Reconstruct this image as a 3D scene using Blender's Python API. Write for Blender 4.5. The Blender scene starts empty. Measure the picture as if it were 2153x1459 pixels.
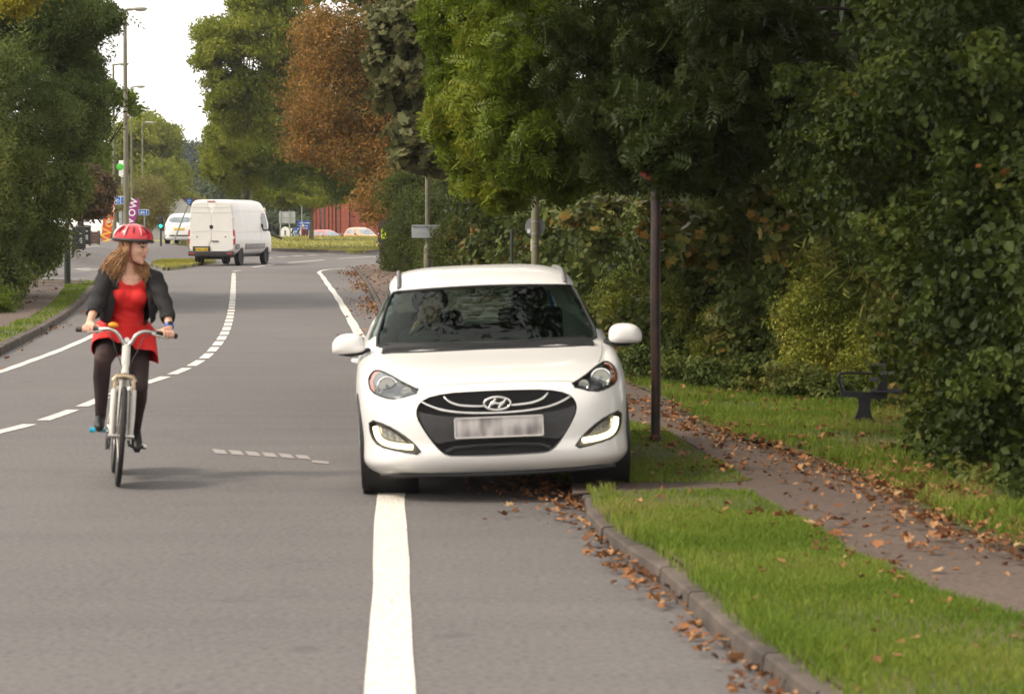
import bpy, bmesh, math, random
import numpy as np
from mathutils import Vector, Matrix
from mathutils.bvhtree import BVHTree
from mathutils.geometry import tessellate_polygon

S = bpy.context.scene
C = S.collection
R = math.radians
random.seed(7)
RNG = np.random.default_rng(11)

# ------------------------------------------------------------------ camera
F = 5814.0            # focal length in pixels of the 2153 wide photograph
CX, CY, HOR, EYE = 1076.5, 729.5, 465.0, 1.82
PITCH = math.atan((CY - HOR) / F)
cam_d = bpy.data.cameras.new('camera')
cam_d.sensor_width = 36.0
cam_d.lens = 36.0 * F / 2153.0
cam_d.clip_start = 0.5
cam_d.clip_end = 4000
cam_d.dof.use_dof = True
cam_d.dof.focus_distance = 60
cam_d.dof.aperture_fstop = 6.3
cam = bpy.data.objects.new('camera', cam_d)
C.objects.link(cam)
cam.location = (0, 0, EYE)
cam.rotation_euler = (R(90) - PITCH, 0, 0)
S.camera = cam

# ------------------------------------------------------------------ sky and sun
SUN_EL, SUN_DIR = 48, (-0.95, -0.28)       # where the sun stands, seen in plan
w = bpy.data.worlds.new('World')
S.world = w
w.use_nodes = True
nt = w.node_tree
bg = nt.nodes['Background']
sky = nt.nodes.new('ShaderNodeTexSky')
sky.sky_type = 'NISHITA'
sky.sun_disc = False
sky.sun_elevation = R(SUN_EL)
sky.sun_rotation = math.atan2(SUN_DIR[0], SUN_DIR[1])
sky.dust_density = 1.5
sky.air_density = 1.0
hsv = nt.nodes.new('ShaderNodeHueSaturation')
hsv.inputs['Saturation'].default_value = 0.22
mixw = nt.nodes.new('ShaderNodeMix'); mixw.data_type = 'RGBA'; mixw.blend_type = 'MIX'      # thin bright cloud over the blue
mixw.inputs['Factor'].default_value = 0.8
mixw.inputs[7].default_value = (5.8, 5.5, 5.15, 1)
nt.links.new(sky.outputs[0], hsv.inputs['Color'])
nt.links.new(hsv.outputs[0], mixw.inputs[6])
nt.links.new(mixw.outputs[2], bg.inputs['Color'])
bg.inputs['Strength'].default_value = 0.15
sun_d = bpy.data.lights.new('sun', 'SUN')
sun_d.energy = 1.75
sun_d.angle = R(10)
sun_d.color = (1.0, 0.88, 0.70)
sun = bpy.data.objects.new('sun', sun_d)
C.objects.link(sun)
hd = math.hypot(*SUN_DIR)
sv = Vector((SUN_DIR[0] / hd * math.cos(R(SUN_EL)), SUN_DIR[1] / hd * math.cos(R(SUN_EL)), math.sin(R(SUN_EL))))
sun.rotation_euler = sv.to_track_quat('Z', 'Y').to_euler()
sun.location = sv * 60
S.view_settings.view_transform = 'Standard'
S.view_settings.look = 'None'
S.view_settings.exposure = 0.95
S.view_settings.gamma = 1
S.render.engine = 'CYCLES'
S.cycles.max_bounces = 7
S.cycles.transparent_max_bounces = 12
S.cycles.transmission_bounces = 5
S.cycles.diffuse_bounces = 3
S.cycles.glossy_bounces = 3
S.cycles.use_denoising = True
S.cycles.caustics_reflective = False
S.cycles.caustics_refractive = False

# ------------------------------------------------------------------ pixel -> place
_c, _s = math.cos(PITCH), math.sin(PITCH)
def ray(px, py):
    u = (CY - py) / F
    return Vector(((px - CX) / F, _c + u * _s, -_s + u * _c))
def G(px, py, z=0.0):
    d = ray(px, py)
    t = (z - EYE) / d.z
    return Vector((d.x * t, d.y * t, z))
def P(px, py, Y):
    d = ray(px, py)
    t = Y / d.y
    return Vector((d.x * t, Y, EYE + d.z * t))
def sm(a, b, x):
    t = min(1, max(0, (x - a) / (b - a)))
    return t * t * (3 - 2 * t)
def zg(X, Y):
    e = -16 + 2.6 * sm(124, 134, Y) - max(0, Y - 134) * .22
    l = sm(e, e - 2.8, X) * (0.55 * sm(88, 120, Y) + 0.22 * sm(120, 150, Y))
    r = -0.35 * sm(206, 226, Y) * sm(-15, -12, X)
    return l + r

# ------------------------------------------------------------------ materials
MATS = {}
def mat(name, col, rough=0.6, metal=0.0, var=0.12, scale=6.0, bump=0.0, bscale=60.0, coat=0.0, spec=0.5, coords='Object', col2=None):
    if name in MATS: return MATS[name]
    m = bpy.data.materials.new(name)
    m.use_nodes = True
    n, l = m.node_tree.nodes, m.node_tree.links
    b = n['Principled BSDF']
    b.inputs['Roughness'].default_value = rough
    b.inputs['Metallic'].default_value = metal
    b.inputs['Specular IOR Level'].default_value = spec
    if coat:
        b.inputs['Coat Weight'].default_value = coat
        b.inputs['Coat Roughness'].default_value = 0.05
    tc = n.new('ShaderNodeTexCoord')
    nz = n.new('ShaderNodeTexNoise')
    nz.inputs['Scale'].default_value = scale
    nz.inputs['Detail'].default_value = 5
    l.new(tc.outputs[coords], nz.inputs['Vector'])
    cr = n.new('ShaderNodeValToRGB')
    c2 = col2 or tuple(min(1, c * (1 + var)) for c in col)
    c1 = col if col2 else tuple(c * (1 - var) for c in col)
    cr.color_ramp.elements[0].color = (*c1, 1); cr.color_ramp.elements[0].position = 0.32
    cr.color_ramp.elements[1].color = (*c2, 1); cr.color_ramp.elements[1].position = 0.68
    l.new(nz.outputs['Fac'], cr.inputs['Fac'])
    l.new(cr.outputs[0], b.inputs['Base Color'])
    if bump:
        n2 = n.new('ShaderNodeTexNoise'); n2.inputs['Scale'].default_value = bscale; n2.inputs['Detail'].default_value = 4
        l.new(tc.outputs[coords], n2.inputs['Vector'])
        bp = n.new('ShaderNodeBump'); bp.inputs['Strength'].default_value = bump; bp.inputs['Distance'].default_value = 0.01
        l.new(n2.outputs['Fac'], bp.inputs['Height']); l.new(bp.outputs[0], b.inputs['Normal'])
    MATS[name] = m
    return m

def emit(name, col, strength):
    m = bpy.data.materials.new(name); m.use_nodes = True
    b = m.node_tree.nodes['Principled BSDF']
    b.inputs['Base Color'].default_value = (*col, 1)
    b.inputs['Emission Color'].default_value = (*col, 1)
    b.inputs['Emission Strength'].default_value = strength
    return m

def glass(name, tint, refl=1.0, rough=0.02):
    m = bpy.data.materials.new(name); m.use_nodes = True
    n, l = m.node_tree.nodes, m.node_tree.links
    n.remove(n['Principled BSDF'])
    out = n['Material Output']
    tr = n.new('ShaderNodeBsdfTransparent'); tr.inputs[0].default_value = (*tint, 1)
    gl = n.new('ShaderNodeBsdfGlossy'); gl.inputs['Roughness'].default_value = rough; gl.inputs['Color'].default_value = (.72, .76, .74, 1)
    fr = n.new('ShaderNodeFresnel'); fr.inputs['IOR'].default_value = 1.5
    mu = n.new('ShaderNodeMath'); mu.operation = 'MULTIPLY'; mu.inputs[1].default_value = refl
    ge = n.new('ShaderNodeNewGeometry'); m0 = n.new('ShaderNodeMath'); m0.operation = 'SUBTRACT'; m0.inputs[0].default_value = 1
    l.new(ge.outputs['Backfacing'], m0.inputs[1])
    m1 = n.new('ShaderNodeMath'); m1.operation = 'MULTIPLY'; l.new(fr.outputs[0], m1.inputs[0]); l.new(m0.outputs[0], m1.inputs[1])
    l.new(m1.outputs[0], mu.inputs[0])
    mx = n.new('ShaderNodeMixShader')
    l.new(mu.outputs[0], mx.inputs[0]); l.new(tr.outputs[0], mx.inputs[1]); l.new(gl.outputs[0], mx.inputs[2])
    l.new(mx.outputs[0], out.inputs[0])
    return m

def leafmat(name, stops, trans=0.35, nscale=0.6, rough=0.62, mixn=0.5, spec=0.14):
    """stops: colours picked per leaf (random per island) and by a large soft noise."""
    m = bpy.data.materials.new(name); m.use_nodes = True
    n, l = m.node_tree.nodes, m.node_tree.links
    b = n['Principled BSDF']; out = n['Material Output']
    g = n.new('ShaderNodeNewGeometry')
    tc = n.new('ShaderNodeTexCoord')
    nz = n.new('ShaderNodeTexNoise'); nz.inputs['Scale'].default_value = nscale; nz.inputs['Detail'].default_value = 3
    l.new(tc.outputs['Object'], nz.inputs['Vector'])
    mp = n.new('ShaderNodeMapRange'); mp.inputs['From Min'].default_value = 0.3; mp.inputs['From Max'].default_value = 0.7
    l.new(nz.outputs['Fac'], mp.inputs['Value'])
    mx = n.new('ShaderNodeMix'); mx.inputs['Factor'].default_value = mixn
    l.new(g.outputs['Random Per Island'], mx.inputs[2]); l.new(mp.outputs[0], mx.inputs[3])
    cr = n.new('ShaderNodeValToRGB')
    e = cr.color_ramp.elements
    while len(e) < len(stops): e.new(0.5)
    for k, (p, c) in enumerate(stops):
        e[k].position = p; e[k].color = (*c, 1)
    l.new(mx.outputs[0], cr.inputs['Fac'])
    l.new(cr.outputs[0], b.inputs['Base Color'])
    b.inputs['Roughness'].default_value = rough
    b.inputs['Specular IOR Level'].default_value = spec
    t = n.new('ShaderNodeBsdfTranslucent')
    l.new(cr.outputs[0], t.inputs['Color'])
    ms = n.new('ShaderNodeMixShader'); ms.inputs[0].default_value = trans
    l.new(b.outputs[0], ms.inputs[1]); l.new(t.outputs[0], ms.inputs[2])
    l.new(ms.outputs[0], out.inputs[0])
    return m

# ------------------------------------------------------------------ objects
def link(name, me, parent=None):
    o = bpy.data.objects.new(name, me)
    C.objects.link(o)
    if parent: o.parent = parent
    return o
def tag(o, label=None, cat=None, group=None, kind=None):
    if label: o['label'] = label
    if cat: o['category'] = cat
    if group: o['group'] = group
    if kind: o['kind'] = kind
    return o
def thing(name, label, cat, loc=(0, 0, 0), rz=0.0, group=None, rot=None):
    o = link(name, None)
    o.location = loc
    o.rotation_euler = rot if rot else (0, 0, rz)
    return tag(o, label, cat, group)
def copy_tree(o, parent=None):
    c = o.copy(); C.objects.link(c)
    if parent: c.parent = parent
    for ch in list(o.children): copy_tree(ch, c)
    return c

class MB:
    def __init__(s): s.v = []; s.f = []
    def add(s, vs, fs):
        k = len(s.v)
        s.v += [tuple(v) for v in vs]; s.f += [tuple(i + k for i in f) for f in fs]
        return s
    def box(s, c, d, rot=None, bev=0.0):
        x, y, z = (q / 2 for q in d)
        if bev:
            bm = bmesh.new(); bmesh.ops.create_cube(bm, size=1)
            for v in bm.verts: v.co = Vector((v.co.x * d[0], v.co.y * d[1], v.co.z * d[2]))
            bmesh.ops.bevel(bm, geom=bm.edges[:], offset=bev, segments=2, affect='EDGES', profile=0.6)
            bm.verts.index_update()
            vs = [v.co.copy() for v in bm.verts]; fs = [[v.index for v in f.verts] for f in bm.faces]
            bm.free()
        else:
            vs = [Vector((a * x, b * y, e * z)) for a in (-1, 1) for b in (-1, 1) for e in (-1, 1)]
            fs = [(0, 1, 3, 2), (4, 6, 7, 5), (0, 4, 5, 1), (2, 3, 7, 6), (0, 2, 6, 4), (1, 5, 7, 3)]
        M = Matrix.Translation(c) @ (rot.to_4x4() if rot else Matrix())
        return s.add([M @ v for v in vs], fs)
    def tube(s, path, rad, seg=10, cap=True, flat=None):
        path = [Vector(p) for p in path]
        if not hasattr(rad, '__len__'): rad = [rad] * len(path)
        vs, fs = [], []
        prev = None
        for i, p in enumerate(path):
            t = (path[min(i + 1, len(path) - 1)] - path[max(i - 1, 0)]).normalized()
            if prev is None:
                a = Vector((0, 0, 1)) if abs(t.z) < 0.9 else Vector((1, 0, 0))
                nx = t.cross(a).normalized()
            else:
                nx = (prev - t * prev.dot(t)).normalized()
            prev = nx; ny = t.cross(nx)
            for k in range(seg):
                an = 2 * math.pi * k / seg
                vs.append(p + (nx * math.cos(an) + ny * math.sin(an) * (flat or 1)) * rad[i])
        for i in range(len(path) - 1):
            for k in range(seg):
                a, b2 = i * seg + k, i * seg + (k + 1) % seg
                fs.append((a, b2, b2 + seg, a + seg))
        if cap:
            fs.append(tuple(range(seg - 1, -1, -1)))
            fs.append(tuple((len(path) - 1) * seg + k for k in range(seg)))
        return s.add(vs, fs)
    def lathe(s, prof, c=(0, 0, 0), axis='z', seg=24):
        vs, fs = [], []
        for r, h in prof:
            for k in range(seg):
                a = 2 * math.pi * k / seg
                x, y = r * math.cos(a), r * math.sin(a)
                vs.append({'z': (x, y, h), 'x': (h, x, y), 'y': (x, h, y)}[axis])
        m = len(prof)
        for i in range(m - 1):
            for k in range(seg):
                a, b2 = i * seg + k, i * seg + (k + 1) % seg
                fs.append((a, b2, b2 + seg, a + seg))
        if prof[0][0] > 1e-6: fs.append(tuple(range(seg - 1, -1, -1)))
        if prof[-1][0] > 1e-6: fs.append(tuple((m - 1) * seg + k for k in range(seg)))
        return s.add([Vector(v) + Vector(c) for v in vs], fs)
    def torus(s, c, R0, r, axis='x', seg=40, rs=10, sq=1.0):
        vs, fs = [], []
        for i in range(seg):
            a = 2 * math.pi * i / seg
            for k in range(rs):
                b2 = 2 * math.pi * k / rs
                q = R0 + r * math.cos(b2); h = r * math.sin(b2) * sq
                x, y = q * math.cos(a), q * math.sin(a)
                vs.append(Vector({'z': (x, y, h), 'x': (h, x, y), 'y': (x, h, y)}[axis]) + Vector(c))
        for i in range(seg):
            for k in range(rs):
                i2, k2 = (i + 1) % seg, (k + 1) % rs
                fs.append((i * rs + k, i2 * rs + k, i2 * rs + k2, i * rs + k2))
        return s.add(vs, fs)
    def ell(s, c, r, rot=None, sub=2):
        bm = bmesh.new(); bmesh.ops.create_icosphere(bm, subdivisions=sub, radius=1)
        bm.verts.index_update()
        vs = []
        for v in bm.verts:
            q = Vector((v.co.x * r[0], v.co.y * r[1], v.co.z * r[2]))
            if rot: q = rot @ q
            vs.append(q + Vector(c))
        fs = [[v.index for v in f.verts] for f in bm.faces]
        bm.free()
        return s.add(vs, fs)
    def cap(s, p0, r0, p1, r1, sub=2):
        p0, p1 = Vector(p0), Vector(p1)
        d = (p1 - p0).length
        n = max(2, int(d / (min(r0, r1) * 0.3)) + 1)
        for i in range(n + 1):
            t = i / n
            s.ell(p0.lerp(p1, t), (r0 + (r1 - r0) * t,) * 3, sub=sub)
        return s
    def prism(s, poly, y0, y1, axis='y'):
        """extrude a 2D outline (u,v) along an axis between y0 and y1"""
        n = len(poly)
        def q(u, v, h): return {'y': (u, h, v), 'x': (h, u, v), 'z': (u, v, h)}[axis]
        vs = [q(u, v, y0) for u, v in poly] + [q(u, v, y1) for u, v in poly]
        tr = tessellate_polygon([[Vector((u, v, 0)) for u, v in poly]])
        fs = [tuple(t) for t in tr] + [tuple(i + n for i in reversed(t)) for t in tr]
        fs += [(i, (i + 1) % n, (i + 1) % n + n, i + n) for i in range(n)]
        return s.add(vs, fs)
    def mesh(s, name, m=None, smooth=None, fix=True):
        me = bpy.data.meshes.new(name)
        me.from_pydata(s.v, [], s.f)
        if fix:
            bm = bmesh.new(); bm.from_mesh(me)
            bmesh.ops.recalc_face_normals(bm, faces=bm.faces[:])
            bm.to_mesh(me); bm.free()
        if m: me.materials.append(m)
        if smooth is not None and len(me.polygons):
            me.polygons.foreach_set('use_smooth', [True] * len(me.polygons))
            me.set_sharp_from_angle(angle=R(smooth))
        me.update()
        return me
    def build(s, name, m, parent=None, smooth=35, fix=True):
        return link(name, s.mesh(name, m, smooth, fix), parent)

def chaikin(pts, it=2):
    for _ in range(it):
        q = []
        for i in range(len(pts)):
            a, b = pts[i], pts[(i + 1) % len(pts)]
            q += [(a[0] * .75 + b[0] * .25, a[1] * .75 + b[1] * .25), (a[0] * .25 + b[0] * .75, a[1] * .25 + b[1] * .75)]
        pts = q
    return pts
def spline(pts, n=8):
    """Catmull-Rom through points"""
    pts = [Vector(p) for p in pts]
    out = []
    for i in range(len(pts) - 1):
        p0, p1, p2, p3 = pts[max(i - 1, 0)], pts[i], pts[i + 1], pts[min(i + 2, len(pts) - 1)]
        for k in range(n):
            t = k / n
            out.append(0.5 * ((2 * p1) + (p2 - p0) * t + (2 * p0 - 5 * p1 + 4 * p2 - p3) * t * t + (3 * p1 - p0 - 3 * p2 + p3) * t ** 3))
    out.append(pts[-1])
    return out

def temp_eval(me, mods):
    """apply modifiers (list of functions that add one) and hand back the mesh"""
    o = bpy.data.objects.new('t', me); C.objects.link(o)
    for f in mods: f(o)
    dg = bpy.context.evaluated_depsgraph_get(); dg.update()
    r = bpy.data.meshes.new_from_object(o.evaluated_get(dg))
    bpy.data.objects.remove(o)
    return r
def boolean(me, cutters):
    tmp = []
    def adder(cm):
        def f(o):
            c = bpy.data.objects.new('c', cm); C.objects.link(c); tmp.append(c)
            b = o.modifiers.new('b', 'BOOLEAN'); b.object = c; b.operation = 'DIFFERENCE'; b.solver = 'EXACT'
        return f
    r = temp_eval(me, [adder(c) for c in cutters])
    for c in tmp: bpy.data.objects.remove(c)
    return r
def blob(mb, voxel, iters=6, fac=0.5):
    def f(o):
        r = o.modifiers.new('r', 'REMESH'); r.mode = 'VOXEL'; r.voxel_size = voxel; r.use_smooth_shade = True
        q = o.modifiers.new('s', 'SMOOTH'); q.iterations = iters; q.factor = fac
    me = mb.mesh('blob', fix=False)
    r = temp_eval(me, [f])
    return r
def cutmesh(me, planes=(), drop=None):
    """clip a mesh by planes (point, normal: outer side removed) and drop the faces a test picks"""
    bm = bmesh.new(); bm.from_mesh(me)
    for co, no in planes:
        bmesh.ops.bisect_plane(bm, geom=bm.verts[:] + bm.edges[:] + bm.faces[:], plane_co=co, plane_no=no, clear_outer=True)
    if drop:
        bmesh.ops.delete(bm, geom=[f for f in bm.faces if drop(f.calc_center_median())], context='FACES')
    bm.to_mesh(me); bm.free()
    return me
def finish(me, name, m, parent, smooth=None):
    me.name = name; me.materials.clear(); me.materials.append(m)
    me.polygons.foreach_set('use_smooth', [True] * len(me.polygons))
    if smooth: me.set_sharp_from_angle(angle=R(smooth))
    return link(name, me, parent)
def add_solidify(o, t, off=-1):
    q = o.modifiers.new('thickness', 'SOLIDIFY'); q.thickness = t; q.offset = off

def conform(poly, axis, bvh, o0, o1, step=0.04, side=-1):
    """closed sheet that follows a body: outline in (x,z) seen along y, or (y,z) seen along x"""
    bm = bmesh.new()
    if axis == 'y': vs = [bm.verts.new((u, 0, v)) for u, v in poly]
    elif axis == 'x': vs = [bm.verts.new((0, u, v)) for u, v in poly]
    tr = tessellate_polygon([[Vector((u, v, 0)) for u, v in poly]])
    for t in tr:
        try: bm.faces.new([vs[i] for i in t])
        except ValueError: pass
    ua = 0 if axis == 'y' else 1
    us = [p[0] for p in poly]; zs = [p[1] for p in poly]
    for k, lo, hi in ((ua, min(us), max(us)), (2, min(zs), max(zs))):
        q = math.floor(lo / step) * step + step
        while q < hi:
            co = [0, 0, 0]; co[k] = q + 1e-5; no = [0, 0, 0]; no[k] = 1
            bmesh.ops.bisect_plane(bm, geom=bm.verts[:] + bm.edges[:] + bm.faces[:], plane_co=co, plane_no=no)
            q += step
    bm.verts.index_update()
    d = Vector((0, 1, 0)) if axis == 'y' else Vector((-side, 0, 0))
    base = []
    for v in bm.verts:
        o = Vector((v.co.x, -3, v.co.z)) if axis == 'y' else Vector((side * 5, v.co.y, v.co.z))
        if axis == 'y' and side == 1: o.y = 9; d = Vector((0, -1, 0))
        h = bvh.ray_cast(o, d)[0]
        if h is None: h = bvh.find_nearest(Vector((v.co.x, 0.2 if axis == 'y' else v.co.y, v.co.z)))[0]
        base.append(h)
    n = len(base)
    mb = MB()
    vs = [p + d * o0 for p in base] + [p + d * o1 for p in base]
    fs = [tuple(v.index for v in f.verts) for f in bm.faces]
    fs2 = [tuple(i + n for i in reversed(f)) for f in fs]
    walls = [(e.verts[0].index, e.verts[1].index, e.verts[1].index + n, e.verts[0].index + n) for e in bm.edges if len(e.link_faces) == 1]
    bm.free()
    mb.add(vs, fs + fs2 + walls)
    return mb

def text_mb(txt, size, depth=0.004, spacing=1.0):
    cu = bpy.data.curves.new('t', 'FONT')
    cu.body = txt; cu.size = size; cu.extrude = depth / 2; cu.align_x = 'CENTER'; cu.align_y = 'CENTER'; cu.space_character = spacing
    o = bpy.data.objects.new('t', cu); C.objects.link(o)
    dg = bpy.context.evaluated_depsgraph_get(); dg.update()
    me = bpy.data.meshes.new_from_object(o.evaluated_get(dg))
    vs = [v.co.copy() for v in me.vertices]; fs = [tuple(p.vertices) for p in me.polygons]
    bpy.data.objects.remove(o)
    return vs, fs
def text_part(txt, size, M, m, parent, name='lettering', depth=0.004, bold=0.0):
    vs, fs = text_mb(txt, size, depth)
    mb = MB(); mb.add([M @ v for v in vs], fs)
    return mb.build(name, m, parent, None, fix=False)
# text lies in XY facing +Z; FACE_CAM stands it up so that it reads from the camera's side (-Y)
FACE_CAM = Matrix.Rotation(R(90), 4, 'X')

# ------------------------------------------------------------------ foliage
def fast_mesh(name, V, loops, counts, m, parent=None):
    me = bpy.data.meshes.new(name)
    me.vertices.add(len(V)); me.vertices.foreach_set('co', V.astype(np.float32).ravel())
    me.loops.add(len(loops)); me.loops.foreach_set('vertex_index', loops.astype(np.int32))
    st = np.concatenate(([0], np.cumsum(counts)[:-1])).astype(np.int32)
    me.polygons.add(len(counts)); me.polygons.foreach_set('loop_start', st)
    try: me.polygons.foreach_set('loop_total', counts.astype(np.int32))
    except Exception: pass
    me.update(calc_edges=True)
    me.validate()
    me.materials.append(m)
    return link(name, me, parent)
def T_oval(l=1.0, w=0.5, fold=0.12):
    v = [(-l / 2, 0, 0), (-l * .15, w / 2, fold * .6), (l * .2, w * .42, fold * .5), (l / 2, 0, -.08), (l * .2, -w * .42, fold * .5), (-l * .15, -w / 2, fold * .6)]
    return np.array(v), [(0, 3, 2, 1), (0, 5, 4, 3)]
def T_maple(curl=0.1):
    a = []
    for k, (ang, r) in enumerate([(180, .26), (150, .30), (115, .46), (90, .36), (62, .60), (35, .42), (0, .68), (-35, .40), (-62, .58), (-90, .34), (-115, .44), (-150, .30)]):
        a.append((r * math.cos(R(ang)), r * math.sin(R(ang)), curl * (r ** 2) * (1.5 if k % 3 else .6)))
    v = [(0, 0, 0)] + a
    n = len(a)
    return np.array(v), [(0, 1 + k, 1 + (k + 1) % n) for k in range(n)]
def T_ash(n=5, droop=.25):
    v, f = [], []
    def leaflet(x0, y0, dx, dy, l, w, z):
        k = len(v)
        nx, ny = -dy, dx
        v.extend([(x0, y0, z), (x0 + dx * l * .45 + nx * w, y0 + dy * l * .45 + ny * w, z + .02), (x0 + dx * l, y0 + dy * l, z - droop * l * .6), (x0 + dx * l * .45 - nx * w, y0 + dy * l * .45 - ny * w, z + .02)])
        f.append((k, k + 1, k + 2, k + 3))
    for i in range(n):
        x = -.4 + .8 * i / n
        z = -droop * (x + .4) ** 2
        for sgn in (-1, 1): leaflet(x, 0, .55, .83 * sgn, .34, .055, z)
    leaflet(.4, 0, 1, 0, .3, .05, -droop * .64)
    return np.array(v), f
def T_cluster(n=7, seed=1, w=.5):
    r = np.random.default_rng(seed)
    v, f = [], []
    for k in range(n):
        p = r.normal(0, .33, 3); a = r.normal(0, 1, 3); a /= np.linalg.norm(a); b = np.cross(a, r.normal(0, 1, 3)); b /= np.linalg.norm(b)
        l = .42; i = len(v)
        v += [p - a * l / 2, p + b * l * w / 2, p + a * l / 2, p - b * l * w / 2]
        f.append((i, i + 1, i + 2, i + 3))
    return np.array(v), f
def scatter(name, m, pts, out, size, tmpl, parent=None, rng=RNG, up=0.5, rnd=0.9, outw=0.7):
    tv, tf = tmpl
    N = len(pts)
    if N == 0: return None
    n = out * outw + rng.normal(0, rnd, (N, 3)) + np.array([0, 0, up])
    n /= np.linalg.norm(n, axis=1)[:, None] + 1e-9
    t = np.cross(n, rng.normal(0, 1, (N, 3))); t /= np.linalg.norm(t, axis=1)[:, None] + 1e-9
    b = np.cross(n, t)
    sc = np.asarray(size).reshape(-1, 1, 1)
    V = pts[:, None, :] + sc * (tv[None, :, 0:1] * t[:, None, :] + tv[None, :, 1:2] * b[:, None, :] + tv[None, :, 2:3] * n[:, None, :])
    k = len(tv)
    lp = np.array([i for f in tf for i in f]); ct = np.array([len(f) for f in tf])
    loops = (lp[None, :] + (np.arange(N) * k)[:, None]).ravel()
    return fast_mesh(name, V.reshape(-1, 3), loops, np.tile(ct, N), m, parent)
def merged_scatter(name, m, pts, size, tmpls, rng=RNG):
    which = rng.integers(0, len(tmpls), len(pts))
    VV, LL, CC, k0 = [], [], [], 0
    for i, t in enumerate(tmpls):
        q = which == i
        o = scatter('t', m, pts[q], np.tile(np.array([[0, 0, 1.0]]), (int(q.sum()), 1)), size[q], t, None, rng, .6, .35, .7)
        me = o.data; n = len(me.vertices)
        v = np.empty(n * 3, np.float32); me.vertices.foreach_get('co', v)
        l = np.empty(len(me.loops), np.int32); me.loops.foreach_get('vertex_index', l)
        VV.append(v.reshape(-1, 3)); LL.append(l + k0); CC.append(np.array([len(p.vertices) for p in me.polygons])); k0 += n
        bpy.data.objects.remove(o)
    return fast_mesh(name, np.concatenate(VV), np.concatenate(LL), np.concatenate(CC), m)
def lobe_points(lobes, n, rng, clump=0.28, subs=26, shell=0.45, sub_spread=1.0):
    """clumped points through the outer volume of ellipsoid lobes -> points, outward directions"""
    lob = [(np.array(c), np.array(r)) for c, r in lobes]
    wgt = np.array([(r[0] * r[1] * r[2]) ** (2 / 3.) for c, r in lob]); wgt /= wgt.sum()
    PP, OO = [], []
    for (c, r), wq in zip(lob, wgt):
        q = max(4, int(n * wq))
        d = rng.normal(0, 1, (subs, 3)); d /= np.linalg.norm(d, axis=1)[:, None]
        rad = shell + (1 - shell) * rng.random(subs) ** 0.6
        cen = d * rad[:, None]
        which = rng.integers(0, subs, q)
        p = cen[which] + rng.normal(0, clump, (q, 3)) * np.array([1, 1, .7])
        PP.append(c + p * r); o = p / (np.linalg.norm(p, axis=1)[:, None] + 1e-6); OO.append(o)
    return np.concatenate(PP), np.concatenate(OO)
def lobe(px, py, Y, rx, rz, ry):
    """ellipsoid given by its centre's pixel, depth, half sizes in photo pixels and depth in metres"""
    c = P(px, py, Y); s = F / Y
    return (tuple(c), (rx / s, ry, rz / s))
def limb_paths(base, h, lobes, rng, r0, wig=.08, frac=.35):
    mb = MB()
    base = Vector(base)
    top = base + Vector((rng.normal(0, .1), rng.normal(0, .1), h))
    tr = [base.lerp(top, t) + Vector((rng.normal(0, wig), rng.normal(0, wig), 0)) * (t > 0) for t in (0, .08, .3, .55, .8, 1)]
    mb.tube(tr, [r0 * 1.35, r0, r0 * .88, r0 * .78, r0 * .6, r0 * .45], 10)
    for c, r in lobes:
        c = Vector(c)
        t0 = .35 + .6 * rng.random()
        st = base.lerp(top, t0)
        nn = lambda s_: float(np.clip(rng.normal(0, s_), -.8, .8))
        e = c + Vector((nn(.3) * r[0], nn(.3) * r[1], nn(.2) * r[2]))
        mid = st.lerp(e, .5) + Vector((rng.normal(0, .06), rng.normal(0, .06), .08)) * (e - st).length
        q = spline([st, mid, e], 4)
        mb.tube(q, [r0 * .30 * (1 - .82 * i / (len(q) - 1)) for i in range(len(q))], 6)
        for k in range(3):
            s2 = q[3 + k]
            e2 = c + Vector((nn(.5) * r[0], nn(.5) * r[1], nn(.5) * r[2]))
            m2 = s2.lerp(e2, .5) + Vector((0, 0, .06 * (e2 - s2).length))
            mb.tube([s2, m2, e2], [r0 * .16, r0 * .1, r0 * .03], 5)
    return mb
def tree(name, label, base, h, r0, lobes, mats, n, size, tmpl, bark, group=None, cat='tree', seed=1, sizej=.3, clump=.28, subs=26, shell=.45, up=.5, trunk=True, rnd=.9, limbs=99, coarse=None):
    rng = np.random.default_rng(seed)
    base = Vector(base)
    o = thing(name, label, cat, base, 0, group)
    rel = [(tuple(Vector(c) - base), r) for c, r in lobes]
    p, d = lobe_points(rel, n, rng, clump, subs, shell)
    scatter('crown' if trunk else 'foliage', mats, p, d, size * (1 + rng.normal(0, sizej, len(p)).clip(-.6, .9)), tmpl, o, rng, up, rnd)
    allrel = rel
    if coarse:
        crel = [(tuple(Vector(c) - base), r) for c, r in coarse[0]]
        p, d = lobe_points(crel, coarse[1], rng, .3, 20, .4)
        scatter('upper_crown', mats, p, d, coarse[2] * (1 + rng.normal(0, .25, len(p)).clip(-.6, .9)), T_cluster(6, 5), o, rng, .5, .9)
        allrel = rel + crel
    if trunk:
        limb_paths((0, 0, 0), h, [q for i, q in enumerate(allrel) if i < limbs or i >= len(rel)], rng, r0).build('trunk', bark, o, 60)
    elif limbs:
        mb = MB()
        for c, r in rel:
            for k in range(5):
                b0 = Vector((c[0] * .8 + rng.normal(0, .2) * r[0], c[1] * .8, 0.0))
                e = Vector(c) + Vector((rng.normal(0, .5) * r[0], rng.normal(0, .5) * r[1], .6 * r[2]))
                mb.tube([b0, b0.lerp(e, .5) + Vector((rng.normal(0, .1), 0, 0)) * r[0], e], [r0, r0 * .7, r0 * .25], 5)
        mb.build('stem', bark, o, 60)
    return o
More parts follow.
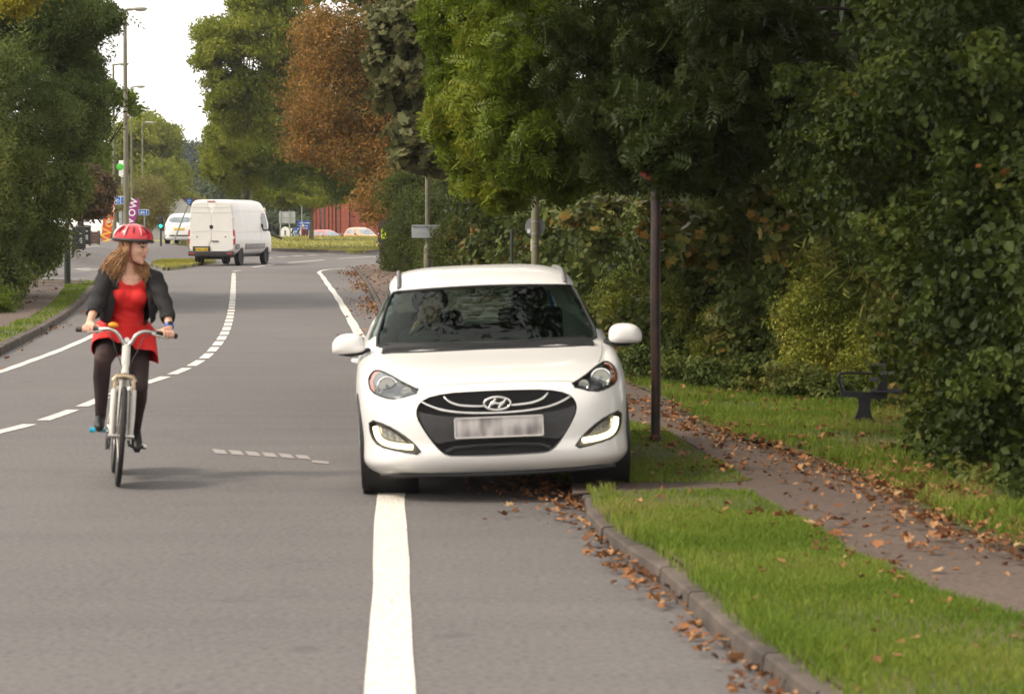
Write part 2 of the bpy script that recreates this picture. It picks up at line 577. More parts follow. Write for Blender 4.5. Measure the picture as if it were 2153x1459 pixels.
# ================================================================== THE SETTING
def asphalt(name, c1, c2, speck=0.35, blot=0.25, coarse=220.0):
    m = bpy.data.materials.new(name); m.use_nodes = True
    n, l = m.node_tree.nodes, m.node_tree.links
    b = n['Principled BSDF']
    tc = n.new('ShaderNodeTexCoord')
    def noise(sc, det=4, map_=None):
        q = n.new('ShaderNodeTexNoise'); q.inputs['Scale'].default_value = sc; q.inputs['Detail'].default_value = det
        if map_:
            mp = n.new('ShaderNodeMapping'); mp.inputs['Scale'].default_value = map_
            l.new(tc.outputs['Object'], mp.inputs[0]); l.new(mp.outputs[0], q.inputs['Vector'])
        else: l.new(tc.outputs['Object'], q.inputs['Vector'])
        return q
    a = noise(0.35, 6, (1, .35, 1)); f = noise(coarse, 2); g = noise(28, 4)
    r1 = n.new('ShaderNodeValToRGB')
    r1.color_ramp.elements[0].position = .3; r1.color_ramp.elements[0].color = (*c1, 1)
    r1.color_ramp.elements[1].position = .7; r1.color_ramp.elements[1].color = (*c2, 1)
    l.new(a.outputs['Fac'], r1.inputs[0])
    mp = n.new('ShaderNodeMapRange'); mp.inputs['To Min'].default_value = 1 - speck; mp.inputs['To Max'].default_value = 1 + speck
    mp.inputs['From Min'].default_value = .25; mp.inputs['From Max'].default_value = .75
    l.new(f.outputs['Fac'], mp.inputs['Value'])
    mp2 = n.new('ShaderNodeMapRange'); mp2.inputs['To Min'].default_value = 1 - blot * .5; mp2.inputs['To Max'].default_value = 1 + blot * .5
    mp2.inputs['From Min'].default_value = .3; mp2.inputs['From Max'].default_value = .7
    l.new(g.outputs['Fac'], mp2.inputs['Value'])
    mu = n.new('ShaderNodeMath'); mu.operation = 'MULTIPLY'; l.new(mp.outputs[0], mu.inputs[0]); l.new(mp2.outputs[0], mu.inputs[1])
    mx = n.new('ShaderNodeVectorMath'); mx.operation = 'SCALE'
    l.new(r1.outputs[0], mx.inputs[0]); l.new(mu.outputs[0], mx.inputs['Scale'])
    # rubbed and stained bands across the lane
    st_ = noise(1.0, 5, (.22, 1.9, 1)); ms_ = n.new('ShaderNodeMapRange'); ms_.inputs['From Min'].default_value = .35; ms_.inputs['From Max'].default_value = .65; ms_.inputs['To Min'].default_value = .94; ms_.inputs['To Max'].default_value = 1.04
    l.new(st_.outputs['Fac'], ms_.inputs['Value']); mq = n.new('ShaderNodeVectorMath'); mq.operation = 'SCALE'; l.new(mx.outputs[0], mq.inputs[0]); l.new(ms_.outputs[0], mq.inputs['Scale']); mx = mq
    sp_ = noise(2.6, 2); mo = n.new('ShaderNodeMapRange'); mo.inputs['From Min'].default_value = .66; mo.inputs['From Max'].default_value = .76; mo.inputs['To Min'].default_value = 1; mo.inputs['To Max'].default_value = .80
    l.new(sp_.outputs['Fac'], mo.inputs['Value']); mq = n.new('ShaderNodeVectorMath'); mq.operation = 'SCALE'; l.new(mx.outputs[0], mq.inputs[0]); l.new(mo.outputs[0], mq.inputs['Scale']); mx = mq
    # fine cracks
    vo = n.new('ShaderNodeTexVoronoi'); vo.feature = 'DISTANCE_TO_EDGE'; vo.inputs['Scale'].default_value = .16
    wz = noise(1.3, 5); wa = n.new('ShaderNodeVectorMath'); wa.operation = 'MULTIPLY_ADD'
    l.new(wz.outputs['Color'], wa.inputs[0]); wa.inputs[1].default_value = (1.6, 1.6, 0); l.new(tc.outputs['Object'], wa.inputs[2])
    l.new(wa.outputs[0], vo.inputs['Vector'])
    mc = n.new('ShaderNodeMapRange'); mc.inputs['From Max'].default_value = .004; mc.inputs['To Min'].default_value = .88; mc.inputs['To Max'].default_value = 1
    l.new(vo.outputs['Distance'], mc.inputs['Value'])
    m2 = n.new('ShaderNodeVectorMath'); m2.operation = 'SCALE'
    l.new(mx.outputs[0], m2.inputs[0]); l.new(mc.outputs[0], m2.inputs['Scale'])
    l.new(m2.outputs[0], b.inputs['Base Color'])
    b.inputs['Roughness'].default_value = .8; b.inputs['Specular IOR Level'].default_value = .35
    bp = n.new('ShaderNodeBump'); bp.inputs['Strength'].default_value = .5; bp.inputs['Distance'].default_value = .004
    l.new(f.outputs['Fac'], bp.inputs['Height']); l.new(bp.outputs[0], b.inputs['Normal'])
    return m
M_ROAD = asphalt('road_asphalt', (.118, .109, .106), (.144, .133, .130), .5, .5)
M_PAVE = asphalt('pavement_tarmac', (.092, .068, .055), (.144, .107, .088), .3, .6, 160)
M_SOIL = mat('leafy_soil', (.045, .035, .022), .95, 0, .5, 3, .6, 25, col2=(.10, .065, .035))
M_TURF = mat('turf', (.050, .070, .018), .9, 0, .3, 1.3, .5, 40, col2=(.12, .095, .04))
M_TURF_FAR = mat('island_turf', (.15, .16, .025), .9, 0, .3, .45, .4, 8, col2=(.26, .23, .05))
M_KERB = mat('kerb_concrete', (.05, .039, .032), .9, 0, .3, 4.2, .6, 60, col2=(.125, .098, .08))
def paint(name, c, worn):
    m = bpy.data.materials.new(name); m.use_nodes = True
    n, l = m.node_tree.nodes, m.node_tree.links
    b = n['Principled BSDF']; tc = n.new('ShaderNodeTexCoord')
    q = n.new('ShaderNodeTexNoise'); q.inputs['Scale'].default_value = 55; q.inputs['Detail'].default_value = 6
    l.new(tc.outputs['Object'], q.inputs['Vector'])
    r = n.new('ShaderNodeValToRGB'); r.color_ramp.elements[0].position = worn; r.color_ramp.elements[0].color = (.30, .27, .25, 1)
    r.color_ramp.elements[1].position = worn + .12; r.color_ramp.elements[1].color = (*c, 1)
    l.new(q.outputs['Fac'], r.inputs[0]); l.new(r.outputs[0], b.inputs['Base Color'])
    b.inputs['Roughness'].default_value = .6
    return m
M_LINE = paint('road_paint', (.72, .68, .61), .36)
M_GHOST = paint('worn_paint', (.255, .22, .215), .45)

def structure(o): o['kind'] = 'structure'; return o
def stuff(o): o['kind'] = 'stuff'; return o
def sheet(name, poly, zf, m, skirt=0.0, step=1.0, kind='structure', jitter=0.0):
    """flat outline in plan, cut to a grid and lifted to a height function; skirt drops its rim"""
    bm = bmesh.new()
    vs = [bm.verts.new((x, y, 0)) for x, y in poly]
    for t in tessellate_polygon([[Vector((x, y, 0)) for x, y in poly]]):
        try: bm.faces.new([vs[i] for i in t])
        except ValueError: pass
    for k in (0, 1):
        cs = [p[k] for p in poly]
        q = math.floor(min(cs) / step) * step + step * .5
        while q < max(cs):
            co = [0, 0, 0]; co[k] = q + 1e-4; no = [0, 0, 0]; no[k] = 1
            bmesh.ops.bisect_plane(bm, geom=bm.verts[:] + bm.edges[:] + bm.faces[:], plane_co=co, plane_no=no)
            q += step
    bm.verts.index_update()
    rim = [e for e in bm.edges if len(e.link_faces) == 1]
    V = [Vector((v.co.x, v.co.y, zf(v.co.x, v.co.y) + (random.uniform(-jitter, jitter) if jitter else 0))) for v in bm.verts]
    fs = [tuple(v.index for v in f.verts) for f in bm.faces]
    n = len(V)
    if skirt:
        V += [v - Vector((0, 0, skirt)) for v in V]
        fs += [(e.verts[0].index, e.verts[1].index, e.verts[1].index + n, e.verts[0].index + n) for e in rim]
    bm.free()
    mb = MB(); mb.add(V, fs)
    me = mb.mesh(name, m, 40)
    # make sure the top looks up
    o = link(name, me)
    o['kind'] = kind
    return o
def pxpoly(pts, z=0.0): return [tuple(G(x, y, z).xy) for x, y in pts]
def GZ(px, py, off=0.0):
    z = 0
    for _ in range(25):
        p = G(px, py, z + off); z = zg(p.x, p.y)
    return Vector((p.x, p.y, z + off))

# the land: one broad sheet, and the asphalt carriageway with its side roads
sheet('ground', [(-900, -80), (900, -80), (900, 2600), (-900, 2600)], lambda x, y: -.75, mat('rough_grass', (.05, .065, .02), .95, 0, .4, .2), step=400)
ys = [-6, 2] + list(np.arange(6, 60, 6)) + list(np.arange(60, 236, 2.0)) + [240, 260, 300, 420]
xs = [-75, -60, -40, -30, -24] + list(np.arange(-20, -10, .5)) + [-10, -8, -4, 0, 6, 20, 50]
mb = MB()
vs = [(x, y, zg(x, y)) for y in ys for x in xs]
nx = len(xs)
fs = [(j * nx + i, j * nx + i + 1, (j + 1) * nx + i + 1, (j + 1) * nx + i) for j in range(len(ys) - 1) for i in range(nx - 1)]
mb.add(vs, fs)
structure(mb.build('road', M_ROAD, None, 60))

# ---- kerb lines (plan), from the near end away
KR = [G(x, y) for x, y in [(2050, 1900), (1830, 1620), (1650, 1459), (1560, 1392), (1480, 1322), (1385, 1232), (1290, 1167), (1232, 1105), (1208, 1045)]]
KR += [Vector((.02, 24, 0)), Vector((-.62, 30, 0)), Vector((-1.55, 40, 0))] + [G(x, y) for x, y in [(800, 668), (782, 628), (763, 592), (746, 569)]]
KR += [G(752, 564.5), G(775, 562.3), G(815, 560.6), G(900, 558.5), G(1010, 557)]
KR = spline([Vector((p.x, p.y, 0)) for p in KR], 8)
KL = [G(x, y) for x, y in [(-420, 930), (-230, 850), (-60, 775), (0, 748), (60, 717), (125, 680), (172, 643), (197, 612), (206, 600)]]
KL += [Vector((-14.9, 82.2, 0)), Vector((-17.2, 83.0, 0))]
KL = spline([Vector((p.x, p.y, 0)) for p in KL], 8)
def kerb_h(p):
    return .055 + .042 * (1 - sm(17.2, 18.0, p.y) * (1 - sm(20.6, 21.6, p.y)))
def arc_resample(pts, step):
    out = [pts[0]]; acc = 0
    for a, b in zip(pts, pts[1:]):
        d = (b - a).length
        while acc + d >= step:
            t = (step - acc) / d
            a = a.lerp(b, t); out.append(a); d = (b - a).length; acc = 0
        acc += d
    return out
def offset_line(pts, d):
    o = []
    for i, p in enumerate(pts):
        t = (pts[min(i + 1, len(pts) - 1)] - pts[max(i - 1, 0)]); t.z = 0; t.normalize()
        o.append(p + Vector((t.y, -t.x, 0)) * d)
    return o
def kerb(name, pts, hf, wdt, side, stone=.92, zf=None):
    """concrete kerb stones laid end to end with open joints and worn, slightly uneven tops"""
    mb = MB()
    q = arc_resample(pts, stone)
    rr = random.Random(5)
    for i in range(len(q) - 1):
        a, b = q[i], q[i + 1]
        t = (b - a).normalized(); nn = Vector((t.y, -t.x, 0)) * side
        a2, b2 = a + t * .011, b - t * .011
        dz = rr.uniform(-.005, .005); dn = rr.uniform(-.007, .007)
        za, zb = (zf(a.x, a.y) if zf else 0), (zf(b.x, b.y) if zf else 0)
        prof = [(0 + dn, -.08), (.004 + dn, hf(a) * .5), (.007 + dn, hf(a) - .012), (.018 + dn, hf(a)), (wdt + dn, hf(a) + .004), (wdt + dn, -.08)]
        segs = 4
        vs, fs = [], []
        for k in range(segs + 1):
            u = k / segs
            p = a2.lerp(b2, u); hh = hf(p) / max(hf(a), 1e-3); zz = za + (zb - za) * u
            vs += [p + nn * (o + rr.uniform(-.0012, .0012)) + Vector((0, 0, zz + dz + (h * hh if h > 0 else h) + (rr.uniform(-.0012, .0012)))) for o, h in prof]
        m_ = len(prof)
        for k in range(segs):
            for j in range(m_ - 1):
                fs.append((k * m_ + j, k * m_ + j + 1, (k + 1) * m_ + j + 1, (k + 1) * m_ + j))
        fs.append(tuple(range(m_))); fs.append(tuple(segs * m_ + j for j in reversed(range(m_))))
        mb.add(vs, fs)
    return structure(mb.build(name, M_KERB, None, 25))
kerb('kerb', KR, kerb_h, .10, 1)
kerb('kerb', KL, lambda p: .115, .13, -1)

# ---- right side: soil under everything, footpath, verges
KRb = offset_line(KR, .12)
def zr(x, y): return .062 + .035 * (1 - sm(17.2, 18.2, y) * (1 - sm(20.4, 21.6, y)))
soilR = [(p.x, p.y) for p in KRb] + [(40, 112), (40, 2)]
sheet('soil', soilR, lambda x, y: zr(x, y) - .004, M_SOIL, .3, 1.5)
# the pavement: on along the kerb beyond the car, then the path that swings off behind the verge
pave_far = [(p.x, p.y) for p in KRb if p.y > 20.5 and p.x < -.0] 
pave_far += [(6, 111.5), (3.5, 100), (1.8, 70), (1.6, 45), (2.2, 33), tuple(G(1420, 838, .1).xy), tuple(G(1335, 905, .1).xy)]
sheet('pavement', pave_far, lambda x, y: zr(x, y), M_PAVE, .02, 1.5)
path = pxpoly([(1205, 1040), (1200, 1004), (1330, 1000), (1470, 1008), (1560, 1004), (1530, 972), (1430, 925), (1325, 900), (1300, 850), (1335, 828), (1420, 868), (1500, 925), (1640, 952), (1760, 985), (1835, 1025), (1905, 1075), (2010, 1125), (2160, 1185), (2500, 1300), (2900, 1700), (2700, 1800), (2153, 1330), (1960, 1262), (1790, 1178), (1670, 1100), (1580, 1042), (1240, 1036)], .085)
sheet('path', path, lambda x, y: zr(x, y) + .005, M_PAVE, .01, .7)
def verge_z(x, y): return zr(x, y) + .020 + .012 * math.sin(x * 3.1 + y * 1.7) * math.sin(y * 2.3)
KRin = [p for p in KRb if p.y < 17.9]
g1 = [(p.x - .0, p.y) for p in KRin] + pxpoly([(1262, 1046), (1300, 1042), (1450, 1040), (1575, 1046), (1665, 1086), (1800, 1166), (1962, 1250), (2153, 1312), (2700, 1640), (2760, 1900)], .1)
g2 = pxpoly([(1160, 986), (1235, 1004), (1330, 1004), (1450, 1006), (1570, 1001), (1530, 968), (1440, 933), (1390, 903), (1325, 888), (1250, 905)], .1)
g3 = pxpoly([(1300, 775), (1310, 800), (1400, 840), (1480, 890), (1560, 925), (1700, 948), (1800, 985), (1900, 1040), (2000, 1100), (2160, 1160), (2500, 1180), (2400, 900), (2000, 830), (1700, 800), (1480, 760)], .1)
def roughen(poly, step=.12, amp=.03, keep=()):
    out = []
    for a, b in zip(poly, poly[1:] + poly[:1]):
        a, b = Vector(a), Vector(b); n = max(1, int((b - a).length / step)) if (b - a).length < 6 else 1
        nn = Vector(((b - a).y, -(b - a).x)).normalized() if (b - a).length else Vector((0, 0))
        for k in range(n): out.append(tuple(a.lerp(b, k / n) + nn * (random.gauss(0, amp) if k else 0)))
    return out
for g in (g1, g3): sheet('verge', roughen(g), verge_z, M_TURF, .012, .5)
sheet('verge', roughen(g2), lambda x, y: zr(x, y) + .010, M_TURF, .004, .5)

# ---- left side
KLb = offset_line(KL, -.12)
zl = lambda x, y: .10 + max(0, zg(x, y))
sheet('soil', [(p.x, p.y) for p in KLb] + [(-45, 83), (-45, 2)], lambda x, y: zl(x, y) - .006, M_SOIL, .3, 3)
pathL = pxpoly([(-500, 860), (-200, 760), (0, 690), (60, 668), (105, 640), (128, 612), (138, 599), (60, 594), (62, 612), (30, 640), (0, 655), (-200, 715), (-500, 800)], .1)
sheet('pavement', pathL, zl, M_PAVE, .02, 2)
gL = [(p.x, p.y) for p in KLb[:-14]] + pxpoly([(208, 600), (140, 599), (130, 614), (108, 642), (62, 670), (0, 692), (-200, 764), (-500, 865)], .1)
sheet('verge', gL, lambda x, y: zl(x, y) + .02, M_TURF, .03, 2)
# small grass refuge beyond the cyclist and the bank under the far signs
refuge = [G(x, y, .12).xy[:] for x, y in [(318, 553), (350, 562.5), (385, 558.5), (430, 551), (455, 547.5), (400, 545), (335, 546.5)]]
sheet('verge', refuge, lambda x, y: .13, M_TURF_FAR, .3, 1)
kerb('kerb', [Vector((x, y, 0)) for x, y in refuge[:5]], lambda p: .125, .14, -1, 1.2)
bank = [GZ(x, y).xy[:] for x, y in [(195, 519), (225, 522), (262, 520), (262, 509), (228, 509)]]
sheet('verge', bank, lambda x, y: zg(x, y) + .10, M_TURF_FAR, .3, 2)
bank2 = [GZ(x, y).xy[:] for x, y in [(300, 520), (330, 519), (400, 515), (440, 514), (440, 504), (400, 502.5), (320, 506)]]
sheet('verge', bank2, lambda x, y: zg(x, y) + .16, M_TURF_FAR, .4, 2)
# the grassed island with the tree
isl_front = [G(x, y) for x, y in [(468, 521), (500, 524.5), (555, 527), (600, 528.8), (640, 530), (700, 532), (745, 533), (772, 532.3), (800, 530), (850, 525), (905, 519)]]
isl_front = spline([Vector((p.x, p.y, 0)) for p in isl_front], 5)
def zi(x, y): return .13 + .46 * sm(164, 212, y) - .75 * sm(218, 232, y)
sheet('island', [(p.x, p.y) for p in isl_front] + [(-4, 236), (-26, 236), (-24, 200)], zi, M_TURF_FAR, .6, 3)
kerb('kerb', offset_line(isl_front, .02), lambda p: .16, .16, -1, 1.5)

# ---- painted markings
def ribbon(pts, wid, z=.005, mb=None, zf=zg):
    mb = mb or MB()
    wid = wid if hasattr(wid, '__len__') else [wid] * len(pts)
    vs = []
    for i, p in enumerate(pts):
        t = (pts[min(i + 1, len(pts) - 1)] - pts[max(i - 1, 0)]); t.z = 0; t.normalize()
        nn = Vector((-t.y, t.x, 0)) * wid[i] / 2
        for q in (p + nn, p - nn): vs.append((q.x, q.y, zf(q.x, q.y) + z))
    return mb.add(vs, [(2 * i, 2 * i + 1, 2 * i + 3, 2 * i + 2) for i in range(len(pts) - 1)])
def up_mesh(mb, name, m):
    o = mb.build(name, m, None, None, fix=False)
    me = o.data
    if len(me.polygons) and sum(p.normal.z for p in me.polygons) < 0: me.flip_normals()
    return structure(o)
edge = [(815, 1800), (819, 1600), (820, 1459), (820, 1380), (822, 1280), (823, 1200), (821, 1120), (822, 1045), (834, 1003), (832, 950), (815, 850), (789, 770), (747, 690), (724, 650), (709, 625), (690, 599), (677, 580), (671, 573), (680, 568.5), (705, 565.8), (760, 563), (815, 561)]
ep = spline([G(x, y) for x, y in edge], 5)
wd = [.19 + .007 * math.sin(p.y * 1.3) + .003 * math.sin(p.y * 3.1) - .05 * sm(20, 60, p.y) + .02 * math.sin(p.y * .8) * sm(40, 60, p.y) for i, p in enumerate(ep)]
up_mesh(ribbon(ep, wd), 'edge_marking', M_LINE)
cl = [(-200, 965), (-30, 916), (60, 893.5), (130, 871), (185, 850), (240, 828), (300, 808), (335, 797), (368, 785), (402, 770), (432, 751), (450, 733), (466, 712), (477, 690), (484, 665), (488, 640), (490, 615), (491, 590), (491.5, 573)]
cp = spline([G(x, y) for x, y in cl], 12)
cpr = arc_resample(cp, .1)
mb = MB()
per = 19
i = 3
while i + 15 < len(cpr):
    ribbon(cpr[i:i + 15:2], .125 + .02 * random.random(), .005, mb)
    i += per
up_mesh(mb, 'centre_marking', M_LINE)
up_mesh(ribbon([G(490, 571), G(496, 570), G(507, 569)], .14), 'centre_marking', M_LINE)
ll = spline([G(x, y) for x, y in [(-300, 850), (-100, 808), (0, 782), (60, 761), (130, 735), (200, 704), (232, 685), (262, 655), (285, 620)]], 8)
up_mesh(ribbon(ll, [.12 + .01 * math.sin(i * 1.3) for i in range(len(ll))]), 'edge_marking', M_LINE)
mb = MB()
for a, b, wq in [((604, 553), (682, 546.6), .18), ((532, 562), (576, 556), .16), ((710, 544), (812, 538.6), .2), ((560, 542.8), (570, 542), .3), ((584, 541.2), (602, 540.4), .3), ((615, 539), (635, 538), .3), ((648, 537.4), (667, 536.5), .3), ((680, 535.2), (700, 534.5), .3), ((713, 533.8), (736, 533.5), .3)]:
    pa, pb = G(*a), G(*b)
    ribbon([pa.lerp(pb, t) for t in (0, .33, .66, 1)], wq, .006, mb)
up_mesh(mb, 'lane_marking', M_LINE)
mb = MB()
for (x, y) in [(180, 545.5), (183, 567)]:      # worn cycle-lane symbols on the side road
    for dx, dy, l_ in [(-16, 0, 14), (0, -1.4, 12), (4, 1.6, 15), (20, .4, 12), (-4, 2.6, 10)]:
        pa, pb = GZ(x + dx - l_ * .5, y + dy), GZ(x + dx + l_ * .5, y + dy - .5)
        ribbon([pa.lerp(pb, t) for t in (0, .5, 1)], .28, .012, mb)
up_mesh(mb, 'symbol_marking', M_LINE)
mb = MB()
for k in range(6):                             # the ghost of a dashed line burnt off the carriageway
    x = 445 + k * 35
    a = [G(x, 944 + k * 2.4), G(x + 26, 946.5 + k * 2.4), G(x + 34, 955.5 + k * 2.2), G(x + 8, 953.5 + k * 2.2)]
    mb.add([(p.x, p.y, .004) for p in a], [(0, 1, 2, 3)])
a = [G(655, 968), G(690, 971), G(692, 976), G(657, 973)]
mb.add([(p.x, p.y, .004) for p in a], [(0, 1, 2, 3)])
up_mesh(mb, 'worn_marking', M_GHOST)

# ---- grass blades, fallen leaves (nobody could count them)
def inside(poly, X, Y):
    ins = np.zeros(len(X), bool)
    n = len(poly)
    for i in range(n):
        x1, y1 = poly[i][0], poly[i][1]; x2, y2 = poly[(i + 1) % n][0], poly[(i + 1) % n][1]
        c = ((y1 > Y) != (y2 > Y)) & (X < (x2 - x1) * (Y - y1) / (y2 - y1 + 1e-12) + x1)
        ins ^= c
    return ins
def sample_poly(poly, dens, ymin=0, ymax=999, rng=RNG):
    p = np.array([(q[0], q[1]) for q in poly])
    x0, y0 = p.min(0); x1, y1 = p.max(0); y0 = max(y0, ymin); y1 = min(y1, ymax)
    n = int((x1 - x0) * (y1 - y0) * dens)
    X = rng.uniform(x0, x1, n); Y = rng.uniform(y0, y1, n)
    k = inside(p, X, Y)
    return X[k], Y[k]
def blades(name, areas, m):
    Vs, n0 = [], 0
    for poly, dens, hgt, wid, zf, ymin, ymax in areas:
        X, Y = sample_poly(poly, dens, ymin, ymax)
        # tufted: drop blades where a soft pattern is thin
        pat = np.sin(X * 2.1 + 1.3 * np.sin(Y * 1.1)) * np.sin(Y * 1.7 + X)
        keep = RNG.random(len(X)) < .62 + .38 * pat
        X, Y, pat = X[keep], Y[keep], pat[keep]
        Z = np.array([zf(a, b) for a, b in zip(X, Y)])
        N = len(X)
        a = RNG.uniform(0, 2 * np.pi, N); h = hgt * RNG.uniform(.5, 1.35, N) * (1 + .3 * pat)
        lean = RNG.uniform(.2, .95, N) * h; la = RNG.uniform(0, 2 * np.pi, N)
        wx, wy = np.cos(a) * wid / 2, np.sin(a) * wid / 2
        lx, ly = np.cos(la) * lean, np.sin(la) * lean
        v = np.zeros((N, 5, 3))
        v[:, 0] = np.stack([X - wx, Y - wy, Z - .01], 1); v[:, 1] = np.stack([X + wx, Y + wy, Z - .01], 1)
        v[:, 2] = np.stack([X + wx * .8 + lx * .35, Y + wy * .8 + ly * .35, Z + h * .6], 1); v[:, 3] = np.stack([X - wx * .8 + lx * .35, Y - wy * .8 + ly * .35, Z + h * .6], 1)
        v[:, 4] = np.stack([X + lx, Y + ly, Z + h * .92], 1)
        Vs.append(v.reshape(-1, 3)); n0 += N
    V = np.concatenate(Vs)
    lp = np.array([0, 1, 2, 3, 3, 2, 4]); loops = (lp[None] + (np.arange(n0) * 5)[:, None]).ravel()
    return stuff(fast_mesh(name, V, loops, np.tile(np.array([4, 3]), n0), m))
M_GRASS = leafmat('grass_blades', [(0, (.085, .140, .016)), (.42, (.150, .225, .026)), (.72, (.235, .275, .045)), (.88, (.31, .255, .10)), (1, (.23, .15, .07))], .4, .85, .6, .58)
M_GRASS_FAR = leafmat('dry_grass_blades', [(0, (.16, .18, .022)), (.5, (.29, .28, .045)), (1, (.42, .33, .09))], .3, .25, .5, .5)
kerb_fringe = [(p.x, p.y) for p in KRin] + [(p.x, p.y) for p in reversed(offset_line(KRin, .10))]
kerb_lap = [(p.x, p.y) for p in offset_line(KRin, -.075)] + [(p.x, p.y) for p in reversed(KRin)]
g2_lip = pxpoly([(1180, 1000), (1235, 1002), (1575, 999), (1582, 1005), (1570, 1010), (1235, 1012)], .08)
path_lip = pxpoly([(1262, 1040), (1560, 1040), (1590, 1042), (1585, 1052), (1262, 1052)], .08)
blades('grass', [(g2_lip, 5000, .045, .0065, zr, 10, 40), (path_lip, 4000, .04, .006, zr, 10, 40), (kerb_fringe, 3200, .07, .006, verge_z, 8, 18), (kerb_lap, 2200, .06, .006, verge_z, 8, 18), (g1, 7500, .036, .0055, verge_z, 8, 30), (g2, 4500, .040, .0065, zr, 10, 40), (g3, 2600, .065, .007, verge_z, 10, 40), (gL, 260, .05, .02, lambda x, y: zl(x, y) + .02, 30, 90)], M_GRASS)
blades('grass', [([(p.x, p.y) for p in isl_front] + [(-4, 232), (-26, 232), (-24, 200)], 14, .11, .05, zi, 150, 236), (refuge, 160, .06, .03, lambda x, y: .13, 60, 200), (bank, 60, .1, .04, lambda x, y: zg(x, y) + .1, 60, 200), (bank2, 60, .07, .04, lambda x, y: zg(x, y) + .16, 60, 200)], M_GRASS_FAR)

M_LITTER = leafmat('fallen_leaves', [(0, (.07, .032, .018)), (.3, (.17, .075, .034)), (.6, (.30, .135, .058)), (.85, (.42, .24, .115)), (1, (.50, .38, .20))], .15, 2.0, .6, .25)
pts, siz = [], []
def litter(X, Y, zf, s, lift=.012):
    for a, b in zip(X, Y):
        pts.append((a, b, zf(a, b) + lift * random.random() + .006)); siz.append(s * random.uniform(.6, 1.35))
rl = random.Random(3)
kk = arc_resample(KR, .05)
nrm = offset_line(kk, 1.0)
for p, q in zip(kk, nrm):
    d = (q - p)
    if p.y < 40:
        for _ in range(2):
            if rl.random() < .6 * (0.5 + .6 * math.sin(p.y * 2.3) * math.sin(p.y * .9 + 1)) + .12:
                o = -abs(rl.gauss(0, .10)) + .02
                w_ = p + d * o
                litter([w_.x], [w_.y], lambda x, y: .012, .066, .03)
    elif p.y < 108:
        for _ in range(3):
            o = -abs(rl.gauss(0, .28)) + .05
            w_ = p + d * o
            if rl.random() < .22 + .2 * math.sin(p.y * .35): litter([w_.x], [w_.y], lambda x, y: .012, .085, .04)
X, Y = sample_poly(g1, 9, 8, 30); litter(X, Y, verge_z, .062, .03)
X, Y = sample_poly(g2, 16, 8, 40); litter(X, Y, verge_z, .065, .035)
X, Y = sample_poly(g3, 32, 8, 40); litter(X, Y, verge_z, .07, .04)
X, Y = sample_poly(path, 7, 8, 40); litter(X, Y, lambda x, y: zr(x, y) + .008, .058)
for a, b, dn, sg in [((1335, 850), (1500, 920), 420, .20), ((1500, 925), (1640, 952), 240, .16), ((1640, 952), (1835, 1025), 300, .2), ((1835, 1020), (1960, 1100), 300, .22), ((1960, 1100), (2190, 1190), 420, .25), ((2050, 1050), (2190, 1150), 420, .25), ((1930, 985), (2060, 1085), 300, .2), ((1800, 985), (1930, 1040), 160, .2), ((1440, 930), (1580, 1005), 90, .14), ((1670, 1095), (1800, 1180), 60, .1), ((1800, 1180), (1960, 1265), 40, .1), ((1090, 1000), (1200, 1075), 190, .16), ((1060, 990), (1180, 1000), 160, .2), ((1200, 1040), (1300, 1165), 90, .05), ((1300, 1165), (1400, 1240), 70, .05), ((1450, 1290), (1620, 1440), 90, .06)]:
    pa, pb = G(*a, .08), G(*b, .08)
    for _ in range(int(dn * .85)):
        t = rl.random(); p = pa.lerp(pb, t)
        x, y = p.x + rl.gauss(0, sg), p.y + rl.gauss(0, sg * 1.6)
        onroad = a[0] < 1300 and a[1] > 985
        z = .012 if (onroad or a[1] >= 1165 and a[0] < 1480) else zr(x, y) + .02
        litter([x], [y], lambda *_: z, rl.choice((.03, .05, .07)), .035)
X, Y = sample_poly(pave_far, 5, 20, 108); litter(X, Y, zr, .1)
X, Y = sample_poly(pathL, 1.2, 20, 90); litter(X, Y, zl, .1)
for p in arc_resample(KL, .3):
    if rl.random() < .3: litter([p.x + abs(rl.gauss(0, .2))], [p.y], lambda *_: .01, .1)
pts = np.array(pts)
def T_curled(k, fx):
    v, f = T_maple(0); v = v.copy()
    v[:, 2] = fx * np.abs(v[:, 1]) ** 1.4 * 1.2 + k * v[:, 0] ** 2; v[:, 1] *= .72
    return v, f
def T_scrap():
    return np.array([(-.35, -.12, 0), (-.05, -.22, .1), (.33, -.05, .02), (.22, .16, .12), (-.12, .2, 0)]), [(0, 1, 2, 3, 4)]
tl = [T_maple(.30), T_curled(.5, .7), T_curled(-.4, .9), T_curled(.2, -.3), T_scrap(), T_oval(.8, .45, .3), T_oval(.6, .3, .2)]
stuff(merged_scatter('fallen_leaves', M_LITTER, pts, np.array(siz) * .95, tl))
# ================================================================== CARS
M_WHITE = mat('white_car_paint', (.80, .782, .76), .32, 0, .015, 2, coat=.5)
M_CREAM = mat('cream_car_paint', (.80, .77, .70), .3, 0, .02, 2, coat=.5)
M_RED = mat('red_car_paint', (.42, .10, .075), .3, 0, .04, 2, coat=.6)
M_COPPER = mat('copper_car_paint', (.62, .28, .13), .3, 0, .04, 2, coat=.6)
M_SILVER = mat('silver_car_paint', (.55, .56, .57), .3, .4, .04, 2, coat=.5)
M_NAVY = mat('navy_van_paint', (.02, .024, .04), .35, 0, .1, 2, coat=.5)
M_BLACK = mat('black_plastic', (.012, .012, .013), .55, 0, .25, 30, .2, 300)
M_GREYBLACK = mat('charcoal_plastic', (.030, .029, .031), .5, 0, .15, 30, .15, 300)
M_RUBBER = mat('tyre_rubber', (.016, .015, .015), .8, 0, .3, 25, .3, 90)
M_CHROME = mat('chrome', (.80, .78, .76), .16, 1.0, .04, 10)
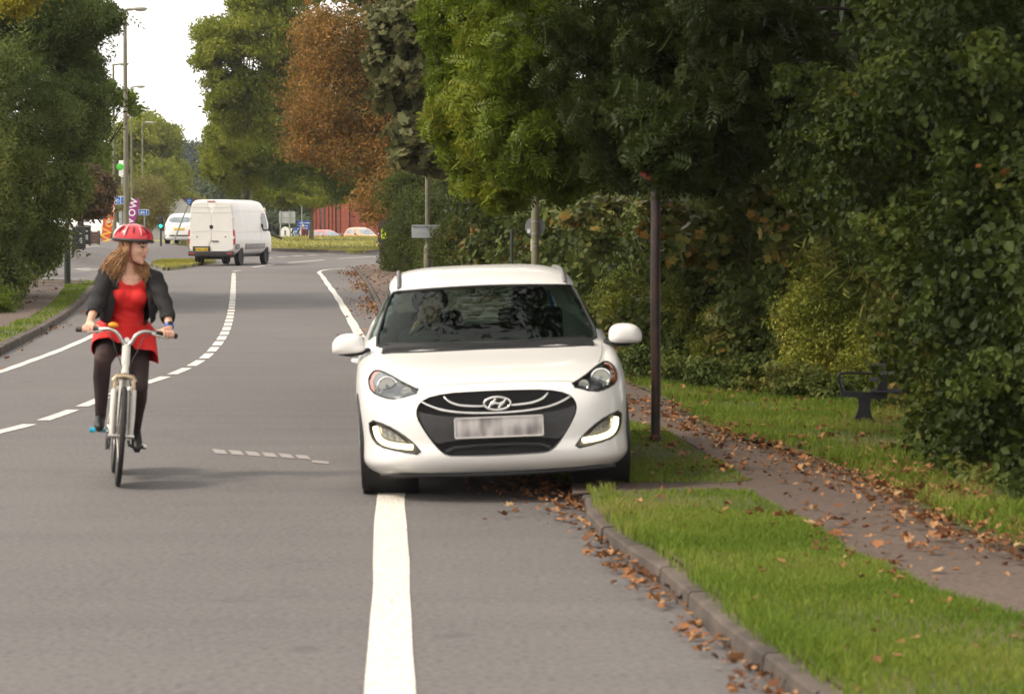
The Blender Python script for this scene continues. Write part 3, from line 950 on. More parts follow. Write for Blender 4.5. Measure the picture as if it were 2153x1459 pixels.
M_ALLOY = mat('alloy', (.45, .45, .46), .3, .9, .08, 10)
M_DARKCH = mat('lamp_housing', (.16, .16, .165), .25, .85, .3, 14)
M_LENS = glass('lamp_lens', (.90, .91, .92), 1.6)
M_GLASS = glass('windscreen_glass', (.60, .68, .63), .62, .015)
M_SIDEGL = glass('side_glass', (.60, .66, .63), 1.0, .02)
M_WINDARK = mat('dark_glass', (.022, .026, .028), .06, 0, .3, 2, spec=.8)
M_WINPALE = mat('sky_lit_glass', (.20, .235, .26), .06, 0, .3, 2, spec=.9)
M_AMBER = mat('amber_lens', (.80, .14, .02), .2, 0, .25, 40, spec=.6)
M_REDL = mat('red_lens', (.42, .018, .015), .2, 0, .25, 30, spec=.6)
M_SEAT = mat('seat_fabric', (.018, .018, .02), .9, 0, .2, 30)
M_PLATEW = bpy.data.materials.new('blurred_plate'); M_PLATEW.use_nodes = True
def _plate():
    n, l = M_PLATEW.node_tree.nodes, M_PLATEW.node_tree.links
    tc = n.new('ShaderNodeTexCoord'); mp = n.new('ShaderNodeMapping'); mp.inputs['Scale'].default_value = (13, 1, 5)
    q = n.new('ShaderNodeTexNoise'); q.inputs['Scale'].default_value = 1.0; q.inputs['Detail'].default_value = 1
    r = n.new('ShaderNodeValToRGB'); r.color_ramp.elements[0].position = .34; r.color_ramp.elements[0].color = (.16, .145, .145, 1)
    r.color_ramp.elements[1].position = .62; r.color_ramp.elements[1].color = (.50, .47, .46, 1)
    l.new(tc.outputs['Object'], mp.inputs[0]); l.new(mp.outputs[0], q.inputs['Vector']); l.new(q.outputs['Fac'], r.inputs[0])
    l.new(r.outputs[0], n['Principled BSDF'].inputs['Base Color']); n['Principled BSDF'].inputs['Roughness'].default_value = .5
_plate()
M_DRL = emit('running_light', (1.0, .86, .50), 3.2)
M_YPLATE = mat('yellow_plate', (.72, .48, .03), .5, 0, .05, 10)
M_PTEXT = mat('plate_text', (.01, .01, .01), .6)

def cr_interp(tab, sub):
    a = np.array(tab, float)
    out = []
    for i in range(len(a) - 1):
        p0, p1, p2, p3 = a[max(i - 1, 0)], a[i], a[i + 1], a[min(i + 2, len(a) - 1)]
        for k in range(sub):
            t = k / sub
            # limited tangents keep the curve from overshooting
            m1 = np.where((p1 - p0) * (p2 - p1) > 0, (p2 - p0) / 2, 0); m2 = np.where((p2 - p1) * (p3 - p2) > 0, (p3 - p1) / 2, 0)
            h = 2 * t ** 3 - 3 * t ** 2 + 1
            out.append(h * p1 + (t ** 3 - 2 * t ** 2 + t) * m1 + (1 - h) * p2 + (t ** 3 - t ** 2) * m2)
    out.append(a[-1])
    return np.array(out)
def ring_body(tab, M=96, sub=4, bow=.12):
    """horizontal rings: (z, half width, y front, y rear, exponent front, exponent rear[, bow])"""
    rows = cr_interp(tab, sub)
    mb = MB()
    vs = []
    for rw in rows:
        z, w_, yf, yr, nf, nr = rw[:6]
        bw = rw[6] if len(rw) > 6 else bow
        ym = (yf + yr) / 2
        for k in range(M):
            a = 2 * math.pi * (k + .5) / M
            # spend more samples round the corners
            ca, sa = math.cos(a), math.sin(a)
            fr = ca > 0
            e = nf if fr else nr
            x = w_ * math.copysign(abs(sa) ** (2 / e), sa)
            q = abs(ca) ** (2 / e)
            y = ym - (ym - yf) * q if fr else ym + (yr - ym) * q
            if fr: y += bw * (x / w_) ** 2 * q
            vs.append((x, y, z))
    nr_ = len(rows)
    fs = [(i * M + k, i * M + (k + 1) % M, (i + 1) * M + (k + 1) % M, (i + 1) * M + k) for i in range(nr_ - 1) for k in range(M)]
    vs.append((0, (rows[-1][2] + rows[-1][3]) / 2, rows[-1][0] + .001)); fs += [((nr_ - 1) * M + k, (nr_ - 1) * M + (k + 1) % M, len(vs) - 1) for k in range(M)]
    vs.append((0, (rows[0][2] + rows[0][3]) / 2, rows[0][0] - .001)); fs += [((k + 1) % M, k, len(vs) - 1) for k in range(M)]
    return mb.add(vs, fs)
def bvh_of(mb): return BVHTree.FromPolygons([Vector(v) for v in mb.v], mb.f)
def flip(poly): return [(-x, z) for x, z in reversed(poly)]

def wheel(parent, x, y, r, wd, spokes=10, detail=True, rimm=None, name='wheel'):
    """tyre with rounded shoulders and tread grooves, rim with spokes; outward face on the side of x"""
    s = 1 if x > 0 else -1
    h = wd / 2
    tyre = MB()
    prof = [(r * .66, -h * .82), (r * .80, -h * .98), (r * .93, -h), (r * .985, -h * .84)]
    for g in (-.5, -.17, .17, .5):
        prof += [(r, h * (g - .11)), (r * .975, h * (g - .09)), (r * .975, h * (g + .03)), (r, h * (g + .05))]
    prof += [(r * .985, h * .84), (r * .93, h), (r * .80, h * .98), (r * .66, h * .82)]
    tyre.lathe(prof, (x, y, r), 'x', 40)
    t = tyre.build('wheel' if name == 'wheel' else name, M_RUBBER, parent, 30)
    rim = MB()
    rim.lathe([(r * .67, -h * .8), (r * .67, h * .78), (r * .63, h * .8), (r * .60, h * .5), (r * .58, -h * .4)], (x, y, r), 'x', 40)
    xf = x + s * h * .62
    for k in range(spokes):
        a = 2 * math.pi * k / spokes
        rim.box((xf, y + math.cos(a) * r * .36, r + math.sin(a) * r * .36), (.03, .055, r * .5), Matrix.Rotation(-a + R(90), 3, 'X'), .006)
    rim.lathe([(.0001, xf + s * .02 - x), (r * .14, xf + s * .018 - x), (r * .16, xf - x - s * .02)], (x, y, r), 'x', 16)
    rim.build('rim', rimm or M_ALLOY, t, 30)
    disc = MB(); disc.lathe([(.0001, -.01), (r * .6, -.01), (r * .6, .01), (.0001, .01)], (x, y, r), 'x', 24)
    disc.build('brake_disc', M_BLACK, t, 30)
    return t

# ------------------------------------------------------------------ the white hatchback half on the kerb
def hero_car():
    car = thing('hatchback_car', 'white hatchback driving at us with its lamps lit, two wheels up on the grass verge', 'car',
                (-.075, 17.76, .03), 0)
    car.scale = (1.035, 1, 1)
    car.rotation_mode = 'XYZ'
    car.rotation_euler = (0, R(-2.1), R(2.4))
    T = [(.155, .80, .14, 4.26, 7, 7, .10), (.185, .845, .085, 4.30, 7, 7, .11), (.235, .874, .022, 4.36, 7, 7, .12), (.30, .882, .0, 4.38, 6.5, 7, .13), (.37, .886, .012, 4.40, 6.2, 7, .13), (.45, .889, .010, 4.41, 6, 7, .13),
         (.55, .891, .018, 4.41, 6, 7, .13), (.63, .892, .042, 4.41, 5.8, 7, .13), (.69, .891, .085, 4.40, 5.6, 7, .13), (.735, .889, .16, 4.40, 5.5, 7, .13), (.77, .886, .27, 4.40, 5.4, 7, .13), (.805, .883, .43, 4.40, 5.4, 7, .13),
         (.84, .879, .66, 4.40, 5.4, 7, .13), (.872, .874, .92, 4.39, 5.4, 7, .13), (.897, .866, 1.13, 4.39, 5.6, 7, .12), (.918, .852, 1.27, 4.38, 6, 7, .11), (.95, .832, 1.345, 4.37, 6.5, 7, .12),
         (1.02, .800, 1.445, 4.33, 7, 7, .14), (1.12, .752, 1.60, 4.26, 7, 7, .15), (1.22, .704, 1.77, 4.16, 7, 7, .15), (1.305, .664, 1.94, 4.05, 7, 7, .14), (1.36, .634, 2.08, 3.96, 6.5, 6.5, .13),
         (1.395, .600, 2.21, 3.88, 6, 6, .12), (1.42, .545, 2.33, 3.78, 5.5, 5, .11), (1.44, .46, 2.45, 3.62, 5, 4.5, .1), (1.453, .34, 2.58, 3.4, 4.5, 4, .1), (1.46, .16, 2.75, 3.15, 4, 4, .05)]
    shell = ring_body(T, 120, 3)
    bv = bvh_of(shell)
    grille = chaikin([(-.425, .69), (0, .70), (.425, .69), (.525, .585), (.44, .42), (.345, .295), (.26, .278), (-.26, .278), (-.345, .295), (-.44, .42), (-.525, .585)], 2)
    head = chaikin([(.745, .825), (.785, .80), (.80, .76), (.782, .70), (.70, .668), (.62, .658), (.455, .705), (.57, .755), (.67, .805)], 1)
    fog = chaikin([(.80, .525), (.795, .42), (.745, .357), (.62, .33), (.47, .303), (.53, .38), (.60, .44), (.69, .495)], 1)
    wind = chaikin([(-.755, .955), (-.70, .935), (-.35, .918), (0, .912), (.35, .918), (.70, .935), (.755, .955), (.69, 1.15), (.634, 1.298), (.57, 1.308), (.3, 1.322), (0, 1.327), (-.3, 1.322), (-.57, 1.308), (-.634, 1.298), (-.69, 1.15)], 1)
    side = chaikin([(1.62, .965), (2.5, .985), (3.4, 1.01), (4.05, 1.06), (3.88, 1.27), (3.5, 1.33), (2.6, 1.345), (2.15, 1.30), (1.9, 1.17)], 1)
    rear = chaikin([(-.66, 1.0), (.66, 1.0), (.54, 1.29), (-.54, 1.29)], 2)
    cav = ring_body([(.45, .74, 1.15, 4.1, 7, 7, .1), (.9, .76, 1.28, 4.18, 7, 7, .1), (1.02, .735, 1.52, 4.14, 7, 7, .1), (1.22, .64, 1.86, 4.0, 7, 7, .1), (1.34, .565, 2.15, 3.8, 7, 7, .1), (1.385, .46, 2.4, 3.6, 6, 6, .05)], 48, 2)
    cutters = [cav.mesh('c'), conform(wind, 'y', bv, -.05, .26, .08).mesh('c'), MB().prism(rear, 3.7, 4.6, 'y').mesh('c')]
    for s in (1, -1):
        cutters += [conform(side, 'x', bv, -.05, .16, .1, s).mesh('c')]
        cutters += [conform(head if s > 0 else flip(head), 'y', bv, -.06, .06, .04).mesh('c'), conform(fog if s > 0 else flip(fog), 'y', bv, -.06, .075, .05).mesh('c')]
        for yy in (.86, 3.44): cutters.append(MB().lathe([(.355, .55 * s), (.355, 1.0 * s)], (0, yy, .315), 'x', 40).mesh('c'))
    cutters.append(MB().prism(grille, -.3, .17, 'y').mesh('c'))
    me = boolean(shell.mesh('body'), cutters)
    body = finish(me, 'body', M_WHITE, car, 30)

    # bonnet shut line
    def on(x, z): return bv.ray_cast(Vector((x, -3, z)), Vector((0, 1, 0)))[0]
    def line(pts, r, name, m, par, dy=0.0, sg=6, n=8):
        q = []
        for p in spline([Vector((x, 0, z)) for x, z in pts], n):
            h = on(p.x, p.z); q.append(h + Vector((0, dy, 0)))
        mb = MB(); mb.tube(q, r, sg); return mb.build(name, m, par, 60)
    M_SEAM = mat('panel_gap', (.28, .27, .26), .8)
    for pts in ([(-.50, .722), (-.44, .733), (-.2, .742), (0, .744), (.2, .742), (.44, .733), (.50, .722)],):
        q = [on(p.x, p.z) for p in spline([Vector((x, 0, z)) for x, z in pts], 8)]
        bon = MB(); bon.tube(q, .0035, 5); bon.build('bonnet_gap', M_SEAM, body, 60)
    for s in (1, -1):
        q = [on(p.x, p.z) for p in spline([Vector((x * s, 0, z)) for x, z in [(.695, .822), (.73, .852), (.755, .88), (.77, .91)]], 8)]
        bon = MB(); bon.tube(q, .0035, 5); bon.build('bonnet_gap', M_SEAM, body, 60)

    # grille opening
    gr = MB(); gr.prism(grille, .150, .162, 'y')
    g = gr.build('grille', M_BLACK, car, 30)
    mesh_ = MB()
    for k in range(9):
        z = .30 + k * .0125
        mesh_.box((0, .140, z), (.62 - abs(z - .35) * 1.1, .012, .004))
    for k in range(8):
        z = .595 + k * .0125
        mesh_.box((0, .138, z), (.86, .012, .004))
    mesh_.build('grille_slat', M_GREYBLACK, g, 30)
    band = chaikin([(-.515, .592), (-.43, .560), (-.25, .537), (0, .53), (.25, .537), (.43, .560), (.515, .592), (.435, .43), (.385, .365), (.30, .385), (0, .39), (-.30, .385), (-.385, .365), (-.435, .43)], 1)
    conform(band, 'y', bv, .022, .10, .04).build('grille_band', M_GREYBLACK, g, 40)
    low = MB(); low.tube([(x, .08 + .12 * (x / .88) ** 2, z) for x, z in [(-.33, .315), (-.27, .342), (-.15, .35), (0, .352), (.15, .35), (.27, .342), (.33, .315)]], .014, 8)
    low.build('lower_bar', M_GREYBLACK, g, 60)
    def strip(pts, rs, name):
        q = spline([Vector((x, 0, z)) for x, z in pts], 6)
        path = []
        for p in q:
            h = on(p.x, p.z); path.append(h + Vector((0, .012, 0)))
        n = len(path)
        rad = [rs * (.55 + .45 * math.sin(math.pi * min(1, max(0, i / (n - 1)))) ** .5) for i in range(n)]
        mb = MB(); mb.tube(path, rad, 10, True, .7); return mb.build(name, M_CHROME, g, 60)
    strip([(-.475, .652), (-.43, .622), (-.33, .585), (-.18, .563), (0, .557), (.18, .563), (.33, .585), (.43, .622), (.475, .652)], .014, 'chrome_strip')
    strip([(-.325, .668), (-.285, .634), (-.22, .612), (-.13, .603), (-.07, .602)], .0125, 'chrome_strip')
    strip([(.325, .668), (.285, .634), (.22, .612), (.13, .603), (.07, .602)], .0125, 'chrome_strip')
    em = MB()
    ey = on(0, .615).y - .012
    ex, ez = .004, .617
    em.tube([(ex + .083 * math.cos(a), ey, ez + .041 * math.sin(a)) for a in np.linspace(0, 2 * math.pi, 37)], .0085, 8, False)
    for pth in ([(-.052, -.026), (-.040, -.004), (-.022, .012), (-.008, .030)], [(.008, -.030), (.022, -.012), (.040, .004), (.052, .026)], [(-.034, -.006), (-.012, .003), (.012, -.003), (.034, .006)]):
        q = spline([Vector((ex + x, ey - .002, ez + z)) for x, z in pth], 5)
        em.tube(q, .0095 if len(pth) == 4 else .008, 8)
    em.build('emblem', M_CHROME, g, 60)
    bk = MB(); bk.lathe([(.0001, 0), (.078, 0), (.078, .008), (.0001, .008)], (0, 0, 0), 'y', 32)
    bk.v = [(ex + x, ey + .006 + y, ez + z * .49) for x, y, z in bk.v]
    bk.build('emblem_back', M_BLACK, g, 30)
    py = on(0, .47).y - .004
    pl = MB(); pl.box((.008, py - .004, .468), (.54, .012, .125), None, .004)
    plate = pl.build('number_plate', M_PLATEW, car, 30)
    pf = MB()
    for z in (.4045, .5315): pf.box((.008, py - .011, z), (.548, .006, .008))
    for x in (-.266, .282): pf.box((x, py - .011, .468), (.008, .006, .119))
    pf.build('plate_rim', mat('plate_edge', (.62, .59, .57), .5), plate, 30)

    # lamps
    for s in (1, -1):
        hp = head if s > 0 else flip(head)
        h = conform(hp, 'y', bv, .045, .058, .04).build('headlight', M_DARKCH, car, 40)
        conform(hp, 'y', bv, -.002, .004, .04).build('lens', M_LENS, h, 50)
        fr = []
        q = [on(x, z) for x, z in hp]
        fr = MB(); fr.tube(q + [q[0]], .006, 6, False); fr.build('lamp_rim', M_BLACK, h, 60)
        amb = [(.742, .822), (.782, .797), (.797, .757), (.779, .703), (.757, .708), (.772, .76), (.75, .797), (.712, .818)]
        conform(amb if s > 0 else flip(amb), 'y', bv, .012, .03, .05).build('indicator', M_AMBER, h, 40)
        pc = on(.678 * s, .737) + Vector((0, .035, 0))
        pr = MB(); pr.lathe([(.062, -.012), (.066, -.018), (.058, -.022), (.044, -.002), (.040, .02)], pc, 'y', 28)
        pr.build('reflector', M_CHROME, h, 40)
        pj = MB(); pj.ell(pc + Vector((0, .006, 0)), (.040, .020, .040)); pj.build('projector', mat('projector_glass', (.10, .105, .11), .05, .2, .2, 20, spec=1.0), h, 60)
        p2 = on(.56 * s, .708) + Vector((0, .035, 0))
        r2 = MB(); r2.lathe([(.030, -.008), (.033, -.012), (.022, .0), (.0001, .012)], p2, 'y', 20); r2.build('sidelight', M_CHROME, h, 40)
        fp = fog if s > 0 else flip(fog)
        f = conform(fp, 'y', bv, .055, .072, .05).build('fog_lamp_housing', M_GREYBLACK, car, 40)
        q = [on(x, z) for x, z in fp]
        frm = MB(); frm.tube(q + [q[0]], .007, 6, False); frm.build('lamp_rim', M_BLACK, f, 60)
        dp = spline([Vector((x * s, 0, z)) for x, z in [(.762, .478), (.752, .425), (.722, .386), (.65, .364), (.535, .352)]], 5)
        q = [on(p.x, p.z) + Vector((0, .022, 0)) for p in dp]
        d = MB(); d.tube(q, .0165, 8); d.build('running_light', M_DRL, f, 60)
        lens = [(.735, .475), (.72, .42), (.66, .395), (.57, .38), (.62, .43), (.68, .468)]
        conform(lens if s > 0 else flip(lens), 'y', bv, .035, .05, .03).build('fog_lens', mat('ribbed_lens', (.32, .32, .31), .15, .5, .5, 60), f, 40)
    # lip under the bumper and the floor
    lip = MB()
    lip.tube([(x, .095 + .13 * (x / .8) ** 2, .163 - .008 * math.cos(x * 3)) for x in np.linspace(-.74, .74, 17)], [.010] + [.016] * 15 + [.010], 8)
    lip.build('bumper_lip', M_BLACK, car, 50)
    fl = MB(); fl.box((0, 2.2, .22), (1.1, 3.9, .10)); fl.box((0, 2.15, .23), (1.6, 1.7, .1)); fl.build('underbody', M_BLACK, car, 30)
    # glass
    ws = conform(wind, 'y', bv, .012, .016, .06).build('windscreen', M_GLASS, car, 60)
    q = [on(x, z) + Vector((0, .004, 0)) for x, z in wind]
    sl = MB(); sl.tube(q + [q[0]], .011, 6, False); sl.build('windscreen_seal', M_BLACK, ws, 60)
    for a, b2 in (((-.05, .93), (.66, .952)), ((-.68, .948), (-.02, .935))):
        pa = [on(a[0] + (b2[0] - a[0]) * t, a[1] + (b2[1] - a[1]) * t + .012) + Vector((0, -.012, 0)) for t in np.linspace(0, 1, 8)]
        wp = MB(); wp.tube(pa, [.011] * 8, 6); wp.build('wiper', M_BLACK, car, 60)
    cw = MB(); cw.tube([on(x, .912 - .01 * abs(x)) + Vector((0, .0, .0)) for x in np.linspace(-.66, .66, 13)], .012, 6); cw.build('cowl', M_BLACK, car, 60)
    for s in (1, -1): conform(side, 'x', bv, .012, .016, .12, s).build('side_window', M_SIDEGL, car, 60)
    conform(rear, 'y', bv, .012, .016, .1, 1).build('rear_window', M_SIDEGL, car, 60)
    # mirrors, rails, wheels
    for s in (1, -1):
        m_ = MB(); m_.ell((0, 0, 0), (1, 1, 1), None, 4)
        sg = lambda q, e_: math.copysign(abs(q) ** e_, q)
        m_.v = [(.932 * s + .112 * sg(x, .72) * (1 - .10 * z), 1.50 + .085 * y, .962 + .070 * sg(z, .62) + .012 * (1 - x * x) - .008 * x * s) for x, y, z in m_.v]
        mm = m_.build('mirror', M_WHITE, car, 60)
        a = MB(); a.tube([(.80 * s, 1.56, .925), (.85 * s, 1.53, .905), (.92 * s, 1.51, .897), (1.0 * s, 1.51, .905)], [.03, .028, .03, .016], 8, True, .55); a.build('mirror_arm', M_BLACK, mm, 60)
        gl_ = MB(); gl_.ell((.935 * s, 1.575, .965), (.10, .012, .055)); gl_.build('mirror_glass', M_CHROME, mm, 60)
        pts = []
        for y in (2.16, 2.30, 2.5, 2.9, 3.3, 3.6, 3.72):
            h = bv.ray_cast(Vector((.578 * s, y, 3)), Vector((0, 0, -1)))[0]
            pts.append(h + Vector((0, 0, .004 if y in (2.16, 3.72) else .014)))
        rl_ = MB(); rl_.tube(spline(pts, 4), .016, 8); rl_.build('roof_rail', mat('rail_grey', (.17, .16, .16), .4, .5, .1, 10), car, 60)
        for yy in (.86, 3.44): wheel(car, .762 * s, yy, .315, .212)
        for yy in (.86, 3.44):
            ar = MB(); ar.lathe([(.352, .50 * s), (.352, .86 * s), (.346, .86 * s), (.346, .50 * s)], (0, yy, .315), 'x', 40)
            ar.build('wheel_arch', M_BLACK, car, 30)
        hd_ = MB(); hd_.tube([(.893 * s, 2.45, .80), (.925 * s, 2.5, .805), (.925 * s, 2.62, .805), (.893 * s, 2.68, .80)], .014, 6); hd_.build('door_handle', M_WHITE, car, 60)
    # cabin
    ds = MB(); ds.box((0, 1.52, .86), (1.44, .42, .20), None, .07); ds.box((-.36, 1.66, .955), (.42, .2, .09), None, .04)
    ds.build('dashboard', M_BLACK, car, 40)
    sw = MB(); sw.torus((0, 0, 0), .185, .016, 'y', 36, 8)
    sw.tube([(-.17, 0, 0), (0, .03, 0), (.17, 0, 0)], .02, 8); sw.tube([(0, .03, 0), (0, 0, -.17)], .018, 8)
    rx = Matrix.Rotation(R(-25), 3, 'X')
    sw.v = [tuple(rx @ Vector(v) + Vector((-.36, 1.92, .90))) for v in sw.v]
    sw.build('steering_wheel', M_BLACK, car, 60)
    for x in (-.36, .36):
        st = MB(); st.box((x, 2.55, .52), (.50, .52, .16), None, .06)
        st.box((x, 2.86, .84), (.47, .15, .60), Matrix.Rotation(R(-14), 3, 'X'), .06)
        o = st.build('seat', M_SEAT, car, 40)
        hr = MB(); hr.ell((x, 2.94, 1.21), (.135, .06, .105), None, 3); hr.tube([(x - .05, 2.93, 1.05), (x - .05, 2.94, 1.2)], .008, 6); hr.tube([(x + .05, 2.93, 1.05), (x + .05, 2.94, 1.2)], .008, 6)
        hr.build('headrest', M_SEAT, o, 60)
    bs = MB(); bs.box((0, 3.55, .60), (1.25, .5, .2), None, .06); bs.box((0, 3.82, .78), (1.25, .14, .42), Matrix.Rotation(R(-15), 3, 'X'), .05); bs.build('rear_seat', mat('rear_seat_fabric', (.03, .03, .032), .9, 0, .2, 30), car, 40)
    bl = MB(); bl.tube([(.50, 2.98, 1.25), (.52, 2.93, 1.18), (.535, 2.9, 1.08), (.53, 2.88, .99)], [.006, .014, .016, .012], 8); bl.build('belt', mat('blue_webbing', (.02, .12, .55), .6), car, 60)
    return car
hero = hero_car()

# the driver, seen through the windscreen
SKIN = mat('skin', (.50, .285, .205), .5, 0, .06, 20)
SKIN_D = mat('driver_skin', (.50, .29, .20), .5, 0, .08, 20)  # the driver's own even skin tone, not darkened
def driver():
    t = thing('person', 'driver in a dark top behind the wheel, one hand raised towards the face', 'person', hero.location)
    t.rotation_euler = hero.rotation_euler
    b = MB()
    hx, hy, hz = -.37, 2.50, 1.165
    b.ell((hx, hy, hz + .02), (.078, .095, .105)); b.ell((hx, hy - .02, hz - .055), (.058, .07, .06)); b.ell((hx, hy - .095, hz - .005), (.014, .022, .026))
    for s in (1, -1): b.ell((hx + .08 * s, hy + .01, hz), (.012, .02, .03))
    b.ell((hx, hy - .085, hz - .05), (.028, .014, .012))
    b.cap((hx, hy + .03, hz - .05), .052, (hx, hy + .08, 1.0), .06)
    b.cap((hx - .16, hy + .13, .95), .07, (hx + .16, hy + .13, .95), .07)
    b.cap((hx, hy + .15, .93), .15, (hx, hy + .16, .6), .16)
    # arm on the wheel and arm bent up to the face
    b.cap((hx + .19, hy + .10, .94), .052, (hx + .22, hy - .16, .80), .043); b.cap((hx + .22, hy - .16, .80), .042, (hx + .14, hy - .46, .93), .03)
    b.cap((hx - .19, hy + .10, .94), .052, (hx - .20, hy - .17, .86), .043); b.cap((hx - .20, hy - .17, .86), .042, (hx - .10, hy - .16, 1.06), .03)
    b.ell((hx - .075, hy - .15, 1.115), (.03, .028, .045))
    for k in range(4): b.cap((hx - .085 + k * .016, hy - .155, 1.14), .010, (hx - .062 + k * .016, hy - .135, 1.19 - .004 * k), .008)
    b.cap((hx - .05, hy - .16, 1.10), .011, (hx - .022, hy - .15, 1.14), .009)
    b.ell((hx + .13, hy - .49, .95), (.045, .03, .035))
    for k in range(4): b.cap((hx + .10 + k * .018, hy - .50, .975), .0095, (hx + .10 + k * .018, hy - .525, .95), .0085)
    me = blob(b, .0085, 4)
    finish(me, 'body', SKIN_D, t)
    sh = MB()
    sh.cap((hx - .16, hy + .13, .95), .082, (hx + .16, hy + .13, .95), .082); sh.cap((hx, hy + .15, .93), .165, (hx, hy + .16, .58), .175)
    sh.cap((hx + .19, hy + .10, .94), .064, (hx + .22, hy - .16, .80), .054); sh.cap((hx + .22, hy - .16, .80), .052, (hx + .165, hy - .36, .885), .042)
    sh.cap((hx - .19, hy + .10, .94), .064, (hx - .20, hy - .17, .86), .054); sh.cap((hx - .20, hy - .17, .86), .052, (hx - .16, hy - .165, .94), .044)
    finish(blob(sh, .012, 4), 'sweater', mat('dark_knit', (.025, .028, .034), .9, 0, .2, 40), t)
    hr = MB(); hr.ell((hx, hy + .02, hz + .05), (.086, .10, .092)); hr.ell((hx, hy + .045, hz), (.082, .08, .1))
    finish(cutmesh(blob(hr, .008, 3), (), lambda c: c.y < hy - .055 and c.z < hz + .075), 'hair', mat('grey_hair', (.16, .14, .125), .8, 0, .3, 60), t)
driver()
# ================================================================== THE CYCLIST AND HER BICYCLE
BIKE_LOC = G(247, 1022)
BIKE_ROT = (0, R(4.4), R(9.6))
M_FRAME = mat('pearl_frame_paint', (.66, .63, .57), .35, 0, .06, 8, coat=.3)
M_STEEL = mat('brushed_steel', (.55, .52, .49), .3, .9, .1, 20)
M_BRONZE = mat('bronzed_stanchion', (.42, .33, .22), .35, .7, .12, 20)
M_ORANGE = mat('orange_bell', (.90, .30, .01), .35, 0, .08, 20)
M_CYAN = mat('cyan_pedal', (.02, .42, .62), .4, 0, .1, 20)
def bicycle():
    t = thing('bicycle', 'pale upright bicycle with orange bell ridden towards us by the woman in red', 'bicycle', BIKE_LOC, rot=BIKE_ROT)
    def wheel_(y, name='wheel'):
        w_ = MB(); w_.torus((0, y, .345), .325, .0195, 'x', 64, 10); o = w_.build(name, M_RUBBER, t, 60)
        rm = MB(); rm.lathe([(.306, -.012), (.314, -.011), (.310, 0), (.314, .011), (.306, .012), (.298, .007), (.298, -.007), (.306, -.012)], (0, y, .345), 'x', 64); rm.build('rim', M_STEEL, o, 40)
        sp = MB()
        for k in range(28):
            a = 2 * math.pi * k / 28; b = a + (.25 if k % 2 else -.25)
            sp.tube([(.028 if k % 4 < 2 else -.028, y + .02 * math.cos(b), .345 + .02 * math.sin(b)), (0, y + .30 * math.cos(a), .345 + .30 * math.sin(a))], .0011, 4)
        sp.build('spoke', M_STEEL, o, None)
        hb = MB(); hb.lathe([(.012, -.05), (.012, -.036), (.022, -.034), (.022, -.026), (.013, -.02), (.013, .02), (.022, .026), (.022, .034), (.012, .036), (.012, .05)], (0, y, .345), 'x', 14); hb.build('hub', M_STEEL, o, 30)
    wheel_(0); wheel_(1.04)
    ax = Vector((0, .0, .345)); crn = Vector((0, .115, .735)); htop = Vector((0, .215, .965))
    fk = MB(); fk.tube([(-.075, .112, .715), (-.055, .115, .745), (0, .118, .752), (.055, .115, .745), (.075, .112, .715)], .021, 8, True)
    f = fk.build('fork', M_BRONZE, t, 60)
    for s in (1, -1):
        st = MB(); st.tube([(.062 * s, .112, .735), (.064 * s, .088, .63)], .016, 10); st.build('stanchion', M_BRONZE, f, 60)
        sl = MB(); sl.tube([(.064 * s, .094, .66), (.064 * s, .088, .635), (.065 * s, .045, .48), (.064 * s, .008, .36), (.060 * s, 0, .335)], [.021, .0235, .0225, .019, .013], 12); sl.build('slider', M_FRAME, f, 60)
        bk = MB(); bk.box((.045 * s, .072, .66), (.016, .03, .05), None, .004); bk.tube([(.05 * s, .06, .69), (.035 * s, .05, .74)], .005, 6); bk.build('brake_arm', M_STEEL, f, 40)
        ax_ = MB(); ax_.lathe([(.016, .05 * s), (.016, .085 * s), (.010, .09 * s)], (0, 0, .345), 'x', 12); ax_.build('axle_nut', M_STEEL, f, 30)
    fr = MB()
    fr.tube([(0, .135, .765), htop], .029, 14)
    fr.tube([(0, .215, .93), (0, .45, .80), (0, .70, .70)], .017, 10)
    fr.tube([(0, .15, .79), (0, .36, .50), (0, .60, .285)], .021, 10)
    fr.tube([(0, .60, .285), (0, .755, .86)], .017, 10)
    for s in (1, -1):
        fr.tube([(.03 * s, .62, .285), (.065 * s, 1.0, .345)], .010, 8); fr.tube([(.02 * s, .735, .76), (.065 * s, 1.02, .36)], .009, 8)
    fr.build('frame', M_FRAME, t, 60)
    hb = MB()
    path = [(-.335, .335, 1.045), (-.27, .29, 1.05), (-.18, .245, 1.062), (-.11, .215, 1.064), (-.06, .20, 1.035), (-.03, .20, .985), (0, .20, .962), (.03, .20, .985), (.06, .20, 1.035), (.11, .215, 1.064), (.18, .245, 1.062), (.27, .29, 1.05), (.335, .335, 1.045)]
    hb.tube(spline([Vector(p) for p in path], 5), .0135, 10)
    h = hb.build('handlebar', M_STEEL, t, 60)
    sm_ = MB(); sm_.tube([(0, .225, .96), (0, .215, .995), (0, .195, 1.0)], .019, 10); sm_.build('stem', M_STEEL, h, 60)
    for s in (1, -1):
        gp = MB(); gp.tube([(.195 * s, .252, 1.06), (.27 * s, .29, 1.05), (.345 * s, .34, 1.044)], [.0165, .018, .0185], 12); gp.build('grip', M_BLACK, h, 60)
        lv = MB(); lv.tube([(.17 * s, .235, 1.055), (.20 * s, .215, 1.045), (.28 * s, .245, 1.03)], [.010, .008, .006], 6); lv.build('brake_lever', M_STEEL, h, 60)
        cb = MB(); cb.tube(spline([Vector(p) for p in [(.17 * s, .23, 1.05), (.11 * s, .15, 1.02), (.075 * s, .13, .93), (.03 * s, .135, .83), (.03 * s, .13, .76)]], 6), .0035, 6); cb.build('cable', M_GREYBLACK, h, 60)
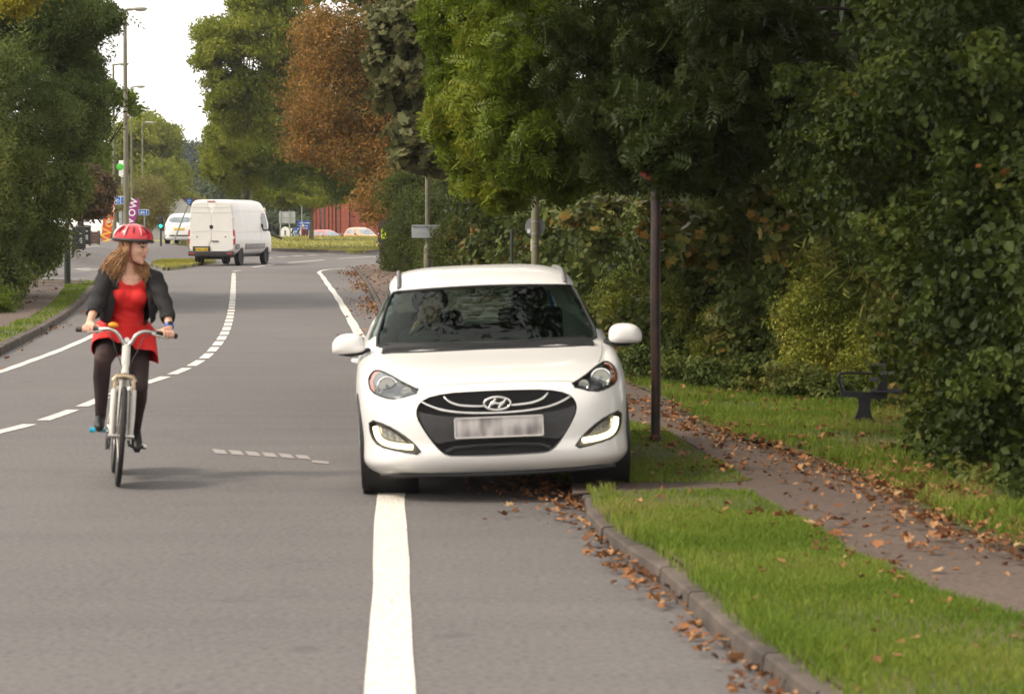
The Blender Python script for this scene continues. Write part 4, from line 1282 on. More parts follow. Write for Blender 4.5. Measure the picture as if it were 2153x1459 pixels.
    be = MB(); be.ell((-.10, .222, 1.095), (.036, .032, .021), None, 3); be.lathe([(.008, 1.05), (.008, 1.09)], (-.10, .222, 0), 'z', 10); be.build('bell', M_ORANGE, h, 60)
    sd = MB(); sd.ell((0, .80, .955), (.085, .12, .03)); sd.ell((0, .70, .955), (.03, .12, .022)); sd.tube([(0, .755, .86), (0, .775, .945)], .013, 8); sd.build('saddle', M_BLACK, t, 60)
    ch = MB()
    ch.lathe([(.088, -.062), (.088, -.056), (.07, -.056), (.07, -.062), (.088, -.062)], (0, .60, .285), 'x', 36)
    for k in range(5):
        a = k * 2 * math.pi / 5; ch.tube([(-.059, .60, .285), (-.059, .60 + .078 * math.cos(a), .285 + .078 * math.sin(a))], .007, 6)
    c = ch.build('chainring', M_GREYBLACK, t, 40)
    cn = MB(); cn.tube([(-.059, .60, .372), (-.057, 1.0, .385)], .004, 5); cn.tube([(-.059, .60, .198), (-.057, 1.02, .25)], .004, 5)
    cn.tube([(-.06, 1.03, .33), (-.065, 1.05, .24), (-.065, 1.02, .17)], .012, 6); cn.tube([(-.06, 1.04, .30), (-.03, 1.04, .345)], .03, 8); cn.build('chain', M_GREYBLACK, c, 40)
    for s, py, pz in ((-1, .445, .345), (1, .755, .225)):
        k = MB(); k.tube([(.07 * s, .60, .285), (.085 * s, py, pz)], [.013, .010], 8); ck = k.build('crank', M_STEEL, t, 60)
        p = MB(); p.box((.14 * s, py, pz), (.095, .085, .024), None, .006); po = p.build('pedal', M_GREYBLACK if s > 0 else M_CYAN, t, 40)
        r_ = MB(); r_.box((.14 * s, py - .045, pz), (.045, .006, .018)); r_.build('reflector', M_ORANGE, po, None)
        cp = MB(); cp.lathe([(.0001, -.02), (.018, -.018), (.018, .018), (.0001, .02)], (.19 * s, py - .02, pz), 'x', 10); cp.build('pedal_end', M_CYAN if s < 0 else M_STEEL, po, 40)
    return t
bicycle()

M_HAIR = mat('auburn_hair', (.19, .085, .032), .5, 0, .4, 30, .3, 200, col2=(.46, .25, .105))
M_DRESS = mat('red_dress', (.62, .014, .012), .75, 0, .10, 9, .15, 60)
M_JACKET = mat('black_jacket', (.012, .011, .012), .85, 0, .3, 30, .2, 120)
M_TIGHTS = mat('black_tights', (.016, .010, .010), .7, 0, .25, 5, spec=.4, col2=(.05, .026, .024))
M_SHOE = mat('black_shoe', (.010, .010, .011), .5, 0, .2, 20)
M_HELRED = mat('red_helmet', (.58, .018, .03), .22, 0, .06, 10, coat=.5)
M_HELWHITE = mat('helmet_stripe_reflection', (.78, .66, .66), .3, 0, .05, 10, coat=.4)  # white stripes, with the shell's pinkish reflection painted into their colour
M_LADYSKIN = mat('fair_skin', (.66, .37, .26), .48, 0, .05, 25)
M_LIP = mat('lips', (.48, .14, .12), .4, 0, .05, 20)
M_EYE = mat('eyes_and_brows', (.05, .03, .022), .4, 0, .1, 20)
def head_rot(th, tilt=0): return Matrix.Rotation(th, 3, 'Z') @ Matrix.Rotation(tilt, 3, 'X')
def add_head(b, c, rot, k=1.0):
    """face looks along -Y before rot"""
    def e(p, r, rr=None): b.ell(Vector(c) + rot @ Vector(p) * k, tuple(q * k for q in r), rot if rr is None else rot @ rr, 3)
    e((0, .018, .035), (.074, .094, .088))           # skull
    e((0, -.022, -.01), (.066, .070, .085))          # face
    e((0, -.030, -.072), (.046, .052, .040))         # jaw
    e((0, -.068, -.098), (.021, .019, .017))         # chin
    e((0, -.088, .030), (.040, .014, .012))          # brow
    b.cap(Vector(c) + rot @ Vector((0, -.086, .022)) * k, .0095 * k, Vector(c) + rot @ Vector((0, -.109, -.020)) * k, .0125 * k)   # nose
    for s in (1, -1):
        e((.012 * s, -.100, -.024), (.0085, .009, .0075))
        e((.036 * s, -.068, -.020), (.024, .022, .022))   # cheek
        e((.073 * s, .012, -.004), (.009, .020, .031), Matrix.Rotation(R(14 * s), 3, 'Z'))   # ear
    e((0, -.088, -.048), (.023, .013, .0075)); e((0, -.086, -.062), (.020, .013, .0080))   # lips
def hand(b, wrist, palm, bar_c, bar_dir, side, curl0=60, r=.026):
    """a palm and five separate fingers closed round a bar; bar_dir points towards the little finger"""
    wrist, palm, bar_c = Vector(wrist), Vector(palm), Vector(bar_c)
    d = Vector(bar_dir).normalized()
    up = Vector((0, 0, 1)); up = (up - d * up.dot(d)).normalized()
    fw = up.cross(d).normalized()
    if fw.y > 0: fw = -fw
    def on(a, rr, off): return bar_c + d * off + (-fw * math.cos(a) + up * math.sin(a)) * rr
    # palm lies over the back and top of the bar
    for o in (-.030, -.012, .006, .024):
        b.cap(wrist, .021, on(R(75), r + .008, o), .0135)
    for i, o in enumerate((-.034, -.011, .011, .032)):
        ln = (1.0, 1.08, 1.03, .86)[i]
        q = [on(R(a), r + .002 * (k == 1), o * 1.06) for k, a in enumerate((72, 72 + 62 * ln, 72 + 118 * ln, 72 + 165 * ln))]
        for k in range(3): b.cap(q[k], (.0105, .0096, .0088)[k], q[k + 1], (.0096, .0088, .0080)[k])
    # thumb leaves the side of the palm and closes underneath
    q = [wrist.lerp(on(R(60), r, -.035), .5), on(R(35), r + .006, -.058), on(R(-25), r + .003, -.062), on(R(-75), r, -.056)]
    for k in range(3): b.cap(q[k], (.0135, .0115, .0100)[k], q[k + 1], (.0115, .0100, .0088)[k])
def cyclist():
    t = thing('person', 'woman cyclist in a red dress, black jacket and red helmet looking off to her left', 'person', BIKE_LOC, rot=BIKE_ROT)
    sh = {-1: Vector((-.165, .63, 1.425)), 1: Vector((.180, .61, 1.425))}
    el = {-1: Vector((-.222, .47, 1.215)), 1: Vector((.272, .45, 1.21))}
    wr = {-1: Vector((-.262, .325, 1.105)), 1: Vector((.292, .335, 1.10))}
    hip = {-1: Vector((-.09, .80, .99)), 1: Vector((.09, .80, .98))}
    kn = {-1: Vector((-.150, .40, .84)), 1: Vector((.118, .505, .665))}
    an = {-1: Vector((-.135, .54, .43)), 1: Vector((.128, .85, .345))}
    hc = Vector((.012, .565, 1.640)); rot = head_rot(R(62), R(0))
    b = MB()
    add_head(b, hc, rot, 1.02)
    b.cap((.005, .60, 1.57), .050, (0, .64, 1.44), .056)
    b.ell((0, .655, 1.38), (.165, .09, .09)); b.ell((0, .66, 1.29), (.14, .095, .13)); b.ell((0, .70, 1.14), (.115, .09, .12)); b.ell((0, .775, 1.0), (.155, .12, .12))
    for s in (1, -1):
        b.cap((0, .65, 1.43), .05, sh[s], .048); b.cap(sh[s], .046, el[s], .038); b.cap(el[s], .038, wr[s].lerp(el[s], .25), .029)
        mc_ = kn[s].lerp(an[s], .42) + Vector((.004 * s, .013, 0)); b.cap(hip[s], .078, kn[s], .050); b.cap(kn[s], .048, mc_, .040); b.cap(mc_, .040, an[s], .030)
    # collar bones
    for s in (1, -1): b.cap((.015 * s, .575, 1.415), .010, (.12 * s, .60, 1.435), .009)
    me = blob(b, .0085, 4)
    hm = MB()
    for s in (1, -1):
        hm.cap(el[s].lerp(wr[s], .45), .032, wr[s], .0235)
        gx = -.262 if s < 0 else .278
        bd = Vector((1, .55, -.05)) if s > 0 else Vector((-1, .55, -.05))
        hand(hm, wr[s], None or wr[s], (gx, .296 if s > 0 else .287, 1.051), bd, s)
    hme = blob(hm, .0042, 2)
    # one mesh: trunk, head and arms run on into the hands
    bm = bmesh.new(); bm.from_mesh(me); bm.from_mesh(hme)
    inv = rot.transposed()
    eyes = [Vector((.031 * s, -.088, .008)) for s in (1, -1)]; brows = [Vector((.033 * s, -.09, .030)) for s in (1, -1)]
    for f in bm.faces:
        f.smooth = True
        p = inv @ (f.calc_center_median() - hc) / 1.02
        if p.y < -.05:
            if any(abs(p.x - q.x) < .0145 and abs(p.z - q.z) < .0065 for q in eyes) or any(abs(p.x - q.x) < .019 and abs(p.z - q.z) < .0038 for q in brows): f.material_index = 1
            elif abs(p.x) < .024 - abs(p.z + .055) * .9 and abs(p.z + .055) < .0125: f.material_index = 2
    me2 = bpy.data.meshes.new('body'); bm.to_mesh(me2); bm.free()
    for m in (M_LADYSKIN, M_EYE, M_LIP): me2.materials.append(m)
    link('body', me2, t)

    # dress: fitted bodice, skirt draped over both thighs
    d = MB()
    d.ell((0, .655, 1.385), (.168, .104, .105)); d.cap((-.13, .635, 1.42), .058, (.14, .625, 1.42), .058); d.ell((0, .655, 1.29), (.150, .108, .13)); d.ell((-.065, .585, 1.29), (.066, .055, .062)); d.ell((.075, .58, 1.29), (.066, .055, .062))
    d.ell((0, .70, 1.15), (.135, .105, .14)); d.ell((.005, .775, 1.02), (.195, .15, .13))
    d.cap((-.085, .76, 1.01), .145, (-.145, .50, .905), .098); d.cap((.085, .76, 1.00), .145, (.155, .56, .83), .100)
    d.cap((0, .70, 1.02), .12, (0, .54, .93), .075)
    d.cap((-.15, .74, .97), .080, (-.160, .56, .90), .058); d.cap((.155, .74, .95), .080, (.172, .60, .84), .056)
    dm = blob(d, .009, 5)
    for v in dm.vertices:      # folds that deepen towards the hem, creases at the waist
        c = v.co
        k = sm(1.12, .88, c.z)
        fo = math.sin(c.x * 62 + c.z * 9) * .0075 * k + math.sin(c.z * 120 + c.x * 35) * .003 * sm(1.05, 1.13, c.z) * sm(1.25, 1.17, c.z)
        v.co = c + Vector((math.copysign(.35, c.x), -1, .1)) * fo
    cutmesh(dm, [((0, .545, .90), (0, -.80, -.60)), ((0, .9, .86), (0, .1, -1))], lambda c: ((c.x - .01) / .092) ** 2 + ((c.z - 1.475) / .105) ** 2 < 1 or c.z > 1.478)
    o = finish(dm, 'dress', M_DRESS, t); add_solidify(o, .006)
    # cropped jacket, open in front, sleeves pushed to the forearm
    j = MB()
    j.ell((0, .66, 1.36), (.190, .116, .115)); j.ell((0, .665, 1.27), (.176, .122, .13)); j.ell((.005, .70, 1.17), (.160, .125, .13))
    for s in (1, -1):
        j.cap((.06 * s, .64, 1.455), .06, sh[s] + Vector((.002 * s, 0, .0)), .060); j.cap(sh[s] + Vector((.002 * s, 0, 0)), .060, el[s], .049); j.cap(el[s], .049, el[s].lerp(wr[s], .62), .042)
        j.ell((.135 * s, .60, 1.22), (.075, .075, .13))
    jm = blob(j, .009, 4)
    for v in jm.vertices:
        c = v.co
        if abs(c.x) > .17: v.co = c + Vector((math.sin(c.z * 70 + c.x * 20) * .005, math.sin(c.z * 55) * .005, 0))
    pl = []
    for s in (1, -1):
        dr = (wr[s] - el[s]).normalized(); pl.append((el[s].lerp(wr[s], .52), dr))
    # sleeve ends: cut only what lies beyond the cuff
    def drop(c):
        for (co, no) in pl:
            if (c - co).dot(no) > 0 and c.y < .47: return True
        op = 1 - sm(1.36, 1.47, c.z) * .35
        if c.y < .66 and (-.075 - max(0, 1.36 - c.z) * .16) * op < c.x < (.118 + max(0, 1.36 - c.z) * .22) * op and c.z < 1.60: return True
        if c.z > 1.475 and abs(c.x) < .075: return True
        return c.z < 1.10 + .12 * (c.x > 0) * sm(.62, .55, c.y) * 0
    cutmesh(jm, (), drop)
    o = finish(jm, 'jacket', M_JACKET, t); add_solidify(o, .008, 1)
    # tights and shoes
    l = MB()
    for s in (1, -1):
        l.cap(hip[s], .096, hip[s].lerp(kn[s], .55), .084); l.cap(hip[s].lerp(kn[s], .5), .085, kn[s], .066)
        m1 = kn[s].lerp(an[s], .30) + Vector((.004 * s, .018, 0))
        l.cap(kn[s], .064, m1, .063); l.cap(m1, .063, kn[s].lerp(an[s], .65), .050); l.cap(kn[s].lerp(an[s], .62), .051, an[s], .040)
    finish(blob(l, .010, 4), 'tights', M_TIGHTS, t)
    for s in (1, -1):
        f = MB()
        a = an[s]
        if s < 0: toe, ball, heel = Vector((-.143, .385, .372)), Vector((-.142, .455, .385)), Vector((-.138, .60, .392))
        else: toe, ball, heel = Vector((.142, .70, .215)), Vector((.139, .755, .255)), Vector((.134, .885, .315))
        f.cap(a + Vector((0, .01, .045)), .042, a, .040); f.cap(a, .040, heel, .034); f.cap(heel, .033, ball, .041); f.cap(ball, .041, toe, .031); f.cap(a, .038, ball, .036)
        fo = finish(blob(f, .008, 3), 'shoe', M_SHOE, t)
        so = MB(); so.tube([heel + Vector((0, .02, -.032)), heel.lerp(ball, .5) + Vector((0, 0, -.034)), ball + Vector((0, 0, -.040)), toe + Vector((0, -.02, -.026))], [.026, .024, .034, .018], 10, True, .3)
        so.build('sole', M_GREYBLACK, fo, 60)
    # hair: a cap under the helmet and long strands blown out to both sides
    h = MB()
    def HP(p): return hc + rot @ Vector(p)
    h.ell(HP((0, .03, .03)), (.086, .086, .09)); h.ell(HP((0, .06, -.03)), (.066, .05, .075)); h.ell(HP((.05, .02, -.01)), (.035, .05, .06)); h.ell(HP((-.05, .02, -.01)), (.035, .05, .06))
    rr = random.Random(4)
    hm2 = blob(h, .009, 3)
    hm2 = cutmesh(hm2, (), lambda c: (rot.transposed() @ (c - hc)).y < -.035)
    hb = MB(); hb.add([v.co.copy() for v in hm2.vertices], [tuple(p.vertices) for p in hm2.polygons])
    for k in range(720):
        s = -1 if k < 540 else 1
        st = HP((rr.uniform(-.06, .06), rr.uniform(.02, .10), rr.uniform(-.07, .0)))
        if s < 0: e = Vector((rr.uniform(-.195, -.06), .62 + rr.uniform(-.06, .06), 1.505 + rr.uniform(-.11, .02)))
        else: e = Vector((rr.uniform(.07, .155), .60 + rr.uniform(-.05, .06), 1.47 + rr.uniform(-.04, .03)))
        mid = st.lerp(e, .55) + Vector((0, rr.uniform(-.03, .02), .018 + rr.uniform(-.02, .02)))
        tip = e + Vector((rr.uniform(-.03, .02) * (1 if s > 0 else 1), rr.uniform(-.02, .02), -rr.uniform(.015, .07)))
        q = spline([st, mid, e, tip], 4)
        hb.tube(q, [.0042 * (1 - .7 * i / (len(q) - 1)) for i in range(len(q))], 4)
    hb.build('hair', M_HAIR, t, 60, fix=False)
    # helmet
    hel = MB(); hel.ell(HP((0, .008, .062)), (.114, .148, .104), rot, 4)
    hme = hel.mesh('helmet', fix=False)
    n0 = rot @ Vector((0, -.12, -1))
    cutmesh(hme, [(HP((0, 0, .047)), n0)])
    ho = finish(hme, 'helmet', M_HELRED, t); add_solidify(ho, .02, -1)
    def hel_pt(lon, lat, k=1.0):
        q = Vector((math.sin(lon) * math.cos(lat) * .114, -math.cos(lon) * math.cos(lat) * .148, math.sin(lat) * .104)) * k
        return HP(Vector((0, .008, .062)) + q)
    for s in (1, -1):
        for lo, a0, a1, w_ in ((20, 22, 62, .011), (70, 20, 55, .013), (120, 18, 55, .013), (160, 20, 60, .011)):
            q = [hel_pt(R(lo * s), R(a), 1.004) for a in np.linspace(a0, a1, 7)]
            vt = MB(); vt.tube(q, [w_ * .3, w_ * .8, w_, w_, w_, w_ * .8, w_ * .3], 8, True, .35); vt.build('vent', M_BLACK, ho, 60)
    for s in (1, -1):
        for lo, a0, a1, w_ in ((45, 15, 55, .010), (96, 8, 58, .019), (142, 5, 62, .024)):
            q = [hel_pt(R(lo * s), R(a), 1.004) for a in np.linspace(a0, a1, 7)]
            wp = MB(); wp.tube(q, [w_ * .4, w_ * .9, w_, w_, w_ * .9, w_ * .7, w_ * .3], 8, True, .35); wp.build('panel', M_HELWHITE, ho, 60)  # stripes, broadened at the rear to paint in the reflection
    rim = MB(); rim.tube([hel_pt(a, R(2) - .1 * math.cos(a) * 0 - R(9), .985) for a in np.linspace(0, 2 * math.pi, 40)], .011, 8, False); rim.build('helmet_rim', M_GREYBLACK, ho, 60)
    sp = MB()
    for s in (1, -1):
        sp.tube(spline([HP((.083 * s, -.03, .05)), HP((.078 * s, -.012, -.03)), HP((.058 * s, -.03, -.095)), HP((.0, -.055, -.122))], 5), .0055, 6)
        sp.tube(spline([HP((.078 * s, .06, .04)), HP((.083 * s, .025, -.01)), HP((.077 * s, -.012, -.035))], 4), .005, 6)
    sp.build('strap', mat('dark_red_strap', (.16, .015, .02), .7), ho, 60)
    wa = MB(); dr = (wr[1] - el[1]).normalized(); c0 = el[1].lerp(wr[1], .90)
    wa.tube([c0 - dr * .012, c0 + dr * .012], .033, 16); wo = wa.build('watch', mat('blue_watch_strap', (.04, .14, .50), .5), t, 60)
    fa = MB(); fa.ell(c0 + Vector((.004, -.02, .024)), (.020, .014, .014)); fa.build('watch_face', M_BLACK, wo, 60)
    return t
cyclist()
# ================================================================== VAN, PARKED CARS, STREET FURNITURE
def van(name, label, loc, rz, paint, plate=None, detail=True, cat='van'):
    t = thing(name, label, cat, loc, rz)
    N = 48
    def prof(w_, z0, z1, r=.2):
        pts = []
        for k in range(N):
            a = 2 * math.pi * (k + .5) / N
            ca, sa = math.cos(a), math.sin(a)
            e = 2 / 6.5
            x = w_ * math.copysign(abs(ca) ** e, ca); z = (z0 + z1) / 2 + (z1 - z0) / 2 * math.copysign(abs(sa) ** e, sa)
            f = (z - .9) / 1.8
            if f > 0: x *= 1 - .10 * f ** 1.3
            pts.append((x, z))
        return pts
    st = [(0.0, .93, .50, 2.60), (.03, .965, .46, 2.66), (.10, .985, .44, 2.69), (1.0, .995, .42, 2.70), (3.6, .995, .42, 2.70), (4.3, .99, .42, 2.66), (4.55, .985, .42, 2.55), (4.8, .98, .42, 2.28), (5.1, .97, .42, 1.85), (5.28, .96, .42, 1.52), (5.5, .93, .42, 1.30), (5.8, .84, .44, 1.08), (5.9, .70, .5, .95)]
    mb = MB(); vs = []
    for y, w_, z0, z1 in st: vs += [(x, y, z) for x, z in prof(w_, z0, z1)]
    fs = [(i * N + k, i * N + (k + 1) % N, (i + 1) * N + (k + 1) % N, (i + 1) * N + k) for i in range(len(st) - 1) for k in range(N)]
    fs += [tuple(range(N)), tuple((len(st) - 1) * N + k for k in range(N))]
    mb.add(vs, fs)
    bv = bvh_of(mb)
    cut = []
    for yy in (1.05, 4.72):
        cut.append(MB().lathe([(.40, .55), (.40, 1.2)], (0, yy, .34), 'x', 32).mesh('c')); cut.append(MB().lathe([(.40, -.55), (.40, -1.2)], (0, yy, .34), 'x', 32).mesh('c'))
    me = boolean(mb.mesh('b'), cut)
    body = finish(me, 'body', paint, t, 32)
    gap = mat('van_panel_gap', (.20, .20, .20), .8)
    for s in (1, -1):
        dp = chaikin([(.012 * s, .60), (.90 * s, .60), (.925 * s, .95), (.90 * s, 1.6), (.845 * s, 2.42), (.74 * s, 2.56), (.012 * s, 2.575)], 1)
        dr = MB(); dr.prism(dp, -.022, .01, 'y'); d = dr.build('rear_door', paint, t, 30)
        if detail:
            for z0, bow_ in ((2.36, .03), (2.15, .02), (1.42, -.06)):
                cr = MB(); cr.tube([(s * (.03 + .82 * u), -.024, z0 + bow_ * (u ** 2)) for u in np.linspace(0, 1, 7)], .007, 5)
                cr.build('pressed_line', mat('pressed_shadow_line', (.52, .51, .50), .5), d, 60)
            for z in (1.12, 1.95):
                hg = MB(); hg.box(((.915 - .02 * (z > 1.5)) * s, -.03, z), (.05, .03, .07), None, .008); hg.build('hinge', paint, d, 30)
            lk = MB(); lk.lathe([(.035, -.03), (.035, -.01)], (.60 * s, 0, 1.18), 'y', 16); lk.build('lock', gap, d, 30)
        tl = MB(); tl.prism(chaikin([(.905 * s, .86), (.985 * s, .86), (.99 * s, 1.2), (.97 * s, 1.47), (.905 * s, 1.47)], 1), -.012, .10, 'y')
        o = tl.build('tail_light', M_REDL, t, 30)
        wl = MB(); wl.box((.948 * s, -.014, 1.15), (.06, .008, .10)); wl.build('clear_lens', mat('clear_lamp', (.75, .62, .52), .3), o, None)
        for yy in (1.05, 4.72): wheel(t, .84 * s, yy, .34, .22, 6)
        mm = MB(); mm.box((1.16 * s, 4.55, 1.55), (.17, .10, .34), None, .04); mm.tube([(.96 * s, 4.5, 1.42), (1.12 * s, 4.55, 1.48)], .03, 8); mm.build('mirror', M_GREYBLACK, t, 40)
        wn = chaikin([(3.85, 1.42), (4.88, 1.38), (4.62, 2.0), (4.45, 2.16), (3.85, 2.16)], 1)
        conform(wn, 'x', bv, -.006, .02, .15, s).build('side_window', M_WINDARK, t, 50)
        for y0, y1 in ((.12, .62), (1.50, 4.28)):
            gs = MB(); gs.box((1.0 * s, (y0 + y1) / 2, .78), (.035, y1 - y0, .22), None, .012); gs.build('side_strip', mat('grey_trim', (.20, .19, .185), .6), t, 30)
        sp = MB()
        h = [bv.ray_cast(Vector((5 * s, y, 1.33 - .05 * math.sin((y - .2) / 4.4 * math.pi) * -1)), Vector((-s, 0, 0)))[0] for y in np.linspace(.2, 4.6, 12)]
        sp.tube([q for q in h if q], .006, 5)
        h = [bv.ray_cast(Vector((5 * s, y, 2.22)), Vector((-s, 0, 0)))[0] for y in np.linspace(.2, 4.3, 8)]
        sp.tube([q for q in h if q], .006, 5)
        h = [bv.ray_cast(Vector((5 * s, 3.75, z)), Vector((-s, 0, 0)))[0] for z in np.linspace(.55, 2.5, 8)]
        sp.tube([q for q in h if q], .006, 5)
        sp.build('side_crease', mat('pressed_shadow_line', (.52, .51, .50), .5), t, 60)
    bp = MB(); bp.box((0, -.02, .50), (1.93, .20, .20), None, .05); bp.box((.0, -.08, .545), (1.2, .10, .08), None, .02)
    b2 = bp.build('rear_bumper', M_GREYBLACK, t, 40)
    for s in (1, -1):
        rf = MB(); rf.box((.80 * s, -.125, .50), (.2, .012, .06), None, .004); rf.build('reflector', M_REDL, b2, None)
    fb = MB(); fb.box((0, 5.86, .55), (1.5, .16, .26), None, .05); fb.build('front_bumper', M_GREYBLACK, t, 40)
    un = MB(); un.box((0, 2.9, .40), (1.3, 5.2, .12)); un.tube([(-.55, .5, .33), (.35, .5, .33)], .07, 10); un.tube([(-.28, .1, .30), (-.28, .1, .42)], .03, 6); un.build('underbody', M_BLACK, t, 30)
    ws = MB(); ws.add([(x, y + .02, z + .02) for x, y, z in [(-.80, 5.24, 1.58), (.80, 5.24, 1.58), (.74, 4.66, 2.42), (-.74, 4.66, 2.42)]], [(0, 1, 2, 3)]); ws.build('windscreen', M_WINDARK, t, None)
    if detail:
        em = MB(); em.lathe([(.0001, -.034), (.075, -.034), (.085, -.02)], (0, 0, 1.58), 'y', 20); em.build('badge', M_BLACK, t, 30)
        bl = MB(); bl.box((.0, -.012, 2.625), (.34, .03, .035), None, .008); bl.build('brake_light', M_REDL, t, 30)
        hn = MB(); hn.box((.16, -.035, 1.0), (.30, .03, .045), None, .01); hn.build('door_handle', M_GREYBLACK, t, 30)
        ph = MB(); ph.box((-.42, -.028, .685), (.74, .02, .22), None, .01); ph.build('plate_recess', M_GREYBLACK, t, 30)
        pp = MB(); pp.box((-.40, -.045, .665), (.53, .016, .125), None, .004); po = pp.build('number_plate', M_YPLATE, t, 30)
        text_part(plate, .112, Matrix.Translation((-.40, -.056, .665)) @ FACE_CAM, M_PTEXT, po)
    return t
vp = G(416, 560).lerp(G(503, 557), .5)
v0 = van('panel_van', 'white high-roofed panel van driving away, seen from behind with a yellow plate', (vp.x - .2, vp.y - .9, 0), R(-11.2), mat('van_white_paint', (.74, .72, .69), .35, 0, .03, 2, coat=.3), 'WR63 GZN')
v1 = van('emergency_van', 'dark van with fluorescent yellow square on its rear, half hidden by the hedge corner', (P(795, 500, 150).x + .96, 150, .0), R(-3), M_NAVY, None, False)
hv = MB(); hv.box((-.50, -.04, 1.12), (.60, .02, .55), None, .01); hv.build('fluorescent_panel', emit('fluorescent_yellow', (.72, .80, .02), .12), v1, 30)

def simple_car(name, label, loc, rz, paint, L_=4.1, W_=.86, Ht=1.46, glassm=None, plate=None, plate_rear=True, tall=0.0):
    t = thing(name, label, 'car', loc, rz)
    k = Ht / 1.46; kl = L_ / 4.1; kw = W_ / .86
    T = [(.19, .78, .10, 4.02, 6, 6), (.26, .835, .02, 4.08, 6, 6), (.42, .86, 0, 4.10, 5.5, 5.5), (.58, .865, .03, 4.10, 5.2, 5.5), (.68, .864, .09, 4.09, 5, 5.5), (.75, .86, .22, 4.08, 5, 5.5), (.82, .855, .48 - tall * .2, 4.07, 5, 5.5), (.88, .848, .82 - tall * .3, 4.06, 5, 5.5), (.93, .83, 1.06 - tall * .35, 4.04, 5.5, 5.5),
         (1.0, .79, 1.19 - tall * .35, 3.98, 6, 6), (1.12, .735, 1.40 - tall * .3, 3.88, 6.5, 6), (1.25, .675, 1.64 - tall * .25, 3.74, 6.5, 6), (1.34, .625, 1.84 - tall * .2, 3.60, 6, 6), (1.40, .56, 2.02, 3.42, 5, 5), (1.44, .44, 2.2, 3.2, 4.5, 4.5), (1.46, .2, 2.45, 2.95, 4, 4)]
    sh = ring_body([(z * k, w_ * kw, a * kl, b * kl, n1, n2, .12) for z, w_, a, b, n1, n2 in T], 72, 3)
    bv = bvh_of(sh)
    cut = [MB().lathe([(.345, .5 * s), (.345, 1.0 * s)], (0, yy * kl, .31), 'x', 28).mesh('c') for s in (1, -1) for yy in (.78, 3.28)]
    me = boolean(sh.mesh('b'), cut)
    finish(me, 'body', paint, t, 30)
    gm = glassm or M_WINDARK
    fw = chaikin([(-.70 * kw, .965 * k), (0, .93 * k), (.70 * kw, .965 * k), (.585 * kw, 1.315 * k), (0, 1.335 * k), (-.585 * kw, 1.315 * k)], 2)
    conform(fw, 'y', bv, -.005, .02, .1).build('windscreen', gm, t, 50)
    rw = chaikin([(-.62 * kw, 1.0 * k), (.62 * kw, 1.0 * k), (.54 * kw, 1.30 * k), (-.54 * kw, 1.30 * k)], 2)
    conform(rw, 'y', bv, -.005, .02, .1, 1).build('rear_window', gm, t, 50)
    for s in (1, -1):
        for a, b in (((1.42, 2.28)), ((2.36, 3.45))):
            a2 = a * kl; b2 = b * kl
            sw = chaikin([(a2, .965 * k), (b2, .985 * k), (b2 - .06 + (.0 if b < 3 else -.12), 1.30 * k), (a2 + (.40 if a < 2 else .02) * kl, 1.30 * k)], 1)
            conform(sw, 'x', bv, -.005, .02, .12, s).build('side_window', gm, t, 50)
        hl = chaikin([(.50 * s * kw, .66 * k), (.80 * s * kw, .70 * k), (.81 * s * kw, .80 * k), (.60 * s * kw, .745 * k)], 1)
        conform(hl, 'y', bv, -.006, .02, .08).build('headlight', mat('pale_lamp', (.62, .60, .56), .15, .3, .1, 10), t, 40)
        tl = chaikin([(.70 * s * kw, .66 * k), (.815 * s * kw, .66 * k), (.81 * s * kw, .86 * k), (.69 * s * kw, .86 * k)], 1)
        conform(tl, 'y', bv, -.008, .02, .08, 1).build('tail_light', M_REDL, t, 40)
        mm = MB(); mm.ell((.93 * s * kw, 1.42 * kl, .97 * k), (.10, .07, .065)); mm.tube([(.80 * s * kw, 1.45 * kl, .93 * k), (.92 * s * kw, 1.42 * kl, .94 * k)], .025, 6); mm.build('mirror', M_BLACK, t, 60)
        for yy in (.78, 3.28): wheel(t, .745 * s * kw, yy * kl, .31, .2, 8)
    gr = MB(); gr.tube([bv.ray_cast(Vector((x, -3, .40 * k)), Vector((0, 1, 0)))[0] for x in (-.45, -.2, 0, .2, .45)], .06, 8); gr.build('grille', M_BLACK, t, 50)
    bs = MB(); bs.tube([bv.ray_cast(Vector((x, 9, .40 * k)), Vector((0, -1, 0)))[0] for x in (-.70, -.4, 0, .4, .70)], .035, 8); bs.build('bumper_strip', M_GREYBLACK, t, 50)
    un = MB(); un.box((0, 2.05 * kl, .24), (1.2, 3.5 * kl, .12)); un.build('underbody', M_BLACK, t, 30)
    if plate:
        pz = .70 * k; py = bv.ray_cast(Vector((0, 9, pz)), Vector((0, -1, 0)))[0].y
        pp = MB(); pp.box((0, py + .008, pz), (.52, .02, .115), None, .004); po = pp.build('number_plate', M_YPLATE, t, 30)
    return t
# rear view: turned round so that its tail faces us
zb = .70
wcx = (366 - CX) / F * 135
simple_car('hatchback_car', 'small white hatchback seen from behind on the raised forecourt beside the panel van', (wcx + .5, 139.2, zb), R(180 - 5), M_WHITE, 3.6, .84, 1.50, M_WINPALE, 'x', tall=.9)
rx_ = P(692, 490, 228).x
simple_car('saloon_car', 'faded red car with pale roof parked in front of the brick building', (rx_ + 1.2, 226.5, -.35), R(38), M_RED, 4.3, .87, 1.46, M_WINPALE)
ox_ = P(770, 490, 229).x
simple_car('tall_car', 'tall pale orange car parked right of the red car behind the grass island', (ox_ + .7, 227, -.35), R(30), M_COPPER, 4.2, .89, 1.66, M_WINPALE, tall=.8)
sx_ = P(566, 490, 226).x
simple_car('silver_car', 'silver car mostly hidden behind the front of the white panel van', (sx_ + 1.2, 226, -.35), R(75), M_SILVER, 4.2, .87, 1.44, M_WINPALE)
wx_ = P(222, 500, 172).x
